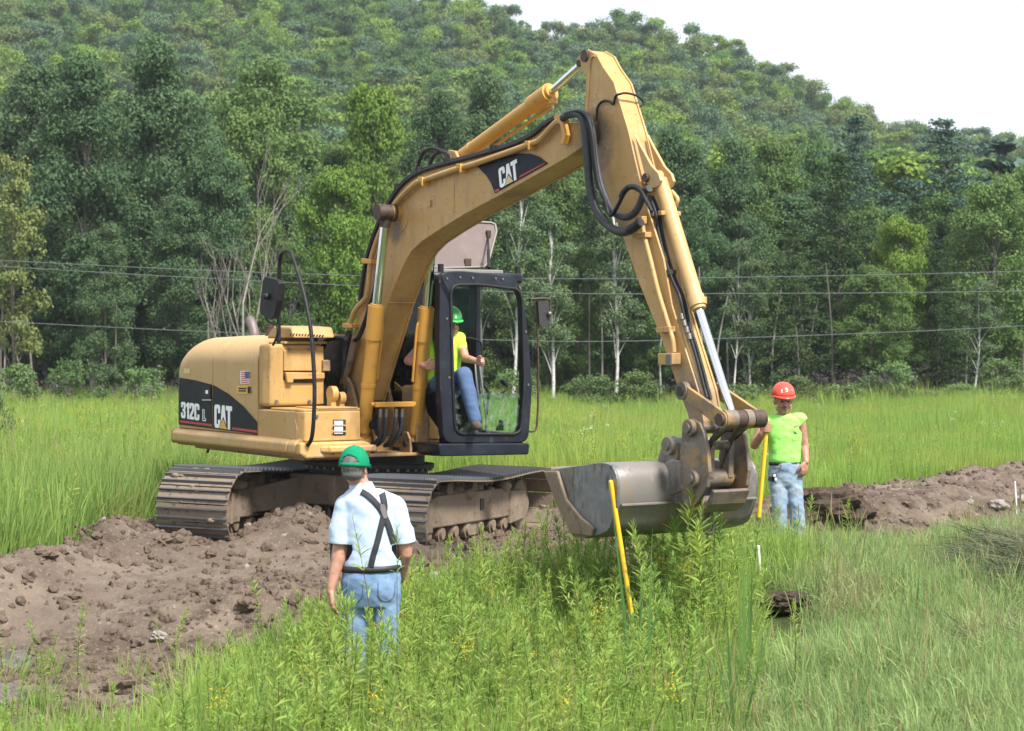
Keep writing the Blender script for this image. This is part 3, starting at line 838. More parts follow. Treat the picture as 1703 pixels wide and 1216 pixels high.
for dy, u0 in ((0, 0), (.03, 3), (.06, 6)):
    MB().tube([mY(u + u0, v, YH - .01 + dy) for u, v in ((944, 192), (965, 186), (978, 200), (984, 240), (989, 285), (996, 315))], .014, 6, 6).obj('stick_hose', M['rubber'], boom)
# lower boom hoses
MB().tube([mY(u, v, BN - .05) for u, v in ((581, 553), (574, 580), (573, 605), (572, 622), (564, 632), (552, 630), (540, 626))], .036, 12, 6).obj('supply_hose', M['hose'], EX)
MB().tube([mY(u, v, BN - .09) for u, v in ((627, 456), (625, 474), (618, 500), (607, 535), (597, 560), (590, 566))], .024, 10, 6).obj('supply_hose', M['rubber'], boom)
MB().tube([mY(u, v, BN - .06) for u, v in ((592, 562), (586, 585), (580, 610), (575, 626))], [.045, .03], 10, 6).obj('hose_sheath', M['mud'], boom)
# arm cylinder over the boom
YC = -.04
a0 = mY(766, 262, YC); a1 = mY(917, 152, YC); a2 = mY(981, 95, YC)
dA = (a1 - a0).normalized()
ac = MB().cyl(a0, a1 - dA * .02, .064, n=32).cyl(a1 - dA * .30, a1 - dA * .02, .083, n=32).cyl(a1 - dA * .02, a1 + dA * .012, .060, n=32)
ac.cyl(a0 + dA * .22, a0 + dA * .235, .068, n=32)
aco = ac.obj('arm_cylinder', M['yellow_cyl'], EX, .005)
MB().cyl(a1, a2, .033, n=24).obj('piston_rod', M['chrome'], aco)
MB().cyl(a0 + Vector((-.02, -.13, -.02)), a0 + Vector((-.02, .13, -.02)), .055, n=24).obj('cylinder_pin', M['rust'], aco, .006)
MB().polyY([(a0.x - .16, a0.z - .18), (a0.x + .22, a0.z - .13), (a0.x + .06, a0.z + .05), (a0.x - .05, a0.z + .07), (a0.x - .11, a0.z)], YC - .10, YC - .07).polyY([(a0.x - .16, a0.z - .18), (a0.x + .22, a0.z - .13), (a0.x + .06, a0.z + .05), (a0.x - .05, a0.z + .07), (a0.x - .11, a0.z)], YC + .07, YC + .10).obj('cylinder_bracket', M['yellow'], boom, .006)
MB().box(a1 - dA * .05 + Vector((.06, .0, -.07)), (.10, .05, .05)).obj('port_block', M['yellow_cyl'], aco, .006)
MB().tube([a0 + dA * .5 + Vector((0, .05, -.085)), a0 + dA * 1.2 + Vector((0, .06, -.085)), a1 - dA * .06 + Vector((0, .05, -.10))], .016, 8).obj('cylinder_pipe', M['yellow_cyl'], aco)
for du, dv in ((0, 0), (17, 3)):
    MB().tube([mY(u + du, v + dv * 2, YC + .04 * (du > 0)) for u, v in ((693, 283), (700, 262), (708, 250), (722, 247), (740, 254), (754, 258))], .019, 8, 6).obj('arm_hose', M['rubber'], boom)

# ---- stick
SN, SF = -.155, .035
SPX = [(977, 82), (966, 88), (960, 97), (965, 108), (973, 124), (975, 141), (973, 162), (972, 186), (980, 228), (1000, 290), (1020, 360), (1029, 376), (1045, 420), (1060, 464), (1101, 567), (1129, 650), (1144, 690), (1147, 712), (1152, 722), (1163, 724), (1170, 716), (1170, 700), (1161, 650), (1154, 627), (1136, 570), (1117, 507), (1103, 430), (1091, 391), (1075, 339), (1064, 299), (1055, 262), (1045, 218), (1029, 165), (1020.6, 137), (1002.5, 111), (992, 91)]
ST = XZ(SPX, SN)
sk_ = MB()
sk_.polyY(inset(ST, .010), SN + .018, SF - .018)
sk_.polyY(ST, SN, SN + .018); sk_.polyY(ST, SF, SF - .018)
stick = sk_.obj('stick', M['yellow'], EX, .005)
# raised strip and edge of the side plate, pins
pt = mY(973.5, 93, SN)
MB().cyl((pt.x, SN - .016, pt.z), (pt.x, SF + .016, pt.z), .05, n=24).obj('stick_pin', M['rust'], stick, .005)
MB().cyl((pt.x - .10, SN - .003, pt.z - .05), (pt.x - .10, SN + .01, pt.z - .05), .03, n=16).obj('lifting_eye', M['dark'], stick)
pv = mY(985, 226, SN)
MB().cyl((pv.x, SN - .03, pv.z), (pv.x, SF + .06, pv.z), .10, n=28).obj('pivot_pin', M['dark'], stick, .006)
MB().tube([mY(u, v, SN - .002) for u, v in ((978, 155), (980, 120), (984, 97), (990, 93))], .012, 6).obj('weld_bead', M['yellow'], stick)
MB().tube([mY(u, v, SN - .002) for u, v in ((976, 190), (977, 170), (979, 150))], .012, 6).obj('weld_bead', M['yellow'], stick)
MB().tube([mY(u, v, SN - .015) for u, v in ((992, 213), (992, 195), (994, 178), (1003, 168), (1014, 169), (1020, 173), (1024, 160), (1031, 156.5))] + [mX(u, v, mY(1031, 156, SN).x + .02) for u, v in ((1040, 155), (1052, 157), (1063, 162), (1070, 171), (1065, 177))], .0095, 8, 6).obj('grease_line', M['rubber'], stick)
MB().cyl(mY(992, 203, SN - .012), mY(992, 214, SN - .012), .014, n=8).obj('grease_fitting', M['bolt'], stick)
# bucket cylinder brackets on the stick front
for y0, y1 in ((YC - .075 - .02, YC - .05 - .02), (YC + .05 - .02, YC + .075 - .02)):
    MB().polyY(XZ([(1051, 222), (1060, 240), (1079, 275), (1091, 288), (1095, 300), (1091, 310), (1083, 313), (1072, 305)], SN), y0, y1).obj('cylinder_bracket', M['yellow_pale'], stick, .005)
b0 = mY(1098, 300, YC - .01); b1 = mY(1162, 512, YC - .01); b2_ = mY(1216, 684, YC - .01)
dB = (b1 - b0).normalized()
bc = MB().cyl(b0, b1 - dB * .01, .059, n=32).cyl(b1 - dB * .10, b1 - dB * .012, .067, n=32).cyl(b1 - dB * .012, b1 + dB * .014, .055, n=32)
bco = bc.obj('bucket_cylinder', M['yellow_pale'], EX, .005)
MB().cyl(b1, b2_, .031, n=24).obj('piston_rod', M['chrome'], bco)
MB().cyl(b0 + Vector((-.06, -.11, .02)), b0 + Vector((-.06, .11, .02)), .035, n=20).obj('cylinder_pin', M['rust'], bco, .005)
MB().cyl(b0 + Vector((-.06, -.045, .02)), b0 + Vector((-.06, .045, .02)), .065, n=24).obj('cylinder_eye', M['yellow_pale'], bco, .006)
bn = mY(1112, 355, YC - .01)
for k, yy in ((0, -.07), (1, .07)):
    MB().box(bn + Vector((.01, yy, 0)), (.05, .05, .035)).obj('cylinder_clamp', M['yellow'], bco, .005)
MB().cyl(bn - dB * .012, bn + dB * .012, .064, n=32).obj('cylinder_band', M['yellow'], bco)
MB().tube([mY(u, v, YC + .06) for u, v in ((1117, 318), (1122, 324), (1127, 333), (1120, 350), (1116, 356), (1125, 395), (1140, 440), (1160, 492), (1166, 500))], .016, 8, 6).obj('cylinder_pipe', M['yellow_pale'], bco)
MB().box(mY(1167, 500, YC + .05), (.06, .06, .06)).obj('port_block', M['yellow'], bco, .006)
MB().box(mY(1081, 314, YC - .05) + Vector((.02, 0, 0)), (.09, .05, .05)).obj('port_block', M['yellow_pale'], bco, .006)
# stick side pipes and valve
MB().tube([mY(u, v, SN - .04) for u, v in ((1068, 366), (1071, 390), (1083, 437), (1095, 486), (1113, 545), (1119, 566), (1121, 586))], .019, 10, 6).obj('stick_pipe', M['yellow'], stick)
MB().box(mY(1068, 366, SN - .045), (.06, .05, .06)).obj('pipe_elbow', M['yellow'], stick, .005)
for u, v in ((1074, 391), (1114, 548)):
    MB().polyY(XZ([(u - 13, v - 3), (u + 10, v - 5), (u + 10, v + 4), (u - 12, v + 6)], SN), SN, SN - .065).obj('pipe_clamp', M['yellow'], stick, .004)
MB().polyY(XZ([(1109, 588), (1133, 587), (1133, 606), (1110, 607)], SN), SN, SN - .09).obj('valve_block', M['yellow'], stick, .005)
MB().polyY(XZ([(1108, 590), (1117, 589), (1117, 608), (1108, 608)], SN - .091), SN - .091, SN - .10).obj('valve_cap', M['bolt'], stick, .004)
# hoses down the front edge
ex = [(1074, 325), (1085, 352), (1090, 385), (1101, 430), (1113, 465), (1126, 495), (1136, 540), (1146, 570), (1156, 605), (1165, 640), (1171, 662)]
for k in range(2):
    MB().tube([mY(u + 4 * k, v + (2 if k else 0), SN + .03 + .03 * k) for u, v in [(a + 5 + 2 * k, b) for a, b in ex]], .0135, 8, 5).obj('stick_hose', M['rubber'], stick)
for u, v, m in ((1086, 356, 'bolt'), (1113, 453, 'dark')):
    MB().box(mY(u + 2, v, SN + .04), (.06, .07, .04)).obj('hose_tie', M[m], stick, .004)
for k in range(4):
    c = mY(1133 + k * 4.2, 522 + k * 11, SN + .02); MB().cyl(c, c + Vector((.015, -.0, -.045)), .02, n=8).obj('hose_coupling', M['bolt'], stick)

# ---- bucket linkage
sp = mY(1158, 712, -.2)                 # stick to coupler pin
lp = mY(1163, 796, -.2)                 # link to coupler pin
rp = mY(1203, 698, -.2)                 # rod end pin
ip = mY(1137, 650, -.2)                 # idler link pin on the stick
YN, YF = -.20, .12
def plate_between(a, b, ra, rb, y0, y1, name, mat, parent, bev=.006):
    a = Vector((a.x, a.z)); b = Vector((b.x, b.z)); d = (b - a); L = d.length; ang = math.atan2(d.y, d.x); P = []
    for i in range(11):
        t = ang + math.pi / 2 + math.pi * i / 10; P.append((a.x + ra * math.cos(t), a.y + ra * math.sin(t)))
    for i in range(11):
        t = ang - math.pi / 2 + math.pi * i / 10; P.append((b.x + rb * math.cos(t), b.y + rb * math.sin(t)))
    return MB().polyY(P, y0, y1).obj(name, mat, parent, bev)
for y in (YN - .02, YF - .01):
    plate_between(ip, rp, .055, .062, y, y + .03, 'idler_link', M['yellow_dirty'], EX)
MB().cyl((ip.x, YN - .04, ip.z), (ip.x, YF + .03, ip.z), .04, n=20).obj('link_pin', M['dark'], EX, .005)
MB().cyl((ip.x, YN - .03, ip.z), (ip.x, YN + .02, ip.z), .07, n=20).obj('link_boss', M['linkage'], EX, .005)
MB().cyl((rp.x, YN - .045, rp.z), (rp.x, YF + .045, rp.z), .048, n=24).obj('link_pin', M['rust'], EX, .006)
for y0, y1, r in ((YN - .01, -.10, .072), (-.095, -.02, .068), (-.015, .05, .072), (.06, YF + .05, .068)):
    MB().cyl((rp.x, y0, rp.z), (rp.x, y1, rp.z), r, n=28).obj('link_bushing', M['rust'] if r < .07 else M['linkage'], EX, .008)
hl_ = MB()
for y0, y1 in ((-.165, -.115), (.02, .07)):
    P = [(rp.x - .06, rp.z - .02), (rp.x + .055, rp.z - .02), (lp.x + .09, lp.z + .30), (lp.x + .075, lp.z), (lp.x - .06, lp.z), (lp.x - .02, lp.z + .22)]
    hl_.polyY(P, y0, y1)
hl_.cyl((lp.x + .06, -.12, lp.z + .25), (lp.x + .06, .03, lp.z + .25), .035, n=16)
hl_.cyl((lp.x, -.17, lp.z), (lp.x, .08, lp.z), .068, n=24)
hl_.obj('power_link', M['linkage'], EX, .008)
# coupler cheeks
CPX = [(1143, 706), (1148, 699), (1159, 696), (1171, 703), (1178, 720), (1184, 751), (1186.5, 785), (1183, 810), (1172, 828), (1158, 845), (1146, 840), (1140, 812), (1137, 770), (1140, 735)]
CP = XZ(CPX, YN)
cps = MB(); cps.polyY(CP, YN - .045, YN - .01); cps.polyY(CP, YF + .01, YF + .045)
trough = XZ([(1185, 814), (1178, 832), (1166, 844), (1152, 847), (1150, 853), (1167, 853), (1183, 839), (1190, 818)], YN)
cps.polyY([(x, z) for x, z in trough], YN - .01, YF + .01)
cpo = cps.obj('coupler', M['linkage'], EX, .008)
for p in (sp, lp):
    MB().cyl((p.x, YN - .085, p.z), (p.x, YN - .04, p.z), .066, n=28).obj('pin_collar', M['linkage'], cpo, .01)
    MB().cyl((p.x, YF + .04, p.z), (p.x, YF + .085, p.z), .066, n=28).obj('pin_collar', M['linkage'], cpo, .01)
    MB().cyl((p.x, YN - .10, p.z), (p.x, YF + .10, p.z), .036, n=20).obj('coupler_pin', M['bolt'], cpo, .008)
MB().cyl((lp.x + .02, YN, lp.z - .17), (lp.x + .02, YF, lp.z - .17), .04, n=20).obj('coupler_latch', M['linkage'], cpo, .006)
hk = mY(1178, 862, -.06)
MB().polyY([(hk.x - .06, hk.z + .10), (hk.x + .06, hk.z + .09), (hk.x + .03, hk.z - .02), (hk.x - .02, hk.z - .03)], -.075, -.045).obj('hook_plate', M['linkage'], cpo, .006)
sc = hk + Vector((.005, 0, -.06)); P = []
for k in range(15):
    a = R(75) + R(300) * k / 14
    P.append(sc + Vector((.0, .048 * math.cos(a) * 1.0, .055 * math.sin(a))))
shk = MB().tube(P, .015, 10, 3).obj('lifting_shackle', M['decal_white'] if False else M['bolt'], cpo)
# ---- the bucket
BYN, BYF = -.70, .66
def bk(u, v): return mY(u, v, BYN)
lipt = bk(906, 783); top_ = bk(1011, 771.5); crn = bk(1026, 797); back = bk(1014, 862); low = bk(985, 892); lipb = bk(950, 890)
prof = [(lipt.x, lipt.z), (top_.x - .12, top_.z + .003), (top_.x, top_.z), (top_.x + .07, top_.z - .03), (crn.x, crn.z), (crn.x + .005, crn.z - .16), (back.x + .04, back.z), (back.x - .04, back.z - .10), (low.x, low.z - .0), (low.x - .22, low.z - .03), (lipb.x + .02, lipb.z - .0)]
prof = [prof[0]] + [(p.x, p.y) for p in catmull([Vector((a, b, 0)) for a, b in prof[1:]], 3)]
def shell(y0, y1, t=.02):
    m = MB(); inn = [(p[0] - .0, p[1]) for p in prof]
    cx = sum(p[0] for p in prof) / len(prof); cz = sum(p[1] for p in prof) / len(prof)
    inner = [(p[0] + (cx - p[0]) * .035, p[1] + (cz - p[1]) * .05) for p in prof]
    n = len(prof)
    ys_ = np.linspace(y0, y1, 9)
    V = [(p[0], y, p[1]) for p in prof for y in ys_] + [(p[0], y, p[1]) for p in inner for y in ys_]
    F = []
    for k0, fl in ((0, 1), (n * 9, -1)):
        for i in range(n - 1):
            for j in range(8):
                q = (k0 + i * 9 + j, k0 + i * 9 + j + 1, k0 + (i + 1) * 9 + j + 1, k0 + (i + 1) * 9 + j); F.append(q[::fl])
    m.add(V, F, True)
    for e in (0, n - 1):
        for j in range(8): m.f.append((e * 9 + j, e * 9 + j + 1, n * 9 + e * 9 + j + 1, n * 9 + e * 9 + j)); m.sm.append(False); m.mi.append(0)
    for i in range(n - 1):
        for j in (0, 8): m.f.append((i * 9 + j, (i + 1) * 9 + j, n * 9 + (i + 1) * 9 + j, n * 9 + i * 9 + j)); m.sm.append(False); m.mi.append(0)
    return m
bko = shell(BYN + .02, BYF - .02).obj('bucket', M['bucket'], EX, .004)
for y0, y1 in ((BYN, BYN + .022), (BYF - .022, BYF)):
    so_ = MB().polyY(prof, y0, y1).obj('bucket_side', M['bucket_side'], bko, .004)
wear = XZ([(906, 783), (929, 783), (944, 830), (968, 860), (990, 878), (985, 892), (952, 889), (926, 835)], BYN - .012)
MB().polyY(wear, BYN - .03, BYN - .001).obj('caked_soil', M['mud'], bko, .012)
MB().polyY([(lipb.x - .03, lipb.z + .05), (lipb.x + .03, lipb.z + .05), (low.x - .1, low.z - .015), (low.x - .14, low.z - .03)], BYN + .03, BYF - .03).obj('cutting_edge', M['bucket_side'], bko, .004)
MB().polyY([(crn.x + .004, crn.z - .185), (crn.x + .03, crn.z - .19), (crn.x + .03, crn.z - .205), (crn.x + .0, crn.z - .21)], BYN + .03, BYF - .03).obj('wear_strip', M['bucket'], bko, .003)
MB().polyY([(lipt.x, lipt.z), (lipt.x + .10, lipt.z + .006), (lipt.x + .10, lipt.z + .035), (lipt.x, lipt.z + .028)], BYN - .005, BYF + .005).obj('top_lip', M['bucket'], bko, .006)
for y in (-.135, .135):
    lg = MB(); q = bk(1013, 771)
    lg.polyY([(q.x - .14, q.z - .02), (q.x - .10, q.z + .06), (q.x - .03, q.z + .16), (q.x + .06, q.z + .20), (q.x + .12, q.z + .15), (q.x + .13, q.z + .05), (q.x + .10, q.z - .10), (q.x, q.z - .03)], y - .02, y + .02)
    lg.cyl((q.x + .05, y - .06, q.z + .12), (q.x + .05, y + .06, q.z + .12), .07, n=24)
    lg.obj('bucket_ear', M['bucket'], bko, .008)
    MB().cyl((q.x + .05, y - .075, q.z + .12), (q.x + .05, y + .075, q.z + .12), .035, n=18).obj('ear_pin', M['bolt'], bko, .006)
br = MB(); q = bk(1013, 771)
br.polyY([(q.x - .05, q.z - .04), (q.x + .10, q.z + .02), (lp.x - .1, lp.z + .12), (lp.x - .05, lp.z - .05), (crn.x, crn.z - .15)], YN + .0, YN + .03)
br.polyY([(q.x - .05, q.z - .04), (q.x + .10, q.z + .02), (lp.x - .1, lp.z + .12), (lp.x - .05, lp.z - .05), (crn.x, crn.z - .15)], YF - .03, YF)
br.box((crn.x + .12, -.04, crn.z - .10), (.26, .30, .22))
br.obj('coupler_mount', M['bucket'], bko, .01)

# ---- boom cylinders
for Yc, base, topp, gl in ((-.33, (603, 735), (653, 362), (627.5, 507)), (.20, (690, 738), (732, 357), (708, 510))):
    p0 = mY(*base, Yc); 
    p1 = Vector((pc.x + .02, Yc, pc.z + .02)) if Yc < 0 else Vector((pc.x + .02, Yc, pc.z + .02))
    d = (p1 - p0).normalized()
    g = p0 + d * ((mY(*gl, Yc) - p0).dot(d))
    cy = MB().cyl(p0 + d * .10, g - d * .02, .067, n=32).cyl(g - d * .34, g - d * .012, .080, n=32).cyl(g - d * .012, g + d * .006, .062, n=32)
    cy.cyl(p0 + d * .10, p0 + d * .24, .071, n=32).cyl(p0 - d * .02, p0 + d * .11, .055, .06, n=24)
    cy.cyl(p0 + Vector((0, -.06, 0)), p0 + Vector((0, .06, 0)), .07, n=24)
    co = cy.obj('boom_cylinder', M['yellow_cyl'], EX, .005)
    MB().cyl(g, p1, .044, n=28).obj('piston_rod', M['chrome'], co)
    MB().cyl(p1 + Vector((0, -.05, 0)), p1 + Vector((0, .05, 0)), .075, n=24).cyl(p1 - d * .02, p1 - d * .14, .05, n=20).obj('rod_eye', M['rust'], co, .006)
    MB().cyl(p0 + d * .55, p0 + d * .585, .074, n=32).obj('cylinder_band', M['yellow_cyl'], co, .003)
    MB().tube([p0 + d * .62 + Vector((0, -.085 if Yc > 0 else .085, .0)), p0 + d * 1.1 + Vector((0, -.09 if Yc > 0 else .09, 0)), g - d * .15 + Vector((0, -.075 if Yc > 0 else .075, 0))], .014, 8).obj('cylinder_pipe', M['yellow_cyl'], co)
    MB().cyl(p0 + Vector((0, -.12, 0)), p0 + Vector((0, .12, 0)), .035, n=16).obj('cylinder_pin', M['dark'], co)
    for e in (-.095, .095):
        MB().polyY([(p0.x - .13, .94), (p0.x + .10, .94), (p0.x + .085, p0.z + .05), (p0.x + .03, p0.z + .12), (p0.x - .04, p0.z + .12), (p0.x - .10, p0.z + .05)], Yc + e - .013, Yc + e + .013).obj('cylinder_lug', M['yellow_dirty'], EX, .006)
MB().polyX([(-.44, .935), (.34, .935), (.34, .965), (-.44, .965)], .40, .95).obj('front_beam', M['yellow_dirty'], EX, .008)
# boom foot brackets, centre compartment
for y in (-.245, .155):
    MB().polyY([(-.35, 1.0), (.62, 1.0), (.50, 1.28), (.33, 1.62), (.20, 1.72), (.06, 1.66), (-.05, 1.5)], y - .018, y + .018).obj('boom_bracket', M['yellow_dirty'], EX, .008)
MB().cyl((.20, -.30, 1.57), (.20, .22, 1.57), .055, n=20).obj('boom_foot_pin', M['rust'], EX, .006)
MB().box((-.25, -.40, 1.42), (.5, .22, .72)).box((-.3, .06, 1.2), (.3, .5, .5)).obj('pump_compartment', M['dark'], EX, .02)
mc = MB()
for k in range(7):
    mc.box((-.02 + random.uniform(-.05, .05), -.50 + random.uniform(0, .24), 1.5 + .06 * k), (.12, random.uniform(.05, .1), random.uniform(.05, .09)))
mc.obj('control_valve', M['yellow_dirty'], EX, .008)
for k in range(5):
    x = .02 + .03 * k
    MB().tube([(-.05, -.52 + .05 * k, 1.86), (.06, -.50 + .05 * k, 1.84 - .03 * k), (.10, -.46 + .04 * k, 1.70), (.04, -.42 + .05 * k, 1.5)], .016, 8).obj('valve_hose', M['rubber'], EX)
MB().tube([mY(u, v, -.45) for u, v in ((537, 578), (545, 565), (560, 562), (575, 562))], .026, 8).obj('valve_hose', M['rubber'], EX)
MB().box(mX(541, 608, .32), (.07, .08, .11)).obj('valve_block', M['yellow_dirty'], EX, .008)
for u, v, r in ((553, 655, .075), (567, 662, .06)):
    c = mX(u, v, .62); MB().cyl(c + Vector((0, -.03, 0)), c + Vector((0, .03, 0)), r, n=24).box(c + Vector((-.02, 0, -.10)), (.10, .055, .16)).obj('pipe_lug', M['yellow'], EX, .008)
# manifold between the boom cylinders with four hoses
ma = mX(617, 673, .95); mb_ = mX(690, 672, .95)
mfo = MB().tube([ma, ma.lerp(mb_, .5) + Vector((.03, 0, 0)), mb_], .022, 10).box(ma.lerp(mb_, .28) + Vector((.02, 0, 0)), (.07, .22, .05)).box(ma.lerp(mb_, .72) + Vector((.02, 0, 0)), (.07, .22, .05)).obj('manifold', M['yellow_cyl'], EX, .006)
for (u0, u1, u2) in ((633, 631, 615), (642.5, 638, 622), (659, 652, 640), (669, 660, 645)):
    MB().cyl(mX(u0, 680, .98), mX(u0 - .5, 695, .98), .02, n=10).obj('hose_fitting', M['bolt'], mfo)
    MB().tube([mX(u0 - .5, 694, .98), mX(u0 - 2, 712, .97), mX(u1, 728, .93), mX((u1 + u2) / 2, 738, .85), mX(u2, 741, .72)], .021, 10).obj('cylinder_hose', M['hose'], EX)
c = mX(619, 706, .80); MB().cyl(c, c + Vector((.05, 0, 0)), .045, n=20).obj('hose_plug', M['rubber'], EX, .01)
# yellow cheek plate between far cylinder and cab
XCk = .60
YK = .305
MB().polyY(XZ([(655, 634), (702, 677), (729, 716), (729, 731), (690, 729), (655, 727)], YK), YK, YK + .02).obj('cheek_plate', M['yellow'], EX, .01)
MB().polyY(XZ([(690, 730.5), (729, 732.5), (725, 757), (690, 757)], YK), YK - .004, YK + .02).obj('cheek_plate', M['yellow_dirty'], EX, .01)
MB().polyY(XZ([(710.5, 699), (715.5, 708), (710.5, 717), (705.5, 708)], YK - .001), YK - .003, YK - .001).obj('warning_label', M['bolt'], EX)
MB().polyY(XZ([(711, 739), (721, 740), (721, 750), (711, 749)], YK - .005), YK - .007, YK - .005).obj('data_plate', M['bolt'], EX)
MB().polyX([(.16, 1.60), (.22, 1.62), (.30, 1.30), (.30, 1.0), (.16, 1.0)], .6, .9).obj('cab_mount', M['yellow_dirty'], EX, .01)
MB().box((.075, .20, 1.60), (.016, 1.55, .98)).obj('firewall', M['dark'], EX)

# ---- cab
XCB = 1.34
def roundpoly(P, r, n=6):
    out = []
    for i in range(len(P)):
        a = Vector(P[i - 1]); b = Vector(P[i]); c = Vector(P[(i + 1) % len(P)])
        rr = min(r, (b - a).length * .45, (c - b).length * .45)
        p = b + (a - b).normalized() * rr; q = b + (c - b).normalized() * rr
        for k in range(n + 1):
            t = k / n; out.append(tuple((1 - t) ** 2 * p + 2 * t * (1 - t) * b + t * t * q))
    return out
outer = roundpoly(YZ([(738, 737), (732, 640), (733, 560), (736, 452), (770, 450), (862, 459), (876, 500), (886, 640), (879, 736)], XCB), .10)
inner = roundpoly(YZ([(757, 722), (753, 640), (753, 560), (753, 474), (800, 473), (866, 481), (872, 500), (872, 640), (866, 722)], XCB), .10)
def ring_solid(outer, inner, x0, x1, shift=0.0):
    m = MB(); n = len(outer)
    for i in range(n):
        j = (i + 1) % n
        a, b, c, d = outer[i], outer[j], inner[j], inner[i]
        def X(p, x): return (x - shift * max(0, (p[1] - 1.6)) / 1.1, p[0], p[1])
        m.add([X(a, x0), X(b, x0), X(c, x0), X(d, x0), X(a, x1), X(b, x1), X(c, x1), X(d, x1)],
              [(0, 1, 2, 3), (7, 6, 5, 4), (0, 4, 5, 1), (2, 6, 7, 3)])
    bmx = m
    return bmx
cabf = ring_solid(outer, inner, XCB - .10, XCB, .05)
cfo = cabf.obj('cab_front_frame', M['black'], EX, .012, seg=3)
w = cfo.modifiers.new('weld', 'WELD'); w.merge_threshold = .0005
cfo.modifiers.move(1, 0)
lip2 = [tuple(Vector(p) + (Vector((.72, 1.9)) - Vector(p)).normalized() * .0) for p in inner]
MB().tube([(XCB + .004 - .05 * max(0, z - 1.6) / 1.1, y, z) for y, z in inner] + [(XCB + .004, inner[0][0], inner[0][1])], .016, 6, raw=True).obj('window_seal', M['rubber'], EX)
for u, v in ((747, 463), (868, 478), (745, 530), (876, 552), (747, 628), (878, 640), (769, 461), (790, 462), (828, 463), (840, 464)):
    c = mX(u, v, XCB); c.x -= .05 * max(0, c.z - 1.6) / 1.1
    MB().cyl(c, c + Vector((.012, 0, 0)), .012, n=8).obj('frame_bolt', M['bolt'], cfo)
MB().polyX(roundpoly(YZ([(728, 738), (880, 737), (879, 756), (735, 759), (731, 757)], XCB + .02), .025, 3), XCB - .9, XCB + .03).obj('cab_sill', M['black'], EX, .012)
CYR, CYL = .33, 1.17
# sides, back and roof
MB().polyY([(-.35, 1.0), (XCB - .10, 1.0), (XCB - .10, 1.20), (.98, 1.66), (-.35, 1.68)], CYR, CYR + .04).obj('cab_side_panel', M['black'], EX, .008)
MB().polyY([(-.35, 1.0), (XCB - .10, 1.0), (XCB - .10, 1.12), (.5, 1.15), (.30, 1.60), (-.35, 1.65)], CYL - .04, CYL).obj('cab_door_panel', M['black'], EX, .008)
for x0, x1 in ((-.35, -.27),):
    MB().box(((x0 + x1) / 2, CYR + .03, 2.15), (x1 - x0, .06, 1.0)).obj('cab_pillar', M['black'], EX, .01)
    MB().box(((x0 + x1) / 2, CYL - .03, 2.15), (x1 - x0, .06, 1.0)).obj('cab_pillar', M['black'], EX, .01)
pp = mY(790, 560, CYL - .03)
MB().box((pp.x, CYL - .03, 1.9), (.13, .06, 1.6)).obj('cab_pillar', M['black'], EX, .01)
MB().box((-.36, (CYR + CYL) / 2, 1.3), (.05, CYL - CYR, .75)).obj('cab_back_panel', M['black'], EX, .01)
MB().polyX([(CYR + .06, 1.68), (CYL - .06, 1.68), (CYL - .06, 2.6), (CYR + .06, 2.6)], -.355, -.350).obj('rear_window', M['glass_clear'], EX)
MB().polyY([(-.26, 1.70), (XCB - .12, 1.25), (XCB - .15, 2.6), (-.26, 2.6)], CYR + .01, CYR + .014).obj('side_window', M['glass_clear'], EX)
MB().polyY([(-.26, 1.68), (pp.x - .06, 1.68), (pp.x - .06, 2.6), (-.26, 2.6)], CYL - .02, CYL - .016).obj('side_window', M['glass_clear'], EX)
rf = MB()
hx0, hx1, hy0, hy1 = .28, .98, .28, 1.06
def rz(x): return 2.70 - .02 * max(0, x - .9)
for (x0, x1, y0, y1) in ((-.38, hx0, CYR, CYL), (hx1, XCB - .06, CYR + .02, CYL - .02), (hx0, hx1, CYR, hy0), (hx0, hx1, hy1, CYL)):
    rf.box(((x0 + x1) / 2, (y0 + y1) / 2, 2.665), (x1 - x0, y1 - y0, .10))
rfo = rf.obj('cab_roof', M['black'], EX, .03, seg=3)
hr = MB()
for (x0, x1, y0, y1) in ((hx0 - .03, hx0 + .02, hy0, hy1), (hx1 - .02, hx1 + .03, hy0, hy1), (hx0 - .03, hx1 + .03, hy0 - .03, hy0 + .02), (hx0 - .03, hx1 + .03, hy1 - .02, hy1 + .03)):
    hr.box(((x0 + x1) / 2, (y0 + y1) / 2, 2.735), (x1 - x0, y1 - y0, .04))
hr.obj('hatch_rim', M['hatch_rim'], EX, .008)
# roof hatch thrown open, hinged at the back
HX = .30
Q = [mX(u, v, HX) for u, v in ((722, 444), (733, 446), (806, 444), (815, 436), (838, 384), (838, 372), (832, 369), (792, 367), (740, 372), (722, 380))]
n_ = Vector((-1, 0, .35)).normalized()
def lean(p, k=0): return Vector((p.x - (p.z - 2.76) * .35 - k * .04, p.y, p.z))
ht = MB().prism([lean(p) for p in Q], [lean(p, 1) for p in Q]).obj('roof_hatch', M['hatch'], EX, .012)
MB().tube([lean(p) + Vector((.004, 0, 0)) for p in Q] + [lean(Q[0]) + Vector((.004, 0, 0))], .013, 6, raw=True).obj('hatch_edge', M['hatch_rim'], ht)
q1 = lean(mX(823, 391, HX)); q2 = mX(813, 446, .62)
MB().tube([q1, q2], .010, 8, raw=True).cyl(q1.lerp(q2, .45), q2, .016, n=10).obj('gas_strut', M['rubber'], ht)
MB().box(q1 + Vector((.01, 0, .02)), (.03, .05, .07)).obj('strut_bracket', M['rust'], ht, .004)
qh = lean(mX(780, 436, HX)); MB().box(qh + Vector((.012, 0, 0)), (.02, .075, .075)).obj('hatch_hinge', M['rust'], ht, .004)
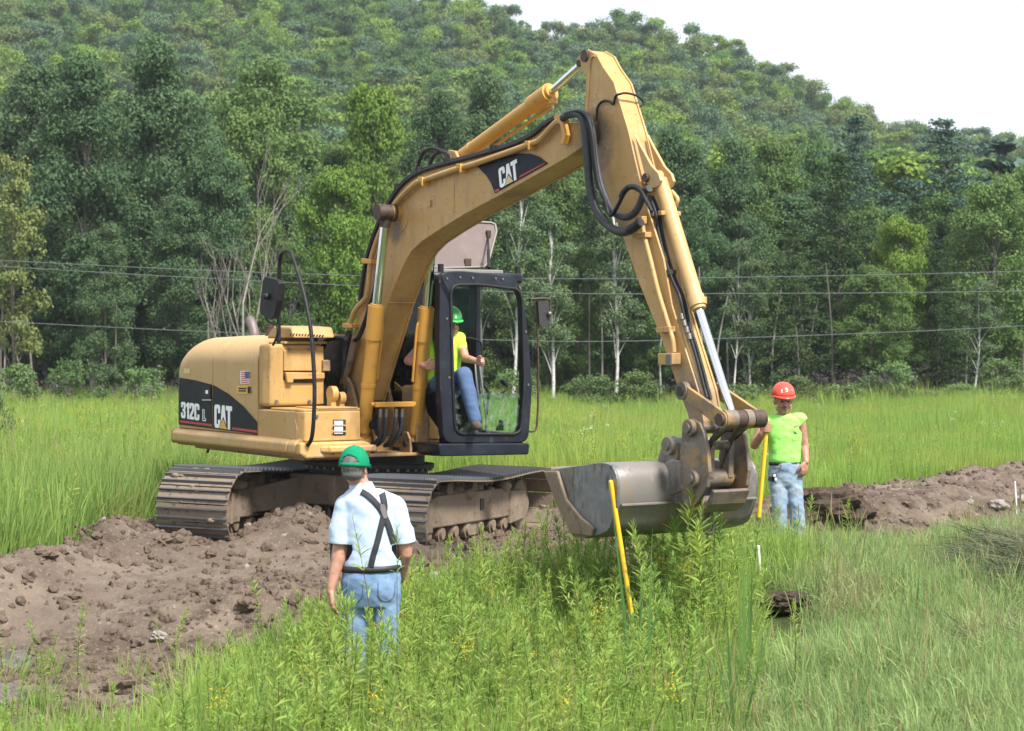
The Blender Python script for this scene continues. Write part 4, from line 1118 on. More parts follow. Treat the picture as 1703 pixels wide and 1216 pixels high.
for u, v in ((733, 447), (861, 451)):
    c = mX(u, v, XCB - .2); MB().cyl(c + Vector((0, 0, -.03)), c + Vector((0, 0, .045)), .03, n=12).obj('lamp_stub', M['rubber'], EX, .006)
# windscreen lower pane
gp = roundpoly(YZ([(757, 722), (755, 653), (872, 654), (866, 722)], XCB - .045), .05, 4)
MB().polyX(gp, XCB - .05, XCB - .042).obj('lower_windscreen', M['glass'], EX)
# left hand rail and mirror
MB().tube([mX(u, v, 1.20) for u, v in ((880, 499), (889, 498), (893, 502), (894, 540), (895, 600), (895, 660), (893, 705), (889, 716), (881, 718))], .011, 8, 6).obj('hand_rail', M['rust'], EX)
MB().tube([mX(u, v, 1.24) for u, v in ((881, 498), (900, 496.5), (913, 498), (915.5, 505), (915, 522))], .012, 8, 5).obj('mirror_arm', M['rust'], EX)
mp_ = [mX(u, v, 1.24) for u, v in ((895, 502), (913, 500), (915, 506), (914, 540), (911, 545), (901, 544), (897, 538))]
cm = sum(mp_, Vector()) / len(mp_)
MB().rings([mp_, [p + Vector((-.04, .01, 0)) for p in mp_], [cm + (p - cm) * .8 + Vector((-.06, .01, 0)) for p in mp_]], smooth=False).obj('mirror_housing', M['mirror_grey'], EX, .008)
MB().sphere(mX(914, 522, 1.26), .026, 10, 6).obj('mirror_joint', M['bolt'], EX)
# inside: floor, seat, console, levers
MB().box((.45, .68, 1.02), (1.5, .9, .03)).obj('cab_floor', M['floor_mat'], EX)
se = MB().box((.18, .66, 1.48), (.48, .48, .14)).box((-.06, .66, 1.86), (.13, .46, .66), Euler((0, R(-8), 0))).box((.15, .66, 1.25), (.35, .35, .36))
se.obj('operator_seat', M['seat'], EX, .04, seg=3)
MB().box((.33, .34, 1.50), (.55, .15, .10)).box((.33, .99, 1.50), (.55, .15, .10)).obj('armrest_console', M['rubber'], EX, .02)
lv = MB()
lv.tube([mX(790, 604, .95), mX(793, 640, 1.0), mX(800, 690, 1.0), mX(801, 715, 1.0)], .010, 8, 5).tube([mX(797, 604, .95), mX(803, 650, 1.0), mX(808, 690, 1.0), mX(808, 715, 1.0)], .010, 8, 5)
lv.cyl(mX(783, 603, .95), mX(794, 603, .95), .012, n=10).cyl(mX(796, 604, .95), mX(806, 604, .95), .012, n=10)
lv.obj('travel_lever', M['lever'], EX)
MB().tube([mX(777, 562, .95), mX(784, 563, .95), mX(798, 568, .95), mX(801, 578, .95), mX(801, 602, .95)], .011, 8, 6).obj('grab_bar', M['rubber'], EX)
MB().tube([mX(832, 655, .9), mX(840, 650, .9), mX(844, 645, .9), mX(841, 637, .9)], .010, 8, 5).tube([mX(842, 640, .9), mX(834, 633, .9)], .022, 8, raw=True).obj('control_stick', M['rubber'], EX)
MB().tube([mX(803, 640, .9), mX(811, 650, .9), mX(812, 665, .9), mX(809, 690, .9)], .013, 8, 5).obj('control_hose', M['rubber'], EX)
MB().polyX(YZ([(826, 716), (833, 698), (838, 701), (838, 716)], .9), .87, .9).obj('foot_pedal', M['rubber'], EX, .006)
# ------------------------------------------------------------------ terrain
RU = [-2500, -400, 0, 400, 700, 820, 860, 900, 940, 1000, 1080, 1170, 1240, 1300, 1360, 1420, 1500, 1600, 1703, 2100, 4000]
RV = [-60, -120, -90, -60, -35, -15, 12, 28, 22, 14, 15, 42, 68, 98, 135, 165, 190, 205, 222, 260, 420]
HY0, HYR = 92.0, 330.0
def terrain(x, y):
    x = np.asarray(x, float); y = np.asarray(y, float)
    fg = sstep(17.4, 14.3, y)
    right = sstep(.7, 3.6, x)
    z = fg * (-.52 * (1 - right) - .10 * right) + .22 * sstep(2.6, 5.5, x) * sstep(15, 11, y)
    far = sstep(23, 65, y)
    z = z - .66 * far + .5 * far * sstep(0, 20, x) * sstep(95, 60, y)
    u = 851.5 + FPX * x / np.maximum(y, 1)
    zr = 2.03 + (570 - np.interp(u, RU, RV)) * HYR / FPX - 11.5
    t = np.clip((y - HY0) / (HYR - HY0), 0, None)
    hill = np.where(t < 1, zr * np.clip(t, 0, 1) ** 1.75, zr * (1 - .25 * np.clip(t - 1, 0, 2)))
    z = z + hill * (y > HY0)
    z = z + .10 * fbm(x * .3, y * .3, 3, 3) * sstep(9, 14, y) + 1.5 * fbm(x * .05, y * .05, 3, 5) * sstep(100, 160, y)
    return z

DP = np.array([(-7.5, 13.2), (-5.4, 14.8), (-4.75, 16.0), (-4.35, 17.6), (-4.0, 19.2), (-3.8, 21.0), (-2.6, 24.0), (0, 25), (1.0, 23.5), (1.3, 20.5), (1.7, 16.7), (.75, 16.9), (-.25, 16.7), (-1.3, 16.0), (-1.9, 15.0), (-2.15, 13.6), (-2.5, 12.2), (-3.4, 11.2), (-7.5, 11.2)])
def poly_sd(x, y, P):
    x = np.asarray(x, float); y = np.asarray(y, float)
    d = np.full(x.shape, 1e9); inside = np.zeros(x.shape, bool)
    for i in range(len(P)):
        a = P[i - 1]; b = P[i]; e = b - a
        t = np.clip(((x - a[0]) * e[0] + (y - a[1]) * e[1]) / (e @ e), 0, 1)
        d = np.minimum(d, np.hypot(x - a[0] - t * e[0], y - a[1] - t * e[1]))
        c = ((a[1] > y) != (b[1] > y)) & (x < (b[0] - a[0]) * (y - a[1]) / (b[1] - a[1] + 1e-12) + a[0])
        inside ^= c
    return np.where(inside, d, -d)
def dirt_sd(x, y):
    return poly_sd(x, y, DP) + .7 * fbm(np.asarray(x) * .9, np.asarray(y) * .9, 3, 11)
def bump_(x, y, cx, cy, rx, ry, ang=0):
    c, s = math.cos(ang), math.sin(ang); dx = x - cx; dy = y - cy
    return np.exp(-(((dx * c + dy * s) / rx) ** 2 + ((-dx * s + dy * c) / ry) ** 2))
def dirt_relief(x, y):
    flat = np.clip(1.3 * bump_(x, y, -2.7, 17.5, 1.9, .75, .35) + 1.1 * bump_(x, y, -3.9, 15.9, 1.7, .6, .35), 0, 1)
    z = .03 + .27 * bump_(x, y, -4.25, 16.6, 1.6, .36, 1.22) + .22 * bump_(x, y, -3.7, 18.8, .9, .36, .9)
    z += .42 * bump_(x, y, -2.05, 18.9, .62, .55) + .16 * bump_(x, y, -3.2, 18.3, .8, .3, -.1) + .16 * bump_(x, y, -.9, 17.9, .9, .35, .2)
    z += .17 * bump_(x, y, -2.3, 16.0, 1.2, .45, .45) + .15 * bump_(x, y, -3.6, 13.6, 1.0, .6, .2) + .12 * bump_(x, y, .5, 18.2, .7, .5)
    n = .17 * fbm(x * 1.3, y * 1.3, 3, 21) + .15 * np.abs(fbm(x * 3.2, y * 3.2, 3, 31)) + .12 * fbm(x * 7, y * 7, 3, 41) + .07 * np.abs(fbm(x * 12, y * 12, 2, 43))
    z = z + n * (1 - .9 * flat) + .012 * np.sin((x * .8 + y * .6) * 38) * flat
    return z
def dirt_height(x, y):
    return terrain(x, y) + dirt_relief(x, y)

BK = np.array([(2.45, 20.3), (3.4, 21.1), (4.6, 22.3), (5.8, 23.9), (7.2, 26.2), (9.5, 29.5)])
BH = np.array([.30, .44, .40, .44, .50, .52])
def bank_field(x, y):
    best = np.full(np.shape(x), -9.0); hh = np.zeros(np.shape(x))
    for i in range(len(BK) - 1):
        a, b = BK[i], BK[i + 1]; e = b - a
        t = np.clip(((x - a[0]) * e[0] + (y - a[1]) * e[1]) / (e @ e), 0, 1)
        d = np.hypot(x - a[0] - t * e[0], y - a[1] - t * e[1])
        w = 1 - d / 1.15; h = BH[i] * (1 - t) + BH[i + 1] * t
        up = w > best
        best = np.where(up, w, best); hh = np.where(up, h, hh)
    return best, hh
def bank_height(x, y):
    w, h = bank_field(x, y)
    w = w + .35 * fbm(x * 1.1, y * 1.1, 3, 61)
    rise = np.clip(w, 0, .62) / .62
    z = h * rise ** .8 * (1 + .5 * fbm(x * 1.4, y * 1.4, 3, 71))
    n = .20 * np.abs(fbm(x * 3, y * 3, 3, 81)) + .10 * fbm(x * 8, y * 8, 3, 91)
    return terrain(x, y) + np.where(w > -.05, z + n * sstep(-.05, .25, w) - .02, -.12)
def bank_w(x, y):
    return bank_field(x, y)[0] + .35 * fbm(np.asarray(x) * 1.1, np.asarray(y) * 1.1, 3, 61)

def grid_mesh(name, X, Y, Z, mat, smooth=True, mask=None):
    n, m = X.shape
    V = np.stack([X, Y, Z], -1).reshape(-1, 3)
    idx = np.arange(n * m).reshape(n, m)
    F = np.stack([idx[:-1, :-1], idx[:-1, 1:], idx[1:, 1:], idx[1:, :-1]], -1).reshape(-1, 4)
    if mask is not None:
        mk = mask.reshape(-1); F = F[mk[F].any(1)]
        used = np.unique(F); rem = np.full(n * m, -1); rem[used] = np.arange(len(used)); V = V[used]; F = rem[F]
    o = bpy.data.objects.new(name, np_mesh(name, V, F, mat, smooth=smooth))
    return link(o)

def soil_mat():
    m, nt, p = new_mat('soil')
    pos = node(nt, 'ShaderNodeNewGeometry').outputs['Position']
    f1, _ = noise_fac(nt, pos, 1.3, .38, .66)
    c = mixc(nt, f1, (.120, .091, .071), (.215, .170, .134))
    f2, _ = noise_fac(nt, pos, 4, .48, .64)
    c = mixc(nt, f2, c, (.088, .064, .050))
    f3, _ = noise_fac(nt, pos, 26, .57, .72)
    c = mixc(nt, f3, c, (.30, .245, .20))
    f4, _ = noise_fac(nt, pos, 60, .62, .72)
    c = mixc(nt, f4, c, (.06, .045, .035))
    for cx_, cy_, rx, ry, an in ((-2.7, 17.5, 2.0, .8, .35), (-3.9, 15.9, 1.8, .65, .35)):   # dry soil packed by the tracks
        mp = node(nt, 'ShaderNodeMapping', vector_type='TEXTURE'); mp.inputs['Location'].default_value = (cx_, cy_, 0); mp.inputs['Rotation'].default_value = (0, 0, an); mp.inputs['Scale'].default_value = (rx, ry, 50)
        nt.links.new(pos, mp.inputs[0])
        ln = node(nt, 'ShaderNodeVectorMath', operation='LENGTH'); nt.links.new(mp.outputs[0], ln.inputs[0])
        mr = node(nt, 'ShaderNodeMapRange'); mr.inputs[1].default_value = 1.25; mr.inputs[2].default_value = .45; mr.inputs[4].default_value = .4
        nt.links.new(ln.outputs['Value'], mr.inputs[0])
        c = mixc(nt, mr.outputs[0], c, (.245, .195, .155))
    nt.links.new(c, p.inputs['Base Color'])
    p.inputs['Roughness'].default_value = .95; p.inputs['Specular IOR Level'].default_value = .15
    _, r1 = noise_fac(nt, pos, 22, 0, 1, detail=8, rough=.7)
    b = node(nt, 'ShaderNodeBump'); b.inputs['Strength'].default_value = .9; b.inputs['Distance'].default_value = .05
    nt.links.new(r1, b.inputs['Height']); nt.links.new(b.outputs[0], p.inputs['Normal'])
    return m
M['soil'] = soil_mat()
M['turf'] = surf('turf_soil', (.055, .075, .022), [((.035, .042, .018), .8, .4, .65, None), ((.09, .085, .04), 3, .5, .7, None)], rough=.95, bump=.5, bscale=20, spec=.1)
M['clod'] = surf('clod_soil', (.13, .097, .075), [((.205, .158, .124), 6, .45, .65, None), ((.085, .06, .045), 9, .52, .68, None)], rough=.95, bump=.8, bscale=30, spec=.15)
M['stone'] = surf('field_stone', (.25, .225, .20), [((.15, .125, .105), 7, .46, .62, None), ((.34, .31, .28), 11, .55, .7, None)], rough=.85, bump=.4, bscale=25)
M['stone_dark'] = surf('wet_stone', (.085, .072, .066), [((.13, .112, .10), 6, .46, .62, None), ((.09, .07, .06), 10, .52, .68, None)], rough=.6, bump=.5, bscale=22)

ys = np.concatenate([np.linspace(.5, 10, 16), np.linspace(10.25, 26, 64), 26 + (700 - 26) * (np.linspace(0, 1, 90)[1:]) ** 2])
al = np.linspace(-1, 1, 181); al = np.sign(al) * (.42 * np.abs(al) + .58 * np.abs(al) ** 4)
YY = ys[:, None] + 0 * al[None]; XX = al[None] * (ys[:, None] * 1.15 + 14)
ZZ = terrain(XX, YY)
ZZ = ZZ - .30 * sstep(0, .5, dirt_sd(XX, YY)) * (YY < 27) - .25 * sstep(0, .3, bank_w(XX, YY)) * (YY < 34)
ground = grid_mesh('ground', XX, YY, ZZ - .01, M['turf']); tag(ground, kind='structure')
gx = np.arange(-7.5, 2.4, .042); gy = np.arange(11.0, 25.4, .05)
GX, GY = np.meshgrid(gx, gy)
sdv = dirt_sd(GX, GY)
GZ = terrain(GX, GY) + np.where(sdv > 0, dirt_relief(GX, GY) * sstep(0, .35, sdv) - .02 * (1 - sstep(0, .3, sdv)), -.12)
dirt = grid_mesh('dirt_pad', GX, GY, GZ, M['soil'], mask=sdv > -.25); tag(dirt, kind='structure')
hx = np.arange(1.2, 10.6, .05); hy = np.arange(18.6, 31, .055)
HX_, HY_ = np.meshgrid(hx, hy)
bw = bank_w(HX_, HY_)
bank = grid_mesh('spoil_bank', HX_, HY_, bank_height(HX_, HY_), M['soil'], mask=bw > -.2); tag(bank, kind='structure')

# ------------------------------------------------------------------ instancing for what nobody could count
PROTO = bpy.data.collections.new('prototypes')        # never linked to the scene: only instanced from
def scatter(name, meshes, P, rot, scl, idx):
    sub = bpy.data.collections.new(name + '_kinds')
    for k, me in enumerate(meshes):
        sub.objects.link(bpy.data.objects.new('%s_kind_%02d' % (name, k), me))
    me = bpy.data.meshes.new(name)
    P = np.ascontiguousarray(P, np.float32)
    me.vertices.add(len(P)); me.vertices.foreach_set('co', P.ravel())
    a = me.attributes.new('rot', 'FLOAT_VECTOR', 'POINT'); a.data.foreach_set('vector', np.ascontiguousarray(rot, np.float32).ravel())
    a = me.attributes.new('scl', 'FLOAT_VECTOR', 'POINT')
    scl = np.asarray(scl, np.float32)
    if scl.ndim == 1: scl = np.repeat(scl[:, None], 3, 1)
    a.data.foreach_set('vector', np.ascontiguousarray(scl).ravel())
    a = me.attributes.new('kind_index', 'INT', 'POINT'); a.data.foreach_set('value', np.ascontiguousarray(idx, np.int32))
    o = bpy.data.objects.new(name, me); link(o)
    ng = bpy.data.node_groups.new(name, 'GeometryNodeTree')
    ng.interface.new_socket('Geometry', in_out='INPUT', socket_type='NodeSocketGeometry')
    ng.interface.new_socket('Geometry', in_out='OUTPUT', socket_type='NodeSocketGeometry')
    gi = ng.nodes.new('NodeGroupInput'); go = ng.nodes.new('NodeGroupOutput')
    ci = ng.nodes.new('GeometryNodeCollectionInfo'); ci.inputs[0].default_value = sub
    ci.inputs['Separate Children'].default_value = True; ci.inputs['Reset Children'].default_value = True
    ip = ng.nodes.new('GeometryNodeInstanceOnPoints'); ip.inputs['Pick Instance'].default_value = True
    def na(nm, dt):
        n = ng.nodes.new('GeometryNodeInputNamedAttribute'); n.data_type = dt; n.inputs['Name'].default_value = nm
        return n.outputs['Attribute']
    L = ng.links.new
    L(gi.outputs[0], ip.inputs['Points']); L(ci.outputs[0], ip.inputs['Instance'])
    L(na('kind_index', 'INT'), ip.inputs['Instance Index']); L(na('rot', 'FLOAT_VECTOR'), ip.inputs['Rotation']); L(na('scl', 'FLOAT_VECTOR'), ip.inputs['Scale'])
    L(ip.outputs[0], go.inputs[0])
    md = o.modifiers.new('scatter', 'NODES'); md.node_group = ng
    return tag(o, kind='stuff')

def rock_mesh(name, seed, mat, sub=2, rough=.35, flat=.75):
    bm = bmesh.new(); bmesh.ops.create_icosphere(bm, subdivisions=sub, radius=1.0)
    r = random.Random(seed); off = Vector((r.uniform(-9, 9), r.uniform(-9, 9), r.uniform(-9, 9)))
    from mathutils import noise as mn
    for v in bm.verts:
        c = v.co.normalized()
        k = 1 + rough * mn.noise(c * 1.2 + off) + rough * .6 * mn.noise(c * 2.7 + off) + rough * .3 * mn.noise(c * 6 + off)
        v.co = Vector((c.x * k, c.y * k * r.uniform(.98, 1.02), c.z * k * flat))
    me = bpy.data.meshes.new(name); bm.to_mesh(me); bm.free(); me.materials.append(mat)
    me.polygons.foreach_set('use_smooth', [False] * len(me.polygons))
    return me

clods = [rock_mesh('clod', s, M['clod'], 2, .62) for s in range(6)] + [rock_mesh('pebble', 20 + s, M['stone'], 1, .3) for s in range(2)]
N = 26000
cx = rng.uniform(-7.3, 2.2, N); cy = rng.uniform(11.2, 24.5, N)
k = dirt_sd(cx, cy) > .12
flat_ = np.clip(bump_(cx, cy, -2.7, 17.5, 1.9, .75, .35) + bump_(cx, cy, -3.9, 15.9, 1.7, .6, .35), 0, 1)
k &= rng.random(N) > flat_ * .8
cx, cy = cx[k], cy[k]
cz = dirt_height(cx, cy)
bx = rng.uniform(1.8, 10, 6000); by = rng.uniform(19, 30.5, 6000); kb = bank_w(bx, by) > .05
bx, by = bx[kb], by[kb]
P = np.concatenate([np.stack([cx, cy, cz], -1), np.stack([bx, by, bank_height(bx, by)], -1)])
n = len(P)
sc = .012 + .055 * rng.random(n) ** 4
ix = np.where(rng.random(n) < .985, rng.integers(0, 6, n), rng.integers(6, 8, n)); sc = np.where(ix > 5, sc * .55, sc)
scatter('soil_clods', clods, P, rng.uniform(0, 6.28, (n, 3)) * np.array((.3, .3, 1)), sc, ix)

# ------------------------------------------------------------------ plants
def strips(base, dirs, length, width, curve, up, nseg=3, twist=None, r=rng):
    """leaf strips: base (N,3), dirs (N,3) start directions, bend towards -up by curve; returns V, F"""
    n = len(base); side = np.cross(dirs, up); side /= np.linalg.norm(side, axis=1, keepdims=True) + 1e-9
    V = np.zeros((n, (nseg + 1) * 2, 3)); p = base.copy(); d = dirs.copy()
    for s in range(nseg + 1):
        t = s / nseg
        w = width * (np.sin(math.pi * min(1, t * .85 + .15)) ** .8 if t < 1 else .04)
        V[:, 2 * s] = p - side * (w * .5)[:, None]; V[:, 2 * s + 1] = p + side * (w * .5)[:, None]
        p = p + d * (length / nseg)[:, None]
        d = d - np.array((0, 0, 1.0)) * (curve / nseg)[:, None]
        d /= np.linalg.norm(d, axis=1, keepdims=True)
    b = (np.arange(n) * (nseg + 1) * 2)[:, None, None]
    q = np.array([[2 * s, 2 * s + 1, 2 * s + 3, 2 * s + 2] for s in range(nseg)])[None]
    return V.reshape(-1, 3), (b + q).reshape(-1, 4)

def tuft_mesh(name, mats, nb, h0, h1, rad, w0, w1, lean, curve, seed, seedheads=0, flowers=0, fmi=2):
    r = np.random.default_rng(seed)
    a = r.uniform(0, 6.283, nb); rr = rad * np.sqrt(r.random(nb))
    base = np.stack([rr * np.cos(a), rr * np.sin(a), np.full(nb, -.03)], -1)
    az = a + r.normal(0, .9, nb); ln = np.abs(r.normal(0, lean, nb)) if lean < 1 else 1.48 + r.normal(0, .13, nb)
    d = np.stack([np.sin(ln) * np.cos(az), np.sin(ln) * np.sin(az), np.cos(ln)], -1)
    L = r.uniform(h0, h1, nb); W = r.uniform(w0, w1, nb); cv = np.abs(r.normal(curve, curve * .5, nb))
    V, F = strips(base, d, L, W, cv, np.array((0, 0, 1.0)) + r.normal(0, .4, (nb, 3)))
    var = np.repeat(r.random(nb), 8); mi = np.zeros(len(F), int)
    def extra(V, F, var, mi, cnt, kind):
        a = r.uniform(0, 6.283, cnt); rr = rad * np.sqrt(r.random(cnt)); base = np.stack([rr * np.cos(a), rr * np.sin(a), np.zeros(cnt)], -1)
        ln = np.abs(r.normal(0, .12, cnt)); d = np.stack([np.sin(ln) * np.cos(a), np.sin(ln) * np.sin(a), np.cos(ln)], -1)
        h = r.uniform(h1 * .95, h1 * 1.3, cnt)
        v1, f1 = strips(base, d, h, np.full(cnt, .005), np.full(cnt, .15), np.array((0, 1.0, .1)) + 0 * d)
        top = v1.reshape(cnt, 8, 3)[:, 6]
        V2, F2, vr, m2 = [v1], [f1], [np.repeat(r.random(cnt), 8)], [np.full(len(f1), 1)]
        off = len(v1)
        if kind == 'seed':
            for ang in (0, 1.57):
                up = np.stack([np.full(cnt, math.cos(ang)), np.full(cnt, math.sin(ang)), np.zeros(cnt)], -1)
                v2, f2 = strips(top - d * .03, d, r.uniform(.09, .16, cnt), np.full(cnt, .007), np.full(cnt, .1), up)
                V2.append(v2); F2.append(f2 + off); off += len(v2); vr.append(np.repeat(r.random(cnt), 8)); m2.append(np.full(len(f2), 1))
        else:
            kf = 7
            tt = np.repeat(top, kf, 0) + r.normal(0, .03, (cnt * kf, 3)) * np.array((1, 1, .9))
            dd = r.normal(0, 1, (cnt * kf, 3)); dd /= np.linalg.norm(dd, axis=1, keepdims=True)
            v2, f2 = strips(tt, dd, np.full(cnt * kf, .022), np.full(cnt * kf, .018), np.zeros(cnt * kf), r.normal(0, 1, (cnt * kf, 3)), 1)
            V2.append(v2); F2.append(f2 + off); off += len(v2); vr.append(np.repeat(r.random(cnt * kf), 4)); m2.append(np.full(len(f2), fmi))
        return (np.concatenate([V] + V2), np.concatenate([F] + [f + len(V) for f in F2]), np.concatenate([var] + vr), np.concatenate([mi] + m2))
    if seedheads: V, F, var, mi = extra(V, F, var, mi, seedheads, 'seed')
    if flowers: V, F, var, mi = extra(V, F, var, mi, flowers, 'flower')
    return np_mesh(name, V, F, mats, var, mi=mi)

def weed_mesh(name, mats, h, nl, seed, flower=False, ll=(.06, .105), lw=.013, open_=.9):
    r = np.random.default_rng(seed)
    # stem
    t = np.linspace(0, 1, 7); bend = r.normal(0, .06, 2)
    cx = bend[0] * t ** 2 * h * 2; cyy = bend[1] * t ** 2 * h * 2; cz = t * h
    C = np.stack([cx, cyy, cz - .03], -1)
    rings = []
    for i in range(7):
        rad = .0045 * (1 - .6 * t[i]); rings.append(np.stack([C[i] + rad * np.array((math.cos(k * 2.094), math.sin(k * 2.094), 0)) for k in range(3)]))
    V = np.concatenate(rings); F = np.array([[i * 3 + k, i * 3 + (k + 1) % 3, (i + 1) * 3 + (k + 1) % 3, (i + 1) * 3 + k] for i in range(6) for k in range(3)])
    mi = np.ones(len(F), int); var = np.full(len(V), r.random())
    s = np.sort(np.concatenate([r.uniform(.12, .85, int(nl * .62)), r.uniform(.8, 1.0, nl - int(nl * .62))]))
    base = np.stack([np.interp(s, t, C[:, k]) for k in range(3)], -1)
    az = np.arange(nl) * 2.4 + r.normal(0, .3, nl)
    el = np.interp(s, [0, .6, .9, 1], [.25, .55, .95, 1.35]) * open_ + r.normal(0, .12, nl)
    d = np.stack([np.cos(el) * np.cos(az), np.cos(el) * np.sin(az), np.sin(el)], -1)
    L = r.uniform(ll[0], ll[1], nl) * np.interp(s, [0, .3, .8, 1], [.8, 1.1, 1.0, .45]) * (h / .75) ** .5
    W = L * .115 + .003
    v2, f2 = strips(base, d, L, W, np.interp(s, [0, .8, 1], [.75, .6, .1]) * r.uniform(.6, 1.3, nl), np.array((0, 0, 1.0)) + r.normal(0, .25, (nl, 3)))
    var = np.concatenate([var, np.repeat(np.clip(r.random(nl) * .7 + .3 * s, 0, 1), 8)])
    F = np.concatenate([F, f2 + len(V)]); V = np.concatenate([V, v2]); mi = np.concatenate([mi, np.zeros(len(f2), int)])
    if flower:
        kf = 60
        tt = C[-1] + np.stack([r.normal(0, .035, kf), r.normal(0, .035, kf), r.uniform(-.10, .05, kf)], -1)
        dd = r.normal(0, 1, (kf, 3)); dd /= np.linalg.norm(dd, axis=1, keepdims=True)
        v3, f3 = strips(tt, dd, np.full(kf, .016), np.full(kf, .012), np.zeros(kf), r.normal(0, 1, (kf, 3)), 1)
        F = np.concatenate([F, f3 + len(V)]); V = np.concatenate([V, v3]); var = np.concatenate([var, np.repeat(r.random(kf), 4)]); mi = np.concatenate([mi, np.full(len(f3), 2)])
    return np_mesh(name, V, F, mats, var, mi=mi)

L_field = leaf_mat('meadow_grass_leaf', (.200, .325, .062), (.315, .445, .108), .48, ((.335, .405, .095), .16, .45, .62), .30)
L_tall = leaf_mat('tall_grass_leaf', (.17, .29, .06), (.31, .42, .13), .45, ((.25, .27, .09), .5, .5, .66), .35)
L_verge = leaf_mat('verge_grass_leaf', (.205, .305, .100), (.345, .44, .19), .46, ((.38, .375, .20), .9, .56, .72), .45)
L_weed = leaf_mat('goldenrod_leaf', (.220, .350, .068), (.36, .49, .135), .50, None, .38)
L_weed_g = leaf_mat('goldenrod_leaf_yellowish', (.24, .345, .06), (.36, .47, .11), .50, None, .30)
L_stem = leaf_mat('weed_stem', (.09, .10, .03), (.14, .10, .045), .1, None, .5)
L_straw = leaf_mat('straw', (.27, .25, .11), (.37, .34, .18), .3, None, .3)
L_yellow = leaf_mat('yellow_petal', (.60, .42, .02), (.72, .55, .04), .3, None, .1)
L_purple = leaf_mat('purple_petal', (.24, .16, .24), (.33, .24, .32), .3, None, .2)
L_white = leaf_mat('white_petal', (.6, .6, .58), (.7, .7, .66), .3, None, .1)
L_cat = leaf_mat('cattail_leaf', (.08, .18, .05), (.16, .29, .08), .35, None, .2)
L_hay = leaf_mat('cut_hay', (.075, .095, .05), (.17, .185, .11), .2, None, .3)

field_k = [tuft_mesh('meadow_tuft', [L_field, L_straw, L_yellow], 60, .45, .85, .34, .010, .018, .16, .35, 100 + i, seedheads=(i == 0) * 1) for i in range(6)]
field_k += [weed_mesh('meadow_weed', [L_field, L_stem, L_yellow], .9, 46, 150 + i, flower=(i == 1)) for i in range(2)]
tall_k = [tuft_mesh('tall_tuft', [L_tall, L_straw, L_yellow], 70, .6, 1.15, .30, .009, .016, .20, .75, 200 + i, seedheads=(i == 0) * 2) for i in range(4)]
verge_k = [tuft_mesh('verge_tuft', [L_verge, L_straw, L_yellow], 80, .09, .27, .19, .004, .0075, .62, 1.2, 300 + i, seedheads=(i == 0) * 1) for i in range(6)]
weed_k = [weed_mesh('goldenrod', [(L_weed, L_weed, L_weed_g, L_weed, L_field)[i], L_stem, L_yellow], .55 + .07 * i, 60 + 5 * i, 400 + i, ll=((.05, .085), (.042, .07), (.05, .08), (.055, .095), (.06, .10))[i]) for i in range(5)]
weed_k += [weed_mesh('goldenrod_in_bloom', [L_weed, L_stem, L_yellow], .62, 50, 450, flower=True)]
under_k = [tuft_mesh('weed_grass', [L_weed, L_straw, L_yellow], 60, .16, .46, .17, .004, .0085, .35, .8, 500 + i) for i in range(5)] + [tuft_mesh('weed_grass_in_seed', [L_weed, L_straw, L_yellow], 40, .14, .36, .17, .005, .010, .40, .8, 530, seedheads=2)]

def frustum_pts(n, y0, y1, pw=1.0, mx=1.8, half=.285):
    y = y0 + (y1 - y0) * rng.random(n) ** pw
    x = (rng.random(n) * 2 - 1) * (y * half + mx)
    return x, y
def rots(n, tilt=.12):
    return np.stack([rng.normal(0, tilt, n), rng.normal(0, tilt, n), rng.uniform(0, 6.283, n)], -1)

def uc_world(x, y):      # true where the tracks stand
    dx = x - MX; dy = y - MD
    s = dx * _ux + dy * _uy; l = dx * _uy - dy * _ux
    return (np.abs(s) < 2.05) & (np.abs(l) < 1.55)
SOD = (2.22, 15.9)
def kept_clear(x, y):     # round the clump of topsoil, and before the legs of the worker
    return (np.hypot(x - SOD[0], y - SOD[1]) < .34) | ((np.abs(x - SOD[0] * y / SOD[1]) < .27) & (y < SOD[1]) & (y > SOD[1] - .9)) | ((np.abs(x - .1253 * y) < .10) & (y > 14.2) & (y < 17))
def worker_front(x, y):
    return (np.abs(x - (2.6 * y / 18.8)) < .32) & (y < 18.9) & (y > 16.2)
# meadow
x1, y1 = frustum_pts(7800, 21.5, 36); x2, y2 = frustum_pts(8000, 36, 86)
x = np.concatenate([x1, x2]); y = np.concatenate([y1, y2])
k = (dirt_sd(x, y) < -.05) & (bank_w(x, y) < .0) & ~uc_world(x, y)
k &= ~((x > 2.2) & (y < 19.6 + 1.28 * (x - 2.2)))
x, y = x[k], y[k]; n = len(x)
sc = rng.uniform(.75, 1.15, n) * np.interp(y, [22, 40, 80], [.85, 1.0, 1.15]); sc *= 1 + .5 * fbm(x * .25, y * .25, 3, 7)
sc = sc * np.where(x > 2, .80, 1.0)
scatter('meadow_grass', field_k, np.stack([x, y, terrain(x, y)], -1), rots(n), sc, np.where(rng.random(n) < .8, rng.integers(0, 6, n), np.where(rng.random(n) < .06, 7, 6)))
# tall grass on the left margin
n = 2600
x = rng.uniform(-8.5, -3.2, n); y = rng.uniform(14.2, 26, n)
k = (dirt_sd(x, y) < -.02) & (x > -.31 * y - 1)
x, y = x[k], y[k]; n = len(x)
scatter('tall_margin_grass', tall_k + field_k[6:7] + weed_k[2:5], np.stack([x, y, terrain(x, y)], -1), rots(n, .2), rng.uniform(.55, .95, n), np.where(rng.random(n) < .5, rng.integers(0, 4, n), rng.integers(4, 8, n)))
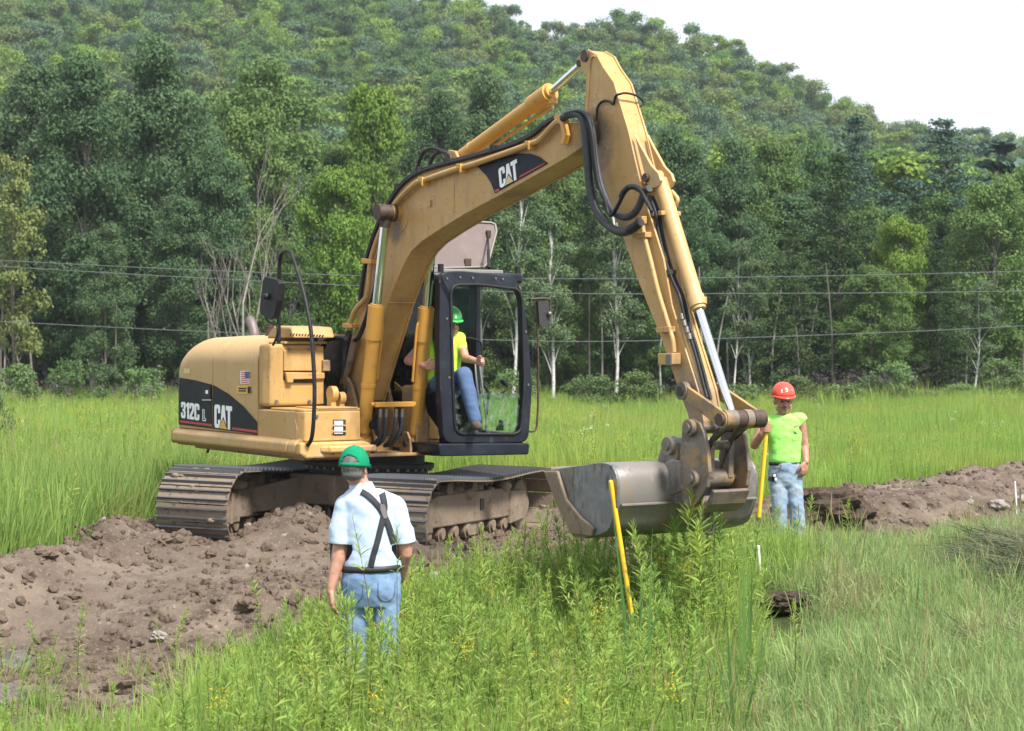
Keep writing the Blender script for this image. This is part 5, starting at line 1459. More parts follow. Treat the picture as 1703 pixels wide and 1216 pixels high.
# weeds and verge in front
def weed_area(x, y):
    w = sstep(.05, -.35, dirt_sd(x, y))
    return w
n = 12500
x = rng.uniform(-4.9, 6.2, n); y = rng.uniform(10.0, 20.8, n)
gl_ = x - 1.0 - .26 * (y - 12) + .8 * fbm(x * .9, y * .9, 2, 57)
goldr = np.where(worker_front(x, y), .12, 1) * ~kept_clear(x, y) * sstep(.55, -.6, gl_) * (.55 + .9 * fbm(x * .8, y * .8, 2, 17))
k = (rng.random(n) < weed_area(x, y) * goldr * .95) & (dirt_sd(x, y) < .1) & (bank_w(x, y) < .1) & ~uc_world(x, y) & (np.abs(x) < y * .30 + .6)
k &= ~((np.hypot(x + .99, y - 13.90) < .24) | (np.hypot(x - 2.6, y - 18.8) < .25))
wx, wy = x[k], y[k]; n = len(wx)
hs = rng.uniform(.6, 1.1, n) * np.interp(wy, [11, 13.2, 14.5, 17.5, 19.5], [.95, 1.05, 1.0, 1.0, .95]) * np.where(wx < -1.9, .72, 1.0) * np.where((wx > 1.9) & (wy > 16.3), .72, 1.0) * (.58 + .42 * sstep(.1, .8, -dirt_sd(wx, wy))) * np.where((wx > .25) & (wx < 2.3) & (wy > 14.0) & (wy < 16.8), 1.14, 1.0) * np.where((np.abs(wx + .95) < .40) & (wy < 13.8), 1.13, 1.0)
scatter('goldenrod_weeds', weed_k, np.stack([wx, wy, terrain(wx, wy)], -1), rots(n, .14), hs, np.where(rng.random(n) < .035, 5, rng.integers(0, 5, n)))
n = 11000
x = rng.uniform(-4.9, 6.2, n); y = rng.uniform(9.6, 20.8, n)
k = (rng.random(n) < weed_area(x, y) * sstep(.5, -.7, x - 1.05 - .26 * (y - 12)) * .95) & ~kept_clear(x, y) & (bank_w(x, y) < .1) & ~uc_world(x, y) & (np.abs(x) < y * .30 + .6)
x, y = x[k], y[k]; n = len(x)
scatter('weed_undergrowth', under_k, np.stack([x, y, terrain(x, y)], -1), rots(n, .15), rng.uniform(.7, 1.25, n), np.minimum(rng.integers(0, 30, n) // 5, 5) * (rng.random(n) < .95))
n = 27000
x = rng.uniform(.2, 11, n); y = rng.uniform(8.6, 30, n)
k = (rng.random(n) < sstep(-.9, .3, x - 1.05 - .26 * (y - 12)) * np.interp(y, [9, 18, 30], [1, .8, .55])) & (bank_w(x, y) < .08) & (dirt_sd(x, y) < 0) & ~kept_clear(x, y) & (np.abs(x) < y * .33 + 1.6) & ~((y > 20.6 + 1.3 * (x - 2.3)) & (y > 20))
x, y = x[k], y[k]; n = len(x)
scatter('verge_grass', verge_k, np.stack([x, y, terrain(x, y)], -1), rots(n, .2), rng.uniform(.55, 1.35, n) * (1 + 1.4 * fbm(x * .8, y * .8, 2, 27)), rng.integers(0, 6, n))
# sparse weeds coming up through the soil at the lower left
n = 260
x = rng.uniform(-4.4, -1.9, n); y = rng.uniform(11.2, 15.2, n)
k = (dirt_sd(x, y) > 0) & (rng.random(n) < sstep(.0, .35, fbm(x * 1.2, y * 1.2, 2, 47) + .12))
x, y = x[k], y[k]; n = len(x)
scatter('pioneer_weeds', weed_k[:5] + under_k, np.stack([x, y, dirt_height(x, y)], -1), rots(n, .2), rng.uniform(.35, .75, n), rng.integers(0, 10, n))
# cut hay lying on the verge
hay_k = [tuft_mesh('hay_wisp', [L_hay, L_straw, L_yellow], 70, .12, .34, .26, .003, .006, 1.35, .10, 600 + i) for i in range(3)]
n = 620
t = rng.random(n); x = 4.25 + .7 * t + rng.normal(0, .26, n); y = 16.2 + 2.0 * t + rng.normal(0, .4, n)
x = np.concatenate([x, 3.9 + rng.normal(0, .35, 120)]); y = np.concatenate([y, 13.9 + rng.normal(0, .3, 120)]); n = len(x)
scatter('cut_hay', hay_k, np.stack([x, y, terrain(x, y) + .04 + .30 * rng.random(n) * np.exp(-((x - 4.55) / .42) ** 2)], -1), rots(n, .15), rng.uniform(.8, 1.3, n), rng.integers(0, 3, n))
# purple flowers at the far edge of the meadow, white ones between
fl_k = [tuft_mesh('loosestrife', [L_field, L_stem, L_purple], 20, .5, .9, .3, .01, .016, .2, .3, 700 + i, flowers=9) for i in range(2)]
n = 170
y = rng.uniform(62, 80, n); x = (rng.random(n) * 2 - 1) * (y * .27); k = (fbm(x * .15, y * .15, 2, 37) > .02) & ((x > 4) | (x < -9) | (np.abs(x - 1) < 2.5))
x, y = x[k], y[k]; n = len(x)
scatter('loosestrife', fl_k, np.stack([x, y, terrain(x, y)], -1), rots(n), np.stack([rng.uniform(1.6, 2.2, n), rng.uniform(1.6, 2.2, n), rng.uniform(1.1, 1.4, n)], -1), rng.integers(0, 2, n))
wf_k = [tuft_mesh('white_flowers', [L_field, L_stem, L_white], 16, .4, .7, .2, .01, .016, .2, .3, 720, flowers=3)]
n = 26
x, y = frustum_pts(n, 24, 50)
k = (dirt_sd(x, y) < -.2) & (bank_w(x, y) < 0); x, y = x[k], y[k]; n = len(x)
scatter('white_flowers', wf_k, np.stack([x, y, terrain(x, y)], -1), rots(n), rng.uniform(1.0, 1.3, n), np.zeros(n, int))

# ------------------------------------------------------------------ trees
def leaf_cloud(C, Rr, n_per, size, seed, outward=1.0, flat=.8, center=None):
    r = np.random.default_rng(seed); n = len(C) * n_per
    d = r.normal(0, 1, (n, 3)); d /= np.linalg.norm(d, axis=1, keepdims=True)
    rad = r.random(n) ** .45
    c = np.repeat(C, n_per, 0); rr = np.repeat(Rr, n_per)
    p = c + d * (rad * rr)[:, None] * np.array((1, 1, flat))
    nv = d * outward + r.normal(0, .5, (n, 3)) + np.array((0, 0, .35)); nv /= np.linalg.norm(nv, axis=1, keepdims=True)
    a = np.cross(nv, r.normal(0, 1, (n, 3))); a /= np.linalg.norm(a, axis=1, keepdims=True) + 1e-9
    b = np.cross(nv, a)
    s = size * r.uniform(.7, 1.25, n)
    V = np.stack([p - a * (s * .62)[:, None], p + b * (s * .36)[:, None], p + a * (s * .62)[:, None], p - b * (s * .36)[:, None]], 1).reshape(-1, 3)
    F = np.arange(n * 4).reshape(-1, 4)
    cv = np.repeat(np.random.default_rng(seed + 1).random(len(C)), n_per)
    return V, F, np.repeat(np.clip(.55 * cv + .45 * r.random(n), 0, 1), 4)

def deciduous(seed, H, Rc, base_f, subs, clumps, leaves, lsize, mat, bark, prof, csize=.62, trunk_r=.16, lean=0.0, limb_show=1.0):
    r = np.random.default_rng(seed)
    SC, SR = [], []
    for i in range(subs):
        t = (i + .5) / subs; t = np.clip(t + r.normal(0, .04), .02, .98)
        z = H * (base_f + (1 - base_f) * t * .96)
        rad = Rc * prof(t); a = i * 2.4 + r.normal(0, .4)
        rr = rad * r.uniform(.35, .85)
        SC.append((rr * math.cos(a), rr * math.sin(a), z)); SR.append(max(.5, Rc * r.uniform(.30, .46) * (.55 + .45 * prof(t))))
    SC = np.array(SC); SR = np.array(SR)
    n = subs * clumps
    d = r.normal(0, 1, (n, 3)); d[:, 2] = np.where(d[:, 2] < -.5, -d[:, 2] * .5, d[:, 2]); d /= np.linalg.norm(d, axis=1, keepdims=True)
    C = np.repeat(SC, clumps, 0) + d * (np.repeat(SR, clumps) * r.uniform(.55, 1.05, n))[:, None] * np.array((1, 1, .8))
    C[:, 2] = np.minimum(C[:, 2], H - .1)
    C[:, 0] += lean * C[:, 2]
    V, F, var = leaf_cloud(C, csize * r.uniform(.6, 1.25, n), leaves, lsize, seed + 5)
    crown = np_mesh('crown', V, F, mat, var)
    tk = MB()
    path = [Vector((lean * z + .12 * math.sin(z * .5 + seed), .1 * math.cos(z * .4 + seed), z)) for z in np.linspace(-.3, H * .93, 9)]
    tk.tube(path, [trunk_r, trunk_r * .18], 8, 3)
    for i in range(0, subs, 1):
        z0 = max(H * base_f * .7, SC[i][2] - H * .16)
        b = Vector((lean * z0, 0, z0)); e = Vector(SC[i]) + Vector((lean * SC[i][2], 0, 0))
        m = b.lerp(e, .5) + Vector((0, 0, .25))
        tk.tube([b, m, e], [trunk_r * .34, trunk_r * .08], 5, 3)
    return crown, tk.mesh('trunk', bark), H, Rc

def conifer(seed, H, Rc, base_f, layers, per, leaves, lsize, mat, bark, droop=.15, irregular=.25):
    r = np.random.default_rng(seed); C = []; CR = []; limbs = []
    for i in range(layers):
        t = i / (layers - 1); z = H * (base_f + (1 - base_f) * t)
        L = Rc * (1 - t) ** .75 * (1 - .25 * (t < .12)) + .25
        nb = max(3, int(per * (1 - .5 * t)))
        for k in range(nb):
            a = k * 6.283 / nb + i * .9 + r.normal(0, .25); l = L * (1 + r.normal(0, irregular))
            limbs.append((z, a, l))
            for q in np.linspace(.3, 1, max(2, int(l / .5))):
                C.append((math.cos(a) * l * q, math.sin(a) * l * q, z + l * q * (.10 - droop * q) + r.normal(0, .08))); CR.append(.52 * r.uniform(.7, 1.25))
    V, F, var = leaf_cloud(np.array(C), np.array(CR), leaves, lsize, seed + 3, outward=.3, flat=.5)
    tk = MB(); tk.tube([(0, 0, -.3), (0, 0, H * .5), (0, 0, H * .98)], [.2, .03], 8, 3)
    for z, a, l in limbs[::2]:
        tk.tube([(0, 0, z), (math.cos(a) * l * .8, math.sin(a) * l * .8, z + l * .02)], [.035, .01], 4, raw=True)
    return np_mesh('crown', V, F, mat, var), tk.mesh('trunk', bark), H, Rc

def bare_tree(seed, H, bark, r0=.095):
    r = random.Random(seed); tk = MB()
    def grow(p, d, L, rad, depth):
        q = p + d * L * .5 + Vector((r.uniform(-.1, .1), r.uniform(-.1, .1), 0)) * L * .4; e = q + (d + Vector((0, 0, .15))).normalized() * L * .5
        tk.tube([p, q, e], [rad, rad * .55], 6 if depth < 2 else 4, 3)
        if depth >= 4: return
        for k in range(3 if depth < 3 else 2):
            nd = (d * .85 + Vector((r.uniform(-1, 1), r.uniform(-1, 1), r.uniform(.1, .7))) * .62).normalized()
            s = p.lerp(e, r.uniform(.45, 1.0)) if k else e
            grow(s, nd, L * r.uniform(.5, .72), rad * .5, depth + 1)
    grow(Vector((0, 0, -.3)), Vector((0, 0, 1)), H * .42, r0, 0)
    grow(Vector((.1, 0, H * .05)), Vector((.22, .05, 1)).normalized(), H * .36, r0 * .7, 1)
    return tk.mesh('trunk', bark)

M['bark'] = surf('grey_bark', (.12, .105, .09), [((.07, .06, .05), 3, .45, .65, (1, 1, .3)), ((.20, .18, .16), 5, .55, .72, None)], rough=.9, bump=.4, bscale=12)
M['bark_pale'] = surf('pale_aspen_bark', (.26, .25, .22), [((.10, .09, .08), 2.2, .52, .66, (1, 1, 2)), ((.33, .32, .29), 5, .5, .7, None)], rough=.85, bump=.2, bscale=12)
M['bark_birch'] = surf('white_birch_bark', (.56, .55, .53), [((.07, .065, .06), 2.2, .60, .66, (1, 1, 4)), ((.36, .35, .33), 4, .5, .7, None)], rough=.8, bump=.1, bscale=12)
M['bark_dead'] = surf('dead_grey_bark', (.25, .225, .20), [((.16, .14, .125), 4, .45, .65, None)], rough=.9, bump=.2, bscale=12)
LT = {
 'poplar': leaf_mat('poplar_leaf', (.062, .118, .056), (.120, .190, .084), .32, None, .35),
 'maple': leaf_mat('maple_leaf', (0.105, 0.188, 0.036), (0.195, 0.300, 0.054), .34, None, .22),
 'green': leaf_mat('ash_leaf', (0.078, 0.143, 0.042), (0.150, 0.228, 0.068), .30, None, .30),
 'yellow': leaf_mat('yellowing_leaf', (.130, .170, .052), (.205, .235, .085), .32, None, .2),
 'pine': leaf_mat('pine_needle', (0.045, 0.090, 0.066), (0.090, 0.147, 0.105), .15, None, .2),
 'hemlock': leaf_mat('hemlock_needle', (.032, .066, .026), (.080, .130, .042), .2, None, .25),
 'birch': leaf_mat('birch_leaf', (0.083, 0.138, 0.068), (0.158, 0.225, 0.105), .32, None, .2),
 'hill': leaf_mat('hillside_leaf', (0.078, 0.132, 0.039), (0.173, 0.232, 0.068), .30, None, .6),
 'shrub': leaf_mat('shrub_leaf', (0.083, 0.143, 0.053), (0.173, 0.247, 0.090), .32, None, .5),
}
pr_round = lambda t: max(.25, math.sin(math.pi * (t * .80 + .13)) ** .7)
pr_tall = lambda t: max(.28, math.sin(math.pi * (t * .78 + .16)) ** .6 * (1 - .25 * t))
pr_up = lambda t: max(.25, (t * 1.1 + .25) if t < .6 else (1 - (t - .6) * 1.5))
K = {}
K['poplar'] = [deciduous(11 + i, 15, 3.1, .16, 30, 24, 60, .150, LT['poplar'], M['bark'], pr_tall, .68, .15, (.03, -.02, .01)[i]) for i in range(3)]
K['green'] = [deciduous(31 + i, 13, 3.4, .06, 28, 24, 60, .155, LT['green'], M['bark'], pr_round, .66, .17) for i in range(2)]
K['maple'] = [deciduous(51 + i, 11, 3.3, .03, 30, 24, 58, .160, LT['maple'], M['bark'], pr_round, .62, .15) for i in range(2)]
K['yellow'] = [deciduous(71, 12, 2.6, .22, 18, 13, 34, .19, LT['yellow'], M['bark'], pr_tall, .55, .14)]
K['birch'] = [deciduous(81 + i, 14, 2.0, (.30, .34, .42, .26)[i], (18, 16, 13, 20)[i], 16, 46, .14, LT['birch'], M['bark_birch'], pr_tall, .58, (.13, .12, .10, .14)[i], (.0, .06, -.03, .02)[i]) for i in range(4)]
K['pine'] = [conifer(91 + i, 16, 3.6, .16, 25, 7, 60, .15, LT['pine'], M['bark'], -.02, .45) for i in range(2)]
K['hemlock'] = [conifer(101 + i, 14, 3.0, .04, 26, 8, 48, .145, LT['hemlock'], M['bark'], .3, .42) for i in range(2)]
K['shrub'] = [deciduous(111 + i, 2.6, 1.7, .0, 12, 10, 34, .13, LT['shrub'], M['bark'], pr_round, .42, .03) for i in range(3)]
HM = [leaf_mat('deep_green_hillside_leaf', (0.062, 0.132, 0.039), (0.126, 0.211, 0.060), .30, None, .3), leaf_mat('olive_hillside_leaf', (0.111, 0.165, 0.050), (0.192, 0.247, 0.082), .30, None, .3),
      leaf_mat('yellow_green_hillside_leaf', (0.126, 0.214, 0.039), (0.222, 0.330, 0.067), .32, None, .3), leaf_mat('grey_green_hillside_leaf', (0.074, 0.140, 0.075), (0.141, 0.214, 0.112), .28, None, .3)]
K['hill'] = [deciduous(121 + i, 11, 3.9, .10, (8, 11, 14, 10)[i % 4], (20, 15, 13, 17)[i % 4], 52, .27, HM[(i + i // 4) % 4], M['bark'], pr_round, (1.15, .95, .8, 1.05)[i % 4], .16) for i in range(8)]
K['hillpine'] = [conifer(131, 13, 3.0, .15, 12, 7, 16, .42, LT['pine'], M['bark'])]

def place_tree(name, kind, var, x, y, h, w, label, group=None, rz=None, zoff=0, fx=None):
    cr, tk, H, Rc = K[kind][var % len(K[kind])]
    e = bpy.data.objects.new(name, None); link(e)
    e.location = (x, y, float(terrain(x, y)) + zoff)
    e.rotation_euler = (0, 0, random.uniform(0, 6.28) if rz is None else rz)
    sw = w / (2.25 * Rc)
    e.scale = (sw, sw, h / H)
    tag(e, label, 'bush' if kind == 'shrub' else 'tree', group)
    c = bpy.data.objects.new('crown', cr); link(c, e)
    t = bpy.data.objects.new('trunk', tk); link(t, e)
    return e
def tree_at(name, kind, var, u, vtop, d, wpx, label, group=None, rz=None):
    x = (u - 851.5) * d / FPX
    h = CAM_H + (HZN - vtop) * d / FPX - float(terrain(x, d))
    return place_tree(name, kind, var, x, d, h, wpx * d / FPX, label, group, rz)

FRONT = [
 ('maple_tree', 'yellow', 0, 22, 245, 74, 150, 'thin yellowing tree at the far left edge of the field'),
 ('poplar_tree', 'poplar', 0, 150, 95, 80, 230, 'tall blue-green poplar with a pale leaning trunk, behind the yellowing tree'),
 ('poplar_tree', 'poplar', 1, 265, 55, 84, 230, 'tallest dark poplar of the group on the left'),
 ('poplar_tree', 'poplar', 2, 55, 110, 88, 230, 'dark poplar rising behind the thin yellowing tree'),
 ('poplar_tree', 'poplar', 1, 175, 372, 76, 120, 'small blue-green poplar standing in front of the tall poplars'),
 ('poplar_tree', 'poplar', 0, 300, 330, 78, 150, 'low blue-green poplar left of the bare dead tree'),
 ('ash_tree', 'green', 0, 425, 175, 86, 190, 'round green tree behind the bare dead tree'),
 ('ash_tree', 'green', 1, 440, 102, 104, 300, 'broad green crown showing above the round green tree behind the dead tree'),
 ('maple_tree', 'maple', 0, 562, 270, 78, 165, 'bright yellow-green maple left of the boom'),
 ('maple_tree', 'maple', 1, 625, 145, 90, 190, 'light green maple rising above the bright maple left of the boom'),
 ('poplar_tree', 'poplar', 2, 720, 150, 94, 150, 'grey-green poplar between the light maple and the arm cylinder'),
 ('poplar_tree', 'poplar', 0, 800, 128, 92, 180, 'grey-green poplar behind the arm cylinder'),
 ('ash_tree', 'green', 1, 905, 190, 92, 170, 'green tree framed between the boom and the stick'),
 ('birch_tree', 'birch', 1, 850, 290, 77, 120, 'leaning white birch seen through the cab'),
 ('birch_tree', 'birch', 2, 800, 330, 79, 110, 'upright white birch seen through the cab, half hidden by its pillar'),
 ('birch_tree', 'birch', 3, 918, 345, 77, 110, 'white birch right of the cab mirror'),
 ('birch_tree', 'birch', 0, 1024, 300, 78, 115, 'slender straight white birch under the stick'),
 ('poplar_tree', 'poplar', 1, 1010, 240, 86, 170, 'grey-green poplar behind the slender birch'),
 ('poplar_tree', 'poplar', 2, 1130, 212, 84, 170, 'pale green poplar close right of the stick'),
 ('poplar_tree', 'poplar', 0, 1215, 232, 87, 150, 'pale green poplar, second from the stick'),
 ('ash_tree', 'green', 0, 1290, 228, 93, 170, 'mid green tree left of the dark hemlock'),
 ('poplar_tree', 'poplar', 1, 1165, 330, 78, 120, 'pale poplar leaning against the bucket cylinder in view'),
 ('birch_tree', 'birch', 2, 1222, 400, 77, 90, 'thin white-stemmed birch above the worker, left of two'),
 ('birch_tree', 'birch', 1, 1246, 420, 77.5, 90, 'thin crooked birch above the worker, right of two'),
 ('hemlock_tree', 'hemlock', 0, 1395, 262, 82, 210, 'dark hemlock with drooping boughs in front of the pines'),
 ('pine_tree', 'pine', 0, 1425, 200, 100, 220, 'blue-green pine behind the dark hemlock'),
 ('pine_tree', 'pine', 1, 1570, 205, 98, 280, 'broad blue-green pine with open crown on the right'),
 ('maple_tree', 'maple', 0, 1500, 352, 79, 130, 'bright maple against the dark hemlock on the right'),
 ('hemlock_tree', 'hemlock', 1, 1320, 372, 77, 150, 'dark hemlock directly above the worker'),
 ('ash_tree', 'green', 1, 1450, 440, 76, 150, 'low spreading tree over the grey bush'),
 ('ash_tree', 'green', 0, 1655, 295, 80, 190, 'rounded green tree near the right edge'),
 ('ash_tree', 'green', 1, 1725, 250, 86, 200, 'tall green tree cut by the right edge of the photo'),
 ('hemlock_tree', 'hemlock', 0, 1560, 420, 78, 150, 'dark low hemlock between the bright maple and the right edge'),
 ('birch_tree', 'birch', 2, 1622, 470, 75, 90, 'thin forked grey birch at the field edge on the right'),
 ('ash_tree', 'green', 1, 1085, 430, 79, 140, 'low dark green tree behind the lower stick'),
 ('ash_tree', 'green', 0, 960, 410, 80, 150, 'low dark green tree right of the cab'),
 ('ash_tree', 'green', 1, 700, 330, 82, 150, 'mid green tree hidden in part by the boom cylinders'),
 ('poplar_tree', 'poplar', 2, 370, 240, 83, 140, 'dark poplar between the low poplar and the dead tree'),
 ('ash_tree', 'green', 0, 490, 400, 77, 130, 'low green tree behind the right mirror'),
 ('poplar_tree', 'poplar', 1, -40, 180, 80, 170, 'poplar cut by the left edge of the photo'),
]
for a in FRONT: tree_at(*a)
# dark second rank that closes the wood
def SEC(u): return 'left of the dead tree' if u < 380 else 'behind the boom' if u < 720 else 'between boom and stick' if u < 1060 else 'above the worker' if u < 1380 else 'near the right edge'
for i in range(46):
    d = random.choice((88, 92, 97, 103)); u = -140 + i * 44 + random.uniform(-14, 14)
    kd = random.choice(('poplar', 'green', 'green', 'hemlock')) if u > 350 else 'poplar'
    lim = np.interp(u, [0, 300, 450, 800, 1100, 1300, 1500, 1703], [170, 150, 230, 220, 290, 300, 310, 320])
    nm = {'poplar': 'poplar_tree', 'green': 'ash_tree', 'hemlock': 'hemlock_tree'}[kd]
    tree_at(nm, kd, i, u, lim + random.uniform(-10, 60), d, random.uniform(150, 200),
            {'poplar': 'blue-green poplar', 'green': 'green broadleaf tree', 'hemlock': 'dark hemlock'}[kd] + ' in the second rank of the wood, ' + SEC(u), 'second rank of the wood, ' + kd + ', ' + SEC(u))
# slim bare stems at the foot of the wood
stems = [MB().tube([(0, 0, -.2), (random.uniform(-.2, .2), .1, 3), (random.uniform(-.5, .5), 0, 6.5)], [.055, .02], 6, 4).mesh('understory_stem', M[b]) for b in ('bark_pale', 'bark_dead', 'bark', 'bark')]
for i in range(40):
    d = random.uniform(75.5, 82); u = random.uniform(-20, 1720); x = (u - 851.5) * d / FPX
    o = bpy.data.objects.new('tree_stem', stems[i % 4]); link(o); o.location = (x, d, float(terrain(x, d))); o.rotation_euler = (random.uniform(-.05, .05), random.uniform(-.08, .08), random.uniform(0, 6)); o.scale = (1, 1, random.uniform(.45, .9))
    tag(o, ('pale', 'weathered grey', 'brown', 'brown')[i % 4] + ' bare sapling stem at the foot of the wood, ' + SEC(u), 'tree', 'bare sapling stems, ' + ('pale', 'grey', 'brown', 'brown')[i % 4] + ', ' + SEC(u))
# dead trees
for (u, vtop, d, sd_, lb) in ((402, 225, 76, 5, 'tall bare dead tree with grey forked trunk behind the engine hood'), (360, 370, 76.5, 9, 'smaller bare dead tree just left of the tall dead one'), (455, 330, 77, 14, 'thin bare dead tree beside the right mirror'), (1500, 610, 72, 17, 'small bare twiggy sapling in the grey bush on the right')):
    x = (u - 851.5) * d / FPX; h = CAM_H + (HZN - vtop) * d / FPX - float(terrain(x, d))
    me = bare_tree(sd_, 10, M['bark_dead'])
    e = bpy.data.objects.new('dead_tree', me); link(e); e.location = (x, d, float(terrain(x, d))); e.scale = (h / 10 * .8, h / 10 * .8, h / 10)
    tag(e, lb, 'tree')
# shrubs at the field edge
SHR = [(1240, 640, 68, 120, 'bright green bush at the field edge left of the worker'), (1325, 628, 70, 90, 'willowy grey-green bush behind the worker'), (1480, 605, 70, 110, 'tall grey-green bush of the field edge right of the worker'),
       (1400, 640, 68, 110, 'low green bush between the worker and the grey-green bush'), (1600, 640, 71, 110, 'low bush below the forked birch'), (1670, 600, 72, 110, 'green bush near the right edge'),
       (985, 625, 72, 110, 'grey-green bush right of the cab'), (1060, 620, 72, 100, 'grey-green bush behind the lower stick'), (30, 610, 66, 110, 'dark bush at the left edge of the field'),
       (120, 600, 70, 110, 'dark bush below the leaning poplar trunk'), (240, 615, 72, 100, 'dark bush left of the excavator hood'), (330, 640, 74, 90, 'low bush close left of the counterweight'), (860, 615, 73, 110, 'bush seen through the cab window'), (770, 600, 73, 100, 'bush behind the operator'),
       (1180, 640, 72, 90, 'small bush just right of the bucket cylinder rod'), (1540, 650, 69, 90, 'low bush left of the forked birch'), (560, 620, 75, 110, 'bush behind the boom foot')]
for i, (u, vt, d, w, lb) in enumerate(SHR): tree_at('bush', 'shrub', i, u, vt, d, w, lb)
tree_at('willow_bush', 'shrub', 1, -6, 655, 30, 70, 'leafy willow shoot at the left edge in the tall grass')
# hillside wood
cand = []
yy = 100.0
while yy < 352:
    sp = np.interp(yy, [100, 200, 350], [6.0, 6.3, 6.3]); half = yy * .285 + 3
    xx = -half + random.uniform(0, sp)
    while xx < half:
        cand.append((xx + random.uniform(-1.6, 1.6), yy + random.uniform(-1.8, 1.8))); xx += sp
    yy += sp * .92
near = [c for c in cand if c[1] < 176]; farr = [c for c in cand if c[1] >= 176]
near.sort(key=lambda c: c[1])
random.shuffle(farr)
ind = near + farr
ind = ind[:245]; rest = (near + farr)[245:]
HV = ('deep green', 'olive', 'yellow-green', 'grey-green')
HL = {'hill': ('broadleaf_tree', 'rounded broadleaf crown in the wood covering the hillside', 'broadleaf trees on the hillside'), 'hillpine': ('pine_tree', 'pointed dark pine among the broadleaf trees on the hillside', 'pines on the hillside')}
for i, (x, y) in enumerate(ind):
    kd = 'hillpine' if random.random() < (.25 if x > 10 and y < 200 else .03 if y < 200 else 0) else 'hill'
    zone = ('lower slope' if y < 140 else 'middle slope' if y < 176 else 'upper slope') + (' left of the boom' if x / y < -.045 else ' right of the stick' if x / y > .055 else ' behind the boom')
    vi = random.randrange(8)
    if kd == 'hill': nm, lb, gp = 'broadleaf_tree', '%s rounded crown on the %s of the hill' % (HV[(vi + vi // 4) % 4], zone), '%s broadleaf trees, %s' % (HV[(vi + vi // 4) % 4], zone)
    else: nm, lb, gp = 'pine_tree', 'dark pointed pine on the %s of the hill' % zone, 'pines, ' + zone
    place_tree(nm, kd, vi, x, y, random.uniform(8.5, 14), random.choice((6, 8, 9.5, 11.5)) * random.uniform(.93, 1.07), lb, gp)
Pn = np.array(rest); n = len(Pn)
fk = [k_[0] for k_ in K['hill']] + [K['hillpine'][0][0]]
s1 = rng.choice((.74, .9, 1.05, 1.25), n) * rng.uniform(.95, 1.05, n)
scatter('distant_forest', fk, np.stack([Pn[:, 0], Pn[:, 1], terrain(Pn[:, 0], Pn[:, 1])], -1), np.stack([0 * s1, 0 * s1, rng.uniform(0, 6.28, n)], -1), np.stack([s1, s1, rng.uniform(.85, 1.12, n)], -1), rng.integers(0, 8, n))

# ------------------------------------------------------------------ power lines
M['wire'] = surf('aluminium_wire', (.10, .11, .118), rough=.6)
for pts, lb in (([(-600, 395), (0, 433), (480, 455), (860, 463), (1180, 462), (1703, 451), (2300, 425)], 'highest of the power lines, crossing above the cab'),
                ([(-600, 400), (0, 443), (500, 471), (900, 487), (1180, 488.5), (1703, 484), (2300, 465)], 'middle power line, just below the highest'),
                ([(-600, 505), (0, 535), (400, 554), (800, 565), (1000, 568), (1250, 561.5), (1703, 542), (2300, 500)], 'lowest power line, crossing behind the operator')):
    d = 58.0
    o = MB().tube([((u - 851.5) * d / FPX, d, CAM_H + (HZN - v) * d / FPX) for u, v in pts], .011, 6, 8).obj('power_line', M['wire'])
    tag(o, lb, 'power line', 'power lines across the field')
# ------------------------------------------------------------------ people
from mathutils.bvhtree import BVHTree
def W(u, v, d): return Vector(((u - 851.5) * d / FPX, d, CAM_H + (HZN - v) * d / FPX))

def add_capsule(mb, p, q, r1, r2, n=14, m=4):
    p = Vector(p); q = Vector(q); ax = (q - p)
    ax = ax.normalized() if ax.length > 1e-6 else Vector((0, 0, 1))
    u = ax.orthogonal().normalized(); w = ax.cross(u); rings = []
    for i in range(m + 1):
        a = math.pi / 2 * (1 - i / m) if i else math.pi / 2 * .98
        c = p - ax * r1 * math.sin(a); r = max(.02 * r1, r1 * math.cos(a))
        rings.append([c + (u * math.cos(6.2832 * k / n) + w * math.sin(6.2832 * k / n)) * r for k in range(n)])
    for i in range(m + 1):
        a = math.pi / 2 * (i / m) if i < m else math.pi / 2 * .98
        c = q + ax * r2 * math.sin(a); r = max(.02 * r2, r2 * math.cos(a))
        rings.append([c + (u * math.cos(6.2832 * k / n) + w * math.sin(6.2832 * k / n)) * r for k in range(n)])
    mb.rings(rings)
def add_ell(mb, c, r, rot=None, n=20, m=12):
    c = Vector(c); M3 = rot.to_matrix() if rot is not None else Matrix.Identity(3); rings = []
    for a in range(m + 1):
        t = math.pi * min(max(a / m, .01), .99)
        rings.append([c + M3 @ Vector((r[0] * math.sin(t) * math.cos(6.2832 * k / n), r[1] * math.sin(t) * math.sin(6.2832 * k / n), r[2] * math.cos(t))) for k in range(n)])
    mb.rings(rings)
def add_loft(mb, secs, n=26, sub=5):
    C = catmull([s[0] for s in secs], sub); Q = catmull([Vector((s[1], s[2], 0)) for s in secs], sub)
    rings = [[c + Vector((q.x * math.cos(6.2832 * k / n), q.y * math.sin(6.2832 * k / n), 0)) for k in range(n)] for c, q in zip(C, Q)]
    mb.rings(rings)
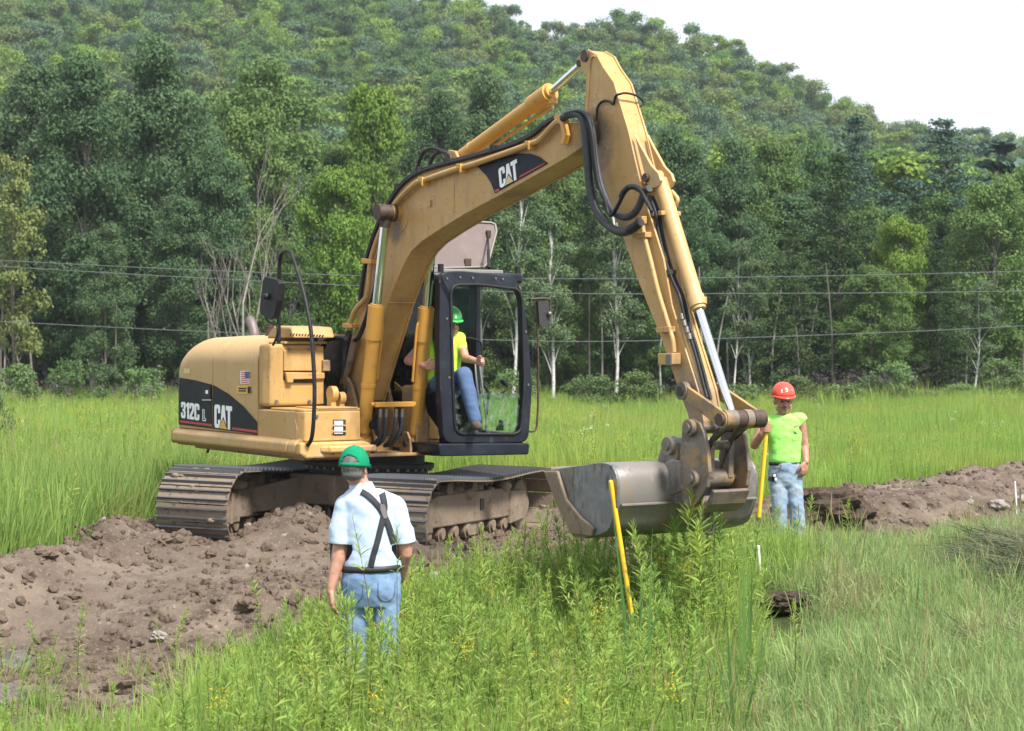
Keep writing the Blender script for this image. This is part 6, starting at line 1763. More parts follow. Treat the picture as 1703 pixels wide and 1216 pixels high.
def blob(name, shapes, voxel, mat, parent=None, smooth=4, folds=0.0, fscale=9, loc=None, cuts=()):
    mb = MB()
    for s in shapes:
        if s[0] == 'c': add_capsule(mb, *s[1:])
        elif s[0] == 'l': add_loft(mb, *s[1:])
        else: add_ell(mb, *s[1:])
    tmp = bpy.data.objects.new('tmp', mb.mesh('tmp', mat)); COL.objects.link(tmp)
    rm = tmp.modifiers.new('r', 'REMESH'); rm.mode = 'VOXEL'; rm.voxel_size = voxel
    sm = tmp.modifiers.new('s', 'SMOOTH'); sm.factor = .5; sm.iterations = smooth
    dg = bpy.context.evaluated_depsgraph_get()
    me = bpy.data.meshes.new_from_object(tmp.evaluated_get(dg))
    bpy.data.objects.remove(tmp)
    me.name = name
    me.materials.clear(); me.materials.append(mat)
    n = len(me.vertices)
    if folds:
        co = np.empty(n * 3, np.float32); me.vertices.foreach_get('co', co); co = co.reshape(-1, 3)
        no = np.empty(n * 3, np.float32); me.vertices.foreach_get('normal', no); no = no.reshape(-1, 3)
        k = fbm(co[:, 0] * fscale + co[:, 2] * 4, co[:, 2] * fscale * 1.3 + co[:, 1] * 5, 3, 13)
        k = k + .7 * np.abs(fbm(co[:, 0] * fscale * .5 - co[:, 2] * fscale * .9, co[:, 2] * 5 + co[:, 0] * 3, 2, 23))
        co = co + no * (k * folds)[:, None]
        me.vertices.foreach_set('co', co.ravel())
    for co_, no_, rad_ in cuts:          # open cuffs: clear what lies beyond the plane near the point
        bm = bmesh.new(); bm.from_mesh(me); co_ = Vector(co_); no_ = Vector(no_).normalized()
        fs = [f for f in bm.faces if (f.calc_center_median() - co_).length < rad_]
        geom = list({v for f in fs for v in f.verts}) + list({e for f in fs for e in f.edges}) + fs
        bmesh.ops.bisect_plane(bm, geom=geom, plane_co=co_, plane_no=no_, clear_outer=True)
        bm.to_mesh(me); bm.free()
    me.polygons.foreach_set('use_smooth', [True] * len(me.polygons)); me.update()
    o = bpy.data.objects.new(name, me); link(o, parent)
    if loc is not None: o.location = loc
    return o
def bvh_of(o):
    me = o.data
    return BVHTree.FromPolygons([v.co.copy() for v in me.vertices], [tuple(p.vertices) for p in me.polygons])
def ribbon_on(bvh, pts, width, off, name, mat, parent, dirv=Vector((0, 1, 0)), thick=.004):
    """a strap laid on a body surface along points (x, z), found by shooting along dirv"""
    P = catmull([Vector((p[0], 0, p[1])) for p in pts], 6); rings = []
    for i, p in enumerate(P):
        t = (P[min(i + 1, len(P) - 1)] - P[max(i - 1, 0)]).normalized(); sd_ = Vector((t.z, 0, -t.x))
        row = []
        for s in (-.5, -.17, .17, .5):
            q = p + sd_ * width * s
            h = bvh.ray_cast(Vector((q.x, 0, q.z)) - dirv * 1.5, dirv)
            row.append(h[0] if h[0] is not None else None)
        rings.append(row)
    rings = [r for r in rings if all(x is not None for x in r)]
    out = [[x - dirv * off for x in r] + [x - dirv * (off - thick) for x in reversed(r)] for r in rings]
    return MB().rings(out, smooth=True).obj(name, mat, parent)
def patch_on(bvh, poly, off, name, mat, parent, dirv=Vector((0, 1, 0))):
    V = []
    for x, z in poly:
        h = bvh.ray_cast(Vector((x, 0, z)) - dirv * 1.5, dirv)
        if h[0] is None: return None
        V.append(h[0] - dirv * off)
    return MB().prism(V, [v + dirv * (off * .8) for v in V]).obj(name, mat, parent)

M['skin'] = surf('weathered_skin', (.42, .215, .15), [((.50, .27, .20), 14, .45, .65, None), ((.33, .15, .105), 30, .55, .72, None)], rough=.55, bump=.06, bscale=120)
M['skin_tan'] = surf('tanned_skin', (.36, .18, .118), [((.42, .225, .155), 14, .45, .65, None), ((.20, .09, .06), 30, .55, .72, None)], rough=.55, bump=.06, bscale=120)
M['lip'] = surf('lips', (.26, .11, .09), rough=.6)
M['hair_grey'] = surf('grey_hair', (.085, .08, .078), [((.16, .15, .15), 60, .45, .65, (1, 1, .3))], rough=.8, bump=.6, bscale=160)
M['shirt_blue'] = surf('pale_blue_cotton', (.40, .51, .68), [((.44, .55, .71), 5, .4, .7, None)], rough=.85, bump=.08, bscale=150, sheen=.1)
M['hivis'] = surf('hi_vis_yellow_green', (.275, .74, .12), [((.31, .79, .16), 6, .4, .7, None)], rough=.8, bump=.08, bscale=150, sheen=.1)
M['hivis_op'] = surf('hi_vis_lime', (.46, .78, .06), rough=.8, bump=.08, bscale=150)
def denim(name, base, faded, dirt):
    return surf(name, base, [(faded, 6, .42, .68, (1, 1, .5)), (dirt, 9, .58, .72, None), (faded, 90, .5, .7, (1, 1, 3))], rough=.9, bump=.15, bscale=160)
M['denim'] = denim('blue_denim', (.105, .185, .34), (.19, .29, .44), (.14, .19, .27))
M['denim_dark'] = denim('dark_denim', (.045, .09, .20), (.085, .14, .26), (.06, .09, .15))
M['denim_faded'] = denim('faded_denim', (.18, .26, .38), (.30, .38, .48), (.24, .23, .21))
M['denim_seam'] = surf('denim_seam', (.06, .11, .21), rough=.9)
M['cap_green'] = surf('green_cap_cloth', (.004, .20, .095), [((.006, .235, .115), 8, .45, .7, None)], rough=.9, bump=.08, bscale=160, spec=.15)
M['strap'] = surf('charcoal_webbing', (.022, .022, .028), rough=.8, bump=.1, bscale=160)
M['leather'] = surf('grey_leather', (.11, .10, .105), rough=.7)
M['belt'] = surf('black_leather', (.018, .018, .02), rough=.55)
M['boots'] = surf('work_boots', (.045, .035, .028), [((.10, .08, .06), 9, .45, .65, None)], rough=.85)
M['hat_red'] = surf('orange_red_plastic', (.62, .068, .042), [((.52, .06, .04), 6, .5, .7, None)], rough=.32, rvar=.08)
M['hat_green'] = surf('green_plastic', (.05, .46, .085), [((.05, .38, .08), 6, .5, .7, None)], rough=.32, rvar=.08)
M['sticker'] = surf('sticker_white', (.66, .66, .66), rough=.5)
M['sticker_lime'] = surf('sticker_lime', (.62, .75, .04), rough=.5)
M['print_grey'] = surf('print_grey', (.10, .11, .12), rough=.7)
M['print_red'] = surf('print_red', (.45, .06, .05), rough=.7)
M['shovel_yellow'] = surf('yellow_fibreglass', (.72, .44, .02), [((.55, .34, .05), 9, .56, .70, (1, 1, .2))], rough=.4)
M['blade'] = surf('shovel_blade', (.09, .085, .08), [((.17, .13, .10), 7, .45, .62, None)], rough=.5, metal=.4)
M['white_paint'] = surf('white_stake_paint', (.70, .70, .70), [((.45, .43, .40), 12, .58, .72, None)], rough=.6)

def hand(base, direction, side, palm_n, size=1.0, curl=.5, thumb=True):
    """palm and five fingers as capsules; base: wrist, direction: wrist to knuckles, side: towards the thumb"""
    d = Vector(direction).normalized(); s = Vector(side); s = (s - d * s.dot(d)).normalized(); n = Vector(palm_n); n = (n - d * n.dot(d) - s * n.dot(s)).normalized()
    b = Vector(base); S_ = size; out = []
    for k in range(4):
        o = (k - 1.5) * .021 * S_
        kn = b + d * (.088 - .004 * abs(k - 1)) * S_ + s * -o
        out.append(('c', b + d * .02 * S_ + s * -o * .7, kn, .016 * S_, .0125 * S_))
        L = (.072, .080, .074, .058)[k] * S_
        a1 = kn + (d * math.cos(curl * .6) + n * math.sin(curl * .6)) * L * .45
        a2 = a1 + (d * math.cos(curl * 1.5) + n * math.sin(curl * 1.5)) * L * .33
        a3 = a2 + (d * math.cos(curl * 2.3) + n * math.sin(curl * 2.3)) * L * .25
        out += [('c', kn, a1, .0105 * S_, .0095 * S_), ('c', a1, a2, .0095 * S_, .0088 * S_), ('c', a2, a3, .0088 * S_, .0075 * S_)]
    if thumb:
        t0 = b + d * .02 * S_ + s * .025 * S_; t1 = t0 + (d * .7 + s * .6 + n * .25).normalized() * .045 * S_; t2 = t1 + (d * .9 + s * .15 + n * .4).normalized() * .032 * S_; t3 = t2 + (d * .9 + n * .5).normalized() * .025 * S_
        out += [('c', t0, t1, .015 * S_, .012 * S_), ('c', t1, t2, .0115 * S_, .0105 * S_), ('c', t2, t3, .0105 * S_, .0085 * S_)]
    return out
def head_shapes(c, yaw, pitch=0, s=1.0, face=True):
    """c: centre of the skull; yaw 0 faces -Y (the camera), pi faces away"""
    Rm = Euler((pitch, 0, yaw)).to_matrix(); rot = Rm.to_euler()
    def p(x, y, z): return c + Rm @ Vector((x * s, y * s, z * s))
    o = [('e', p(0, .015, .03), (.076 * s, .096 * s, .098 * s), rot), ('e', p(0, -.02, -.045), (.062 * s, .075 * s, .085 * s), rot), ('e', p(0, -.055, -.10), (.034 * s, .032 * s, .028 * s), rot)]
    for e in (-1, 1):
        o += [('e', p(e * .077, .012, -.02), (.010 * s, .022 * s, .033 * s), rot), ('e', p(e * .040, -.062, -.045), (.026 * s, .024 * s, .026 * s), rot), ('e', p(e * .033, -.083, .012), (.026 * s, .014 * s, .010 * s), rot), ('e', p(e * .052, -.03, -.075), (.022, .03, .03), rot)]
    o += [('c', p(0, -.088, .004), p(0, -.113, -.038), .011 * s, .016 * s), ('e', p(-.014, -.098, -.042), (.011 * s, .011 * s, .009 * s), rot), ('e', p(.014, -.098, -.042), (.011 * s, .011 * s, .009 * s), rot), ('e', p(0, -.086, -.073), (.026 * s, .013 * s, .010 * s), rot)]
    return o, p, rot
def dome(c, rot, rx, ry, rz, z0, name, mat, parent, n=40, m=14, cut=None, thick=.004, ridge=0):
    """shell of the upper half of an ellipsoid, with an optional opening"""
    M3 = rot.to_matrix(); mb = MB(); V = []; F = []
    for j in range(m + 1):
        t = math.pi / 2 * (1 - j / m) 
        zz = z0 + (1 - z0) * math.sin(t) if True else 0
        r = math.sqrt(max(0, 1 - zz * zz)) if j < m else math.sqrt(max(0, 1 - z0 * z0))
        for k in range(n):
            a = 6.28318 * k / n
            q = 1 + ridge * (math.exp(-(math.sin(a / 1) / .16) ** 2) if True else 0) * (1 if r > .1 else 0)
            V.append(c + M3 @ Vector((rx * r * math.cos(a) * q, ry * r * math.sin(a) * q, rz * zz * (1 + ridge * .5))))
    for j in range(m):
        for k in range(n):
            a = 6.28318 * (k + .5) / n; zz = (j + .5) / m
            if cut and cut(a, zz): continue
            F.append((j * n + k, j * n + (k + 1) % n, (j + 1) * n + (k + 1) % n, (j + 1) * n + k))
    mb.add(V, F, True)
    o = mb.obj(name, mat, parent)
    s = o.modifiers.new('thick', 'SOLIDIFY'); s.thickness = thick; s.offset = 0
    return o

# ---------- the man in suspenders
FD = 13.86; FO = Vector(((615 - 851.5) * FD / FPX, FD, float(terrain((615 - 851.5) * FD / FPX, FD))))
def F_(u, v, dy=0): return W(u, v, FD + dy) - FO
hc = F_(590, 776, -.01)
hs, hp_, hrot = head_shapes(hc, R(165), R(0), 1.06)
zf = 0.0
bodyF = hs + [('c', F_(592, 790, .02), F_(604, 822, .03), .066, .075), ('c', F_(608, 850, .04), F_(618, 960, .05), .10, .11), ('c', F_(584, 842, .03), F_(646, 845, .03), .045, .045)]
# left arm hangs, forearm bare
bodyF += [('c', F_(574, 838, .03), F_(567, 905, .02), .062, .055), ('c', F_(567, 905, .02), F_(563, 930, .01), .058, .055), ('c', F_(563, 930, .01), F_(551, 975, -.02), .052, .032), ('c', F_(551, 975, -.02), F_(550, 984, -.02), .031, .030)]
bodyF += hand(F_(550, 981, -.02), Vector((.03, .02, -1)), Vector((-.3, .9, 0)), Vector((.9, .3, 0)), 1.12, .45)
# right arm bends forward at the elbow
bodyF += [('c', F_(659, 842, .03), F_(673, 905, .02), .062, .056), ('c', F_(673, 905, .02), F_(674, 920, .03), .056, .050), ('c', F_(674, 920, .03), F_(666, 962, .20), .050, .034)]
bodyF += hand(F_(666, 962, .20), Vector((-.4, .9, .0)), Vector((0, .2, 1)), Vector((-1, -.3, 0)), 1.1, .6)
for u in (590, 642):
    bodyF += [('c', F_(u, 960, .04), Vector((F_(u, 0).x, .02, .48)), .085, .06), ('c', Vector((F_(u, 0).x, .02, .48)), Vector((F_(u, 0).x, 0, .08)), .06, .045)]
man = blob('person', bodyF, .0065, M['skin'], None, 3, loc=FO)
tag(man, 'heavyset person seen from behind in green cap, pale blue shirt and dark crossed suspenders', 'person')
sh_ = [('l', [(F_(603, 812, .025), .085, .08), (F_(605, 819, .03), .125, .10), (F_(609, 828, .03), .175, .12), (F_(613, 840, .035), .20, .135), (F_(616, 862, .045), .205, .155), (F_(618, 890, .055), .20, .175), (F_(619, 920, .06), .203, .185), (F_(620, 938, .06), .207, .187), (F_(619.5, 946, .06), .197, .177)]),
       ('c', F_(600, 831, .03), F_(578, 843, .03), .078, .088), ('c', F_(578, 843, .03), F_(567, 890, .02), .088, .086), ('c', F_(567, 885, .02), F_(565.5, 915, .015), .086, .082), ('c', F_(630, 831, .03), F_(656, 845, .03), .078, .086), ('c', F_(656, 845, .03), F_(670, 890, .02), .086, .080), ('c', F_(670, 885, .02), F_(674, 912, .02), .080, .076)]
shirtF = blob('shirt', sh_, .010, M['shirt_blue'], man, 3, .024, 8, None, ((F_(566, 903, .015), (-.05, 0, -1), .13), (F_(673, 901, .02), (.12, .1, -1), .12)))
# open the shirt at cuffs and waist by flattening: collar ring
col = MB(); cr = []
for k in range(28):
    a = 6.2832 * k / 28
    base = F_(603, 815, .025)
    cr.append((base + Vector((.098 * math.cos(a), .088 * math.sin(a), -.012 + .012 * math.cos(a))), base + Vector((.078 * math.cos(a) - .014, .072 * math.sin(a), .050 + .010 * math.cos(a)))))
col.rings([[a for a, b in cr], [b for a, b in cr]], caps=False)
co_ = col.obj('shirt_collar', M['shirt_blue'], man); so2 = co_.modifiers.new('thick', 'SOLIDIFY'); so2.thickness = .006
jn = [('l', [(F_(618, 939, .055), .198, .17), (F_(617, 950, .05), .205, .172), (F_(617, 970, .035), .212, .168), (F_(617, 990, .03), .208, .15), (F_(617, 1008, .03), .19, .12)])]
for u, ub_ in ((591, 588), (643, 648)):
    jn += [('c', F_(u, 985, .04), Vector((F_(u, 0).x, .03, .48)), .105, .082), ('c', Vector((F_(u, 0).x, .03, .48)), Vector((F_(ub_, 0).x, .01, .08)), .082, .072)]
jeansF = blob('jeans', jn, .010, M['denim'], man, 3, .028, 9)
for u in (588, 648):
    x = F_(u, 0).x
    blob('boot', [('c', Vector((x, 0, .05)), Vector((x, .17, .035)), .055, .045), ('c', Vector((x, 0, .05)), Vector((x, 0, .13)), .055, .055)], .01, M['boots'], man, 3)
bvS = bvh_of(shirtF); bvJ = bvh_of(jeansF)
def fx(u, v): p = F_(u, v); return (p.x, p.z)
ribbon_on(bvS, [fx(u, v) for u, v in ((590, 812), (602, 816), (618, 826), (634, 844), (646, 868), (655, 898), (661, 922), (664, 940))], .040, .010, 'suspender_strap', M['strap'], man)
ribbon_on(bvS, [fx(u, v) for u, v in ((633, 813), (639, 828), (641, 845), (637, 868), (630, 898), (623, 922), (619, 940))], .040, .013, 'suspender_strap', M['strap'], man)
patch_on(bvS, [fx(u, v) for u, v in ((634, 836), (641, 838), (646, 853), (645, 860), (640, 860), (634, 846))], .019, 'suspender_patch', M['leather'], man)
MB().tube([F_(553, 890, .10), F_(552, 905, .11), F_(552, 925, .12), F_(553, 938, .10)], .013, 6, 4).obj('suspender_strap', M['strap'], man)
bl = []
for k in range(40):
    a = 6.2832 * k / 40
    c = F_(618, 943.5, .05); bl.append(c + Vector((.212 * math.cos(a), .178 * math.sin(a), .006 * math.cos(a))))
MB().rings([[p + Vector((0, 0, -.022)) for p in bl], [p + Vector((0, 0, .022)) for p in bl]], caps=False).obj('belt', M['belt'], man).modifiers.new('thick', 'SOLIDIFY').thickness = .006
for u0, u1 in ((577, 606), (630, 658)):
    ribbon_on(bvJ, [fx(u, v) for u, v in ((u0 + 1, 966), (u0 + 2, 990), ((u0 + u1) / 2, 998), (u1 - 2, 990), (u1, 966))], .006, .003, 'pocket_seam', M['denim_seam'], man)
# cap, open at the back over the adjusting strap; the hair shows below it
crot = Euler((R(6), 0, R(165)))
blob('hair', [('e', hp_(0, .030, .02), (.089, .101, .098), hrot), ('e', hp_(0, .045, -.045), (.076, .072, .050), hrot)], .008, M['hair_grey'], man, 2)
def capcut(a, zz):
    # local +Y is the back of the head; opening is an arch above the strap
    d = abs((a - math.pi / 2 + math.pi) % (2 * math.pi) - math.pi)
    return .66 < zz < .90 and d < .62 * math.sqrt(max(0, 1 - ((.90 - zz) / .24) ** 2) + .02)
dome(hp_(0, .012, .012), crot, .104, .120, .134, -.10, 'cap', M['cap_green'], man, 56, 20, capcut, .005)
bill = MB(); rr0 = [hp_(.088 * math.sin(t), -.075 - .03 * math.cos(t), .012) for t in np.linspace(-1.25, 1.25, 12)]; rr1 = [hp_(.075 * math.sin(t), -.10 - .085 * math.cos(t), .0 - .02 * abs(math.sin(t))) for t in np.linspace(-1.25, 1.25, 12)]
bill.rings([rr0, rr1], close=False, caps=False); bo = bill.obj('cap_bill', M['cap_green'], man); bo.modifiers.new('thick', 'SOLIDIFY').thickness = .006
MB().sphere(hp_(0, .012, .138), .008, 8, 6).obj('cap_button', M['cap_green'], man)
gd = MB().cyl(W(566, 1003, FD - .14), W(575, 1020, FD - .14), .014, n=10).cyl(W(575, 1020, FD - .14), W(577, 1024, FD - .14), .008, n=8).obj('folding_knife', M['chrome'])
tag(gd, 'small silver folding knife clipped at the pocket of the man in suspenders', 'knife')

# ---------- the worker with the shovel
WD = 18.8; WO = Vector(((1308 - 851.5) * WD / FPX, WD, float(terrain((1308 - 851.5) * WD / FPX, WD))))
def G_(u, v, dy=0): return W(u, v, WD + dy) - WO
hc = G_(1302.5, 665, .0)
hs, wp_, wrot = head_shapes(hc, R(6), R(6), 1.02)
bodyW = hs + [('c', G_(1302.5, 680, .02), G_(1304, 700, .03), .052, .06), ('c', G_(1305, 718, .03), G_(1306, 772, .03), .075, .08), ('c', G_(1279, 704, .03), G_(1328, 702, .03), .042, .042)]
# arm holding the shovel (image left)
bodyW += [('c', G_(1274, 700, .02), G_(1255, 740, -.06), .053, .043), ('c', G_(1255, 740, -.06), G_(1267, 722, -.20), .043, .034), ('c', G_(1267, 722, -.20), G_(1271, 717, -.22), .034, .029)]
# fist round the handle: fingers wrap from the right side of the picture
hb = G_(1274.5, 711, -.22)
for k in range(4):
    z = (.036 - k * .024); c0 = hb + Vector((-.036, .012, z)); 
    pts = [c0, hb + Vector((-.020, -.030, z + .001)), hb + Vector((.010, -.033, z)), hb + Vector((.032, -.018, z - .002)), hb + Vector((.034, .004, z - .003))]
    for a, b in zip(pts[:-1], pts[1:]): bodyW.append(('c', a, b, .0115, .011))
bodyW += [('c', G_(1271, 717, -.22), hb + Vector((-.038, .008, .02)), .028, .026), ('c', hb + Vector((-.038, .008, .02)), hb + Vector((-.036, .010, -.03)), .026, .022), ('c', hb + Vector((-.03, .0, .045)), hb + Vector((.0, -.03, .055)), .014, .012), ('c', hb + Vector((.0, -.03, .055)), hb + Vector((.028, -.024, .056)), .012, .010)]
# other arm hangs to the pocket
bodyW += [('c', G_(1331, 702, .03), G_(1338, 742, .03), .052, .041), ('c', G_(1338, 742, .03), G_(1340.5, 768, -.06), .041, .028)]
bodyW += hand(G_(1340, 768, -.06), Vector((-.16, -.15, -1)), Vector((-.8, -.6, 0)), Vector((-.6, .8, 0)), 1.0, .5)
LG = ((1293, 1297, 1299), (1319, 1325, 1330))
for u0, u1, u2 in LG:
    bodyW += [('c', G_(u0, 785, .03), Vector((G_(u1, 0).x, .0, .47)), .075, .055), ('c', Vector((G_(u1, 0).x, .0, .47)), Vector((G_(u2, 0).x, .02, .08)), .052, .04)]
wk = blob('person', bodyW, .006, M['skin_tan'], None, 3, loc=WO)
tag(wk, 'person facing us in orange-red hard hat, sleeveless lime shirt and faded jeans holding a shovel', 'person')
sw_ = [('l', [(G_(1304, 690.5, .025), .075, .075), (G_(1304, 694, .03), .125, .09), (G_(1304, 699, .03), .165, .10), (G_(1304.5, 712, .03), .172, .112), (G_(1305, 730, .03), .160, .118), (G_(1305, 750, .03), .152, .115), (G_(1305, 764, .03), .156, .116), (G_(1305, 771, .03), .148, .108)]), ('c', G_(1282, 700, .03), G_(1271, 701, .02), .062, .058), ('c', G_(1273, 699, .02), G_(1269, 709, .02), .058, .060), ('c', G_(1326, 697, .03), G_(1332, 698, .03), .062, .060), ('c', G_(1331, 696, .03), G_(1333, 709, .03), .058, .060)]
shirtW = blob('shirt', sw_, .009, M['hivis'], wk, 3, .022, 10, None, ((G_(1269.5, 706, .02), (-.75, -.1, -.75), .09), (G_(1334, 704, .03), (.75, -.1, -.75), .09)))
bvW = bvh_of(shirtW)
nk = MB(); a0_ = []
for k in range(24):
    a = 6.2832 * k / 24; c = G_(1304, 694.5, .02); a0_.append(c + Vector((.082 * math.cos(a), .085 * math.sin(a), .012 + .030 * math.sin(a))))
nk.tube(a0_ + [a0_[0]], .008, 6, raw=True).obj('shirt_neckband', M['hivis'], wk)
jw = [('l', [(G_(1305, 768, .03), .144, .106), (G_(1305, 776, .03), .152, .112), (G_(1305, 788, .03), .158, .112), (G_(1305, 800, .03), .158, .10), (G_(1305, 808, .03), .15, .085)])]
for u0, u1, u2 in LG:
    jw += [('c', G_(u0, 790, .03), Vector((G_(u1, 0).x, .0, .47)), .092, .070), ('c', Vector((G_(u1, 0).x, .0, .47)), Vector((G_(u2, 0).x, .02, .07)), .070, .066)]
jeansW = blob('jeans', jw, .009, M['denim_faded'], wk, 3, .030, 11)
for u0, u1, u2 in LG:
    x = G_(u2, 0).x
    blob('boot', [('c', Vector((x, .03, .05)), Vector((x + .03 * (1 if u0 > 1300 else -1), -.15, .04)), .05, .045), ('c', Vector((x, .03, .05)), Vector((x, .03, .14)), .052, .055)], .01, M['boots'], wk, 3)
bl = []
for k in range(36):
    a = 6.2832 * k / 36; c = G_(1305, 770.5, .03); bl.append(c + Vector((.153 * math.cos(a), .115 * math.sin(a), 0)))
MB().rings([[p + Vector((0, 0, -.017)) for p in bl], [p + Vector((0, 0, .015)) for p in bl]], caps=False).obj('belt', M['belt'], wk).modifiers.new('thick', 'SOLIDIFY').thickness = .005
def gx_(u, v): p = G_(u, v); return (p.x, p.z)
for pl, mm in (([(1318, 708), (1321, 707.6), (1321, 710.4), (1318, 710.8)], 'print_red'), ([(1322, 707.6), (1329, 706), (1329, 708.6), (1322, 710)], 'print_grey'), ([(1317.5, 716), (1321, 718), (1324, 715), (1322.5, 719), (1325, 722), (1320.5, 720.5), (1318, 723), (1319, 719)], 'print_grey')):
    patch_on(bvW, [gx_(u, v) for u, v in pl], .006, 'shirt_print', M[mm], wk)
ribbon_on(bvW, [gx_(u, v) for u, v in ((1316, 713), (1316.5, 730), (1325, 731), (1329, 729), (1330, 712))], .005, .004, 'pocket_seam', M['hivis'], wk)
# face details
for e in (-1, 1):
    MB().sphere(wp_(e * .032, -.082, -.004), .011, 10, 6).obj('eye', M['belt'], wk)
blob('moustache', [('c', wp_(-.026, -.093, -.062), wp_(0, -.104, -.056), .007, .009), ('c', wp_(.026, -.093, -.062), wp_(0, -.104, -.056), .007, .009)], .004, M['hair_grey'], wk, 2)
blob('hair', [('e', wp_(0, .03, .02), (.083, .092, .085), wrot)], .008, M['hair_grey'], wk, 2)
MB().tube([wp_(-.022, -.097, -.076), wp_(0, -.102, -.074), wp_(.022, -.097, -.076)], .0045, 6, 4).obj('mouth', M['lip'], wk)
hat = dome(wp_(0, .008, .048), wrot, .108, .130, .118, .0, 'hard_hat', M['hat_red'], wk, 40, 14, None, .004, .04)
brim = MB(); r0 = []; r1 = []
for k in range(40):
    a = 6.2832 * k / 40; f = max(0, -math.sin(a)) ** 2
    r0.append(wp_(.104 * math.cos(a), .008 + .126 * math.sin(a), .050)); r1.append(wp_((.118 + .006 * f) * math.cos(a), .008 + (.140 + .038 * f) * math.sin(a), .040 - .010 * f))
brim.rings([r0, r1], caps=False).obj('hat_brim', M['hat_red'], wk).modifiers.new('thick', 'SOLIDIFY').thickness = .005
bvH = BVHTree.FromPolygons([v.co.copy() for v in hat.data.vertices], [tuple(p.vertices) for p in hat.data.polygons])
patch_on(bvH, [gx_(u, v) for u, v in ((1296.6, 647.2), (1306, 645.6), (1315.2, 645.2), (1315.6, 650), (1306, 651), (1297, 652.8))], .006, 'hat_sticker', M['sticker'], wk)
patch_on(bvH, [gx_(u, v) for u, v in ((1298.5, 648.6), (1302, 648), (1302, 650.6), (1298.8, 651))], .009, 'sticker_print', M['print_red'], wk)
patch_on(bvH, [gx_(u, v) for u, v in ((1303.5, 647.8), (1314, 646.4), (1314, 648.6), (1303.5, 650))], .009, 'sticker_print', M['print_grey'], wk)
patch_on(bvH, [gx_(u, v) for u, v in ((1285.2, 646.5), (1289.6, 646), (1289.8, 651), (1285.6, 651))], .007, 'hat_sticker', M['sticker_lime'], wk)
kc = MB().tube([W(1300, 771, WD - .09), W(1299, 779, WD - .11), W(1294, 784, WD - .10), W(1289, 787, WD - .10)], .004, 6, 5).obj('key_chain', M['bolt'])
MB().box(W(1287, 792, WD - .10), (.035, .012, .055), Euler((0, .3, 0))).box(W(1283, 797, WD - .085), (.06, .02, .04), Euler((0, .4, 0))).obj('tape_holder', M['rubber'], kc, .004)
MB().box(W(1288, 791, WD - .115), (.024, .006, .026), Euler((0, .3, 0))).box(W(1290, 797, WD - .115), (.020, .006, .026), Euler((0, -.2, 0))).obj('white_tag', M['sticker'], kc, .003)
tag(kc, 'key chain with a white tag hanging from the belt of the worker with the shovel', 'key chain')
# shovels
def shovel(top, low, d, label):
    a = W(*top, d); b = W(*low, d); dr = (b - a).normalized()
    g = b.copy()
    while g.z > float(terrain(g.x, g.y)) + .05: g += dr * .02
    root = MB().tube([a, a + dr * .03, g - dr * .25], .0185, 14, raw=True).sphere(a, .0185, 12, 8).obj('shovel', M['shovel_yellow']); tag(root, label, 'shovel')
    sx = Vector((1, 0, 0)); n_ = dr.cross(sx).normalized(); sx = n_.cross(dr)
    q = g - dr * .25
    outl = [(-.02, 0), (-.10, .03), (-.115, .16), (-.07, .27), (0, .32), (.07, .27), (.115, .16), (.10, .03), (.02, 0)]
    P1 = [q + sx * x + dr * y + n_ * (abs(x) * .3) for x, y in outl]; 
    MB().prism(P1, [p + n_ * .004 for p in P1]).cyl(q - dr * .12, q + dr * .06, .024, n=12).obj('shovel_blade', M['blade'], root)
    return root
shovel((1276.5, 699), (1262, 862), WD - .22, 'yellow-handled shovel held upright by the worker in the hard hat')
shovel((1016, 802), (1042, 968), 15.0, 'yellow-handled shovel standing in the weeds in front of the bucket')

# ---------- the operator in the cab
OD = 19.45
def O_(u, v, dy=0): return W(u, v, OD + dy)
OO = O_(742, 660)
def Q_(u, v, dy=0): return O_(u, v, dy) - OO
hc = Q_(749, 537, .02)
hs, op_, orot = head_shapes(hc, R(28), R(8), 1.02)
bodyO = hs + [('c', Q_(748, 548, .04), Q_(744, 566, .06), .055, .062), ('c', Q_(742, 585, .06), Q_(738, 650, .10), .09, .09), ('c', Q_(712, 570, .06), Q_(762, 566, .06), .06, .06)]
bodyO += [('c', Q_(765, 568, .04), Q_(774, 596, -.06), .052, .043), ('c', Q_(774, 596, -.06), Q_(793, 601, -.26), .044, .03)]
bodyO += hand(Q_(793, 601, -.26), Vector((.55, -.6, -.05)), Vector((-.1, -.1, 1)), Vector((-.8, -.4, 0)), 1.05, .8)
bodyO += [('c', Q_(708, 570, .04), Q_(679, 600, -.0), .055, .046), ('c', Q_(679, 600, .0), Q_(706, 608, -.22), .046, .032)]
bodyO += hand(Q_(706, 608, -.22), Vector((.7, -.6, .0)), Vector((0, -.2, 1)), Vector((.6, .8, 0)), 1.05, .7)
bodyO += [('c', Q_(748, 640, .08), Q_(772, 622, -.32), .08, .06), ('c', Q_(772, 622, -.32), Q_(790, 700, -.36), .055, .04), ('c', Q_(725, 645, .08), Q_(738, 625, -.32), .08, .06), ('c', Q_(738, 625, -.32), Q_(745, 700, -.20), .055, .04)]
op = blob('person', bodyO, .0075, M['skin'], None, 3, loc=OO)
tag(op, 'operator sitting in the cab in green hard hat, lime vest and jeans', 'person')
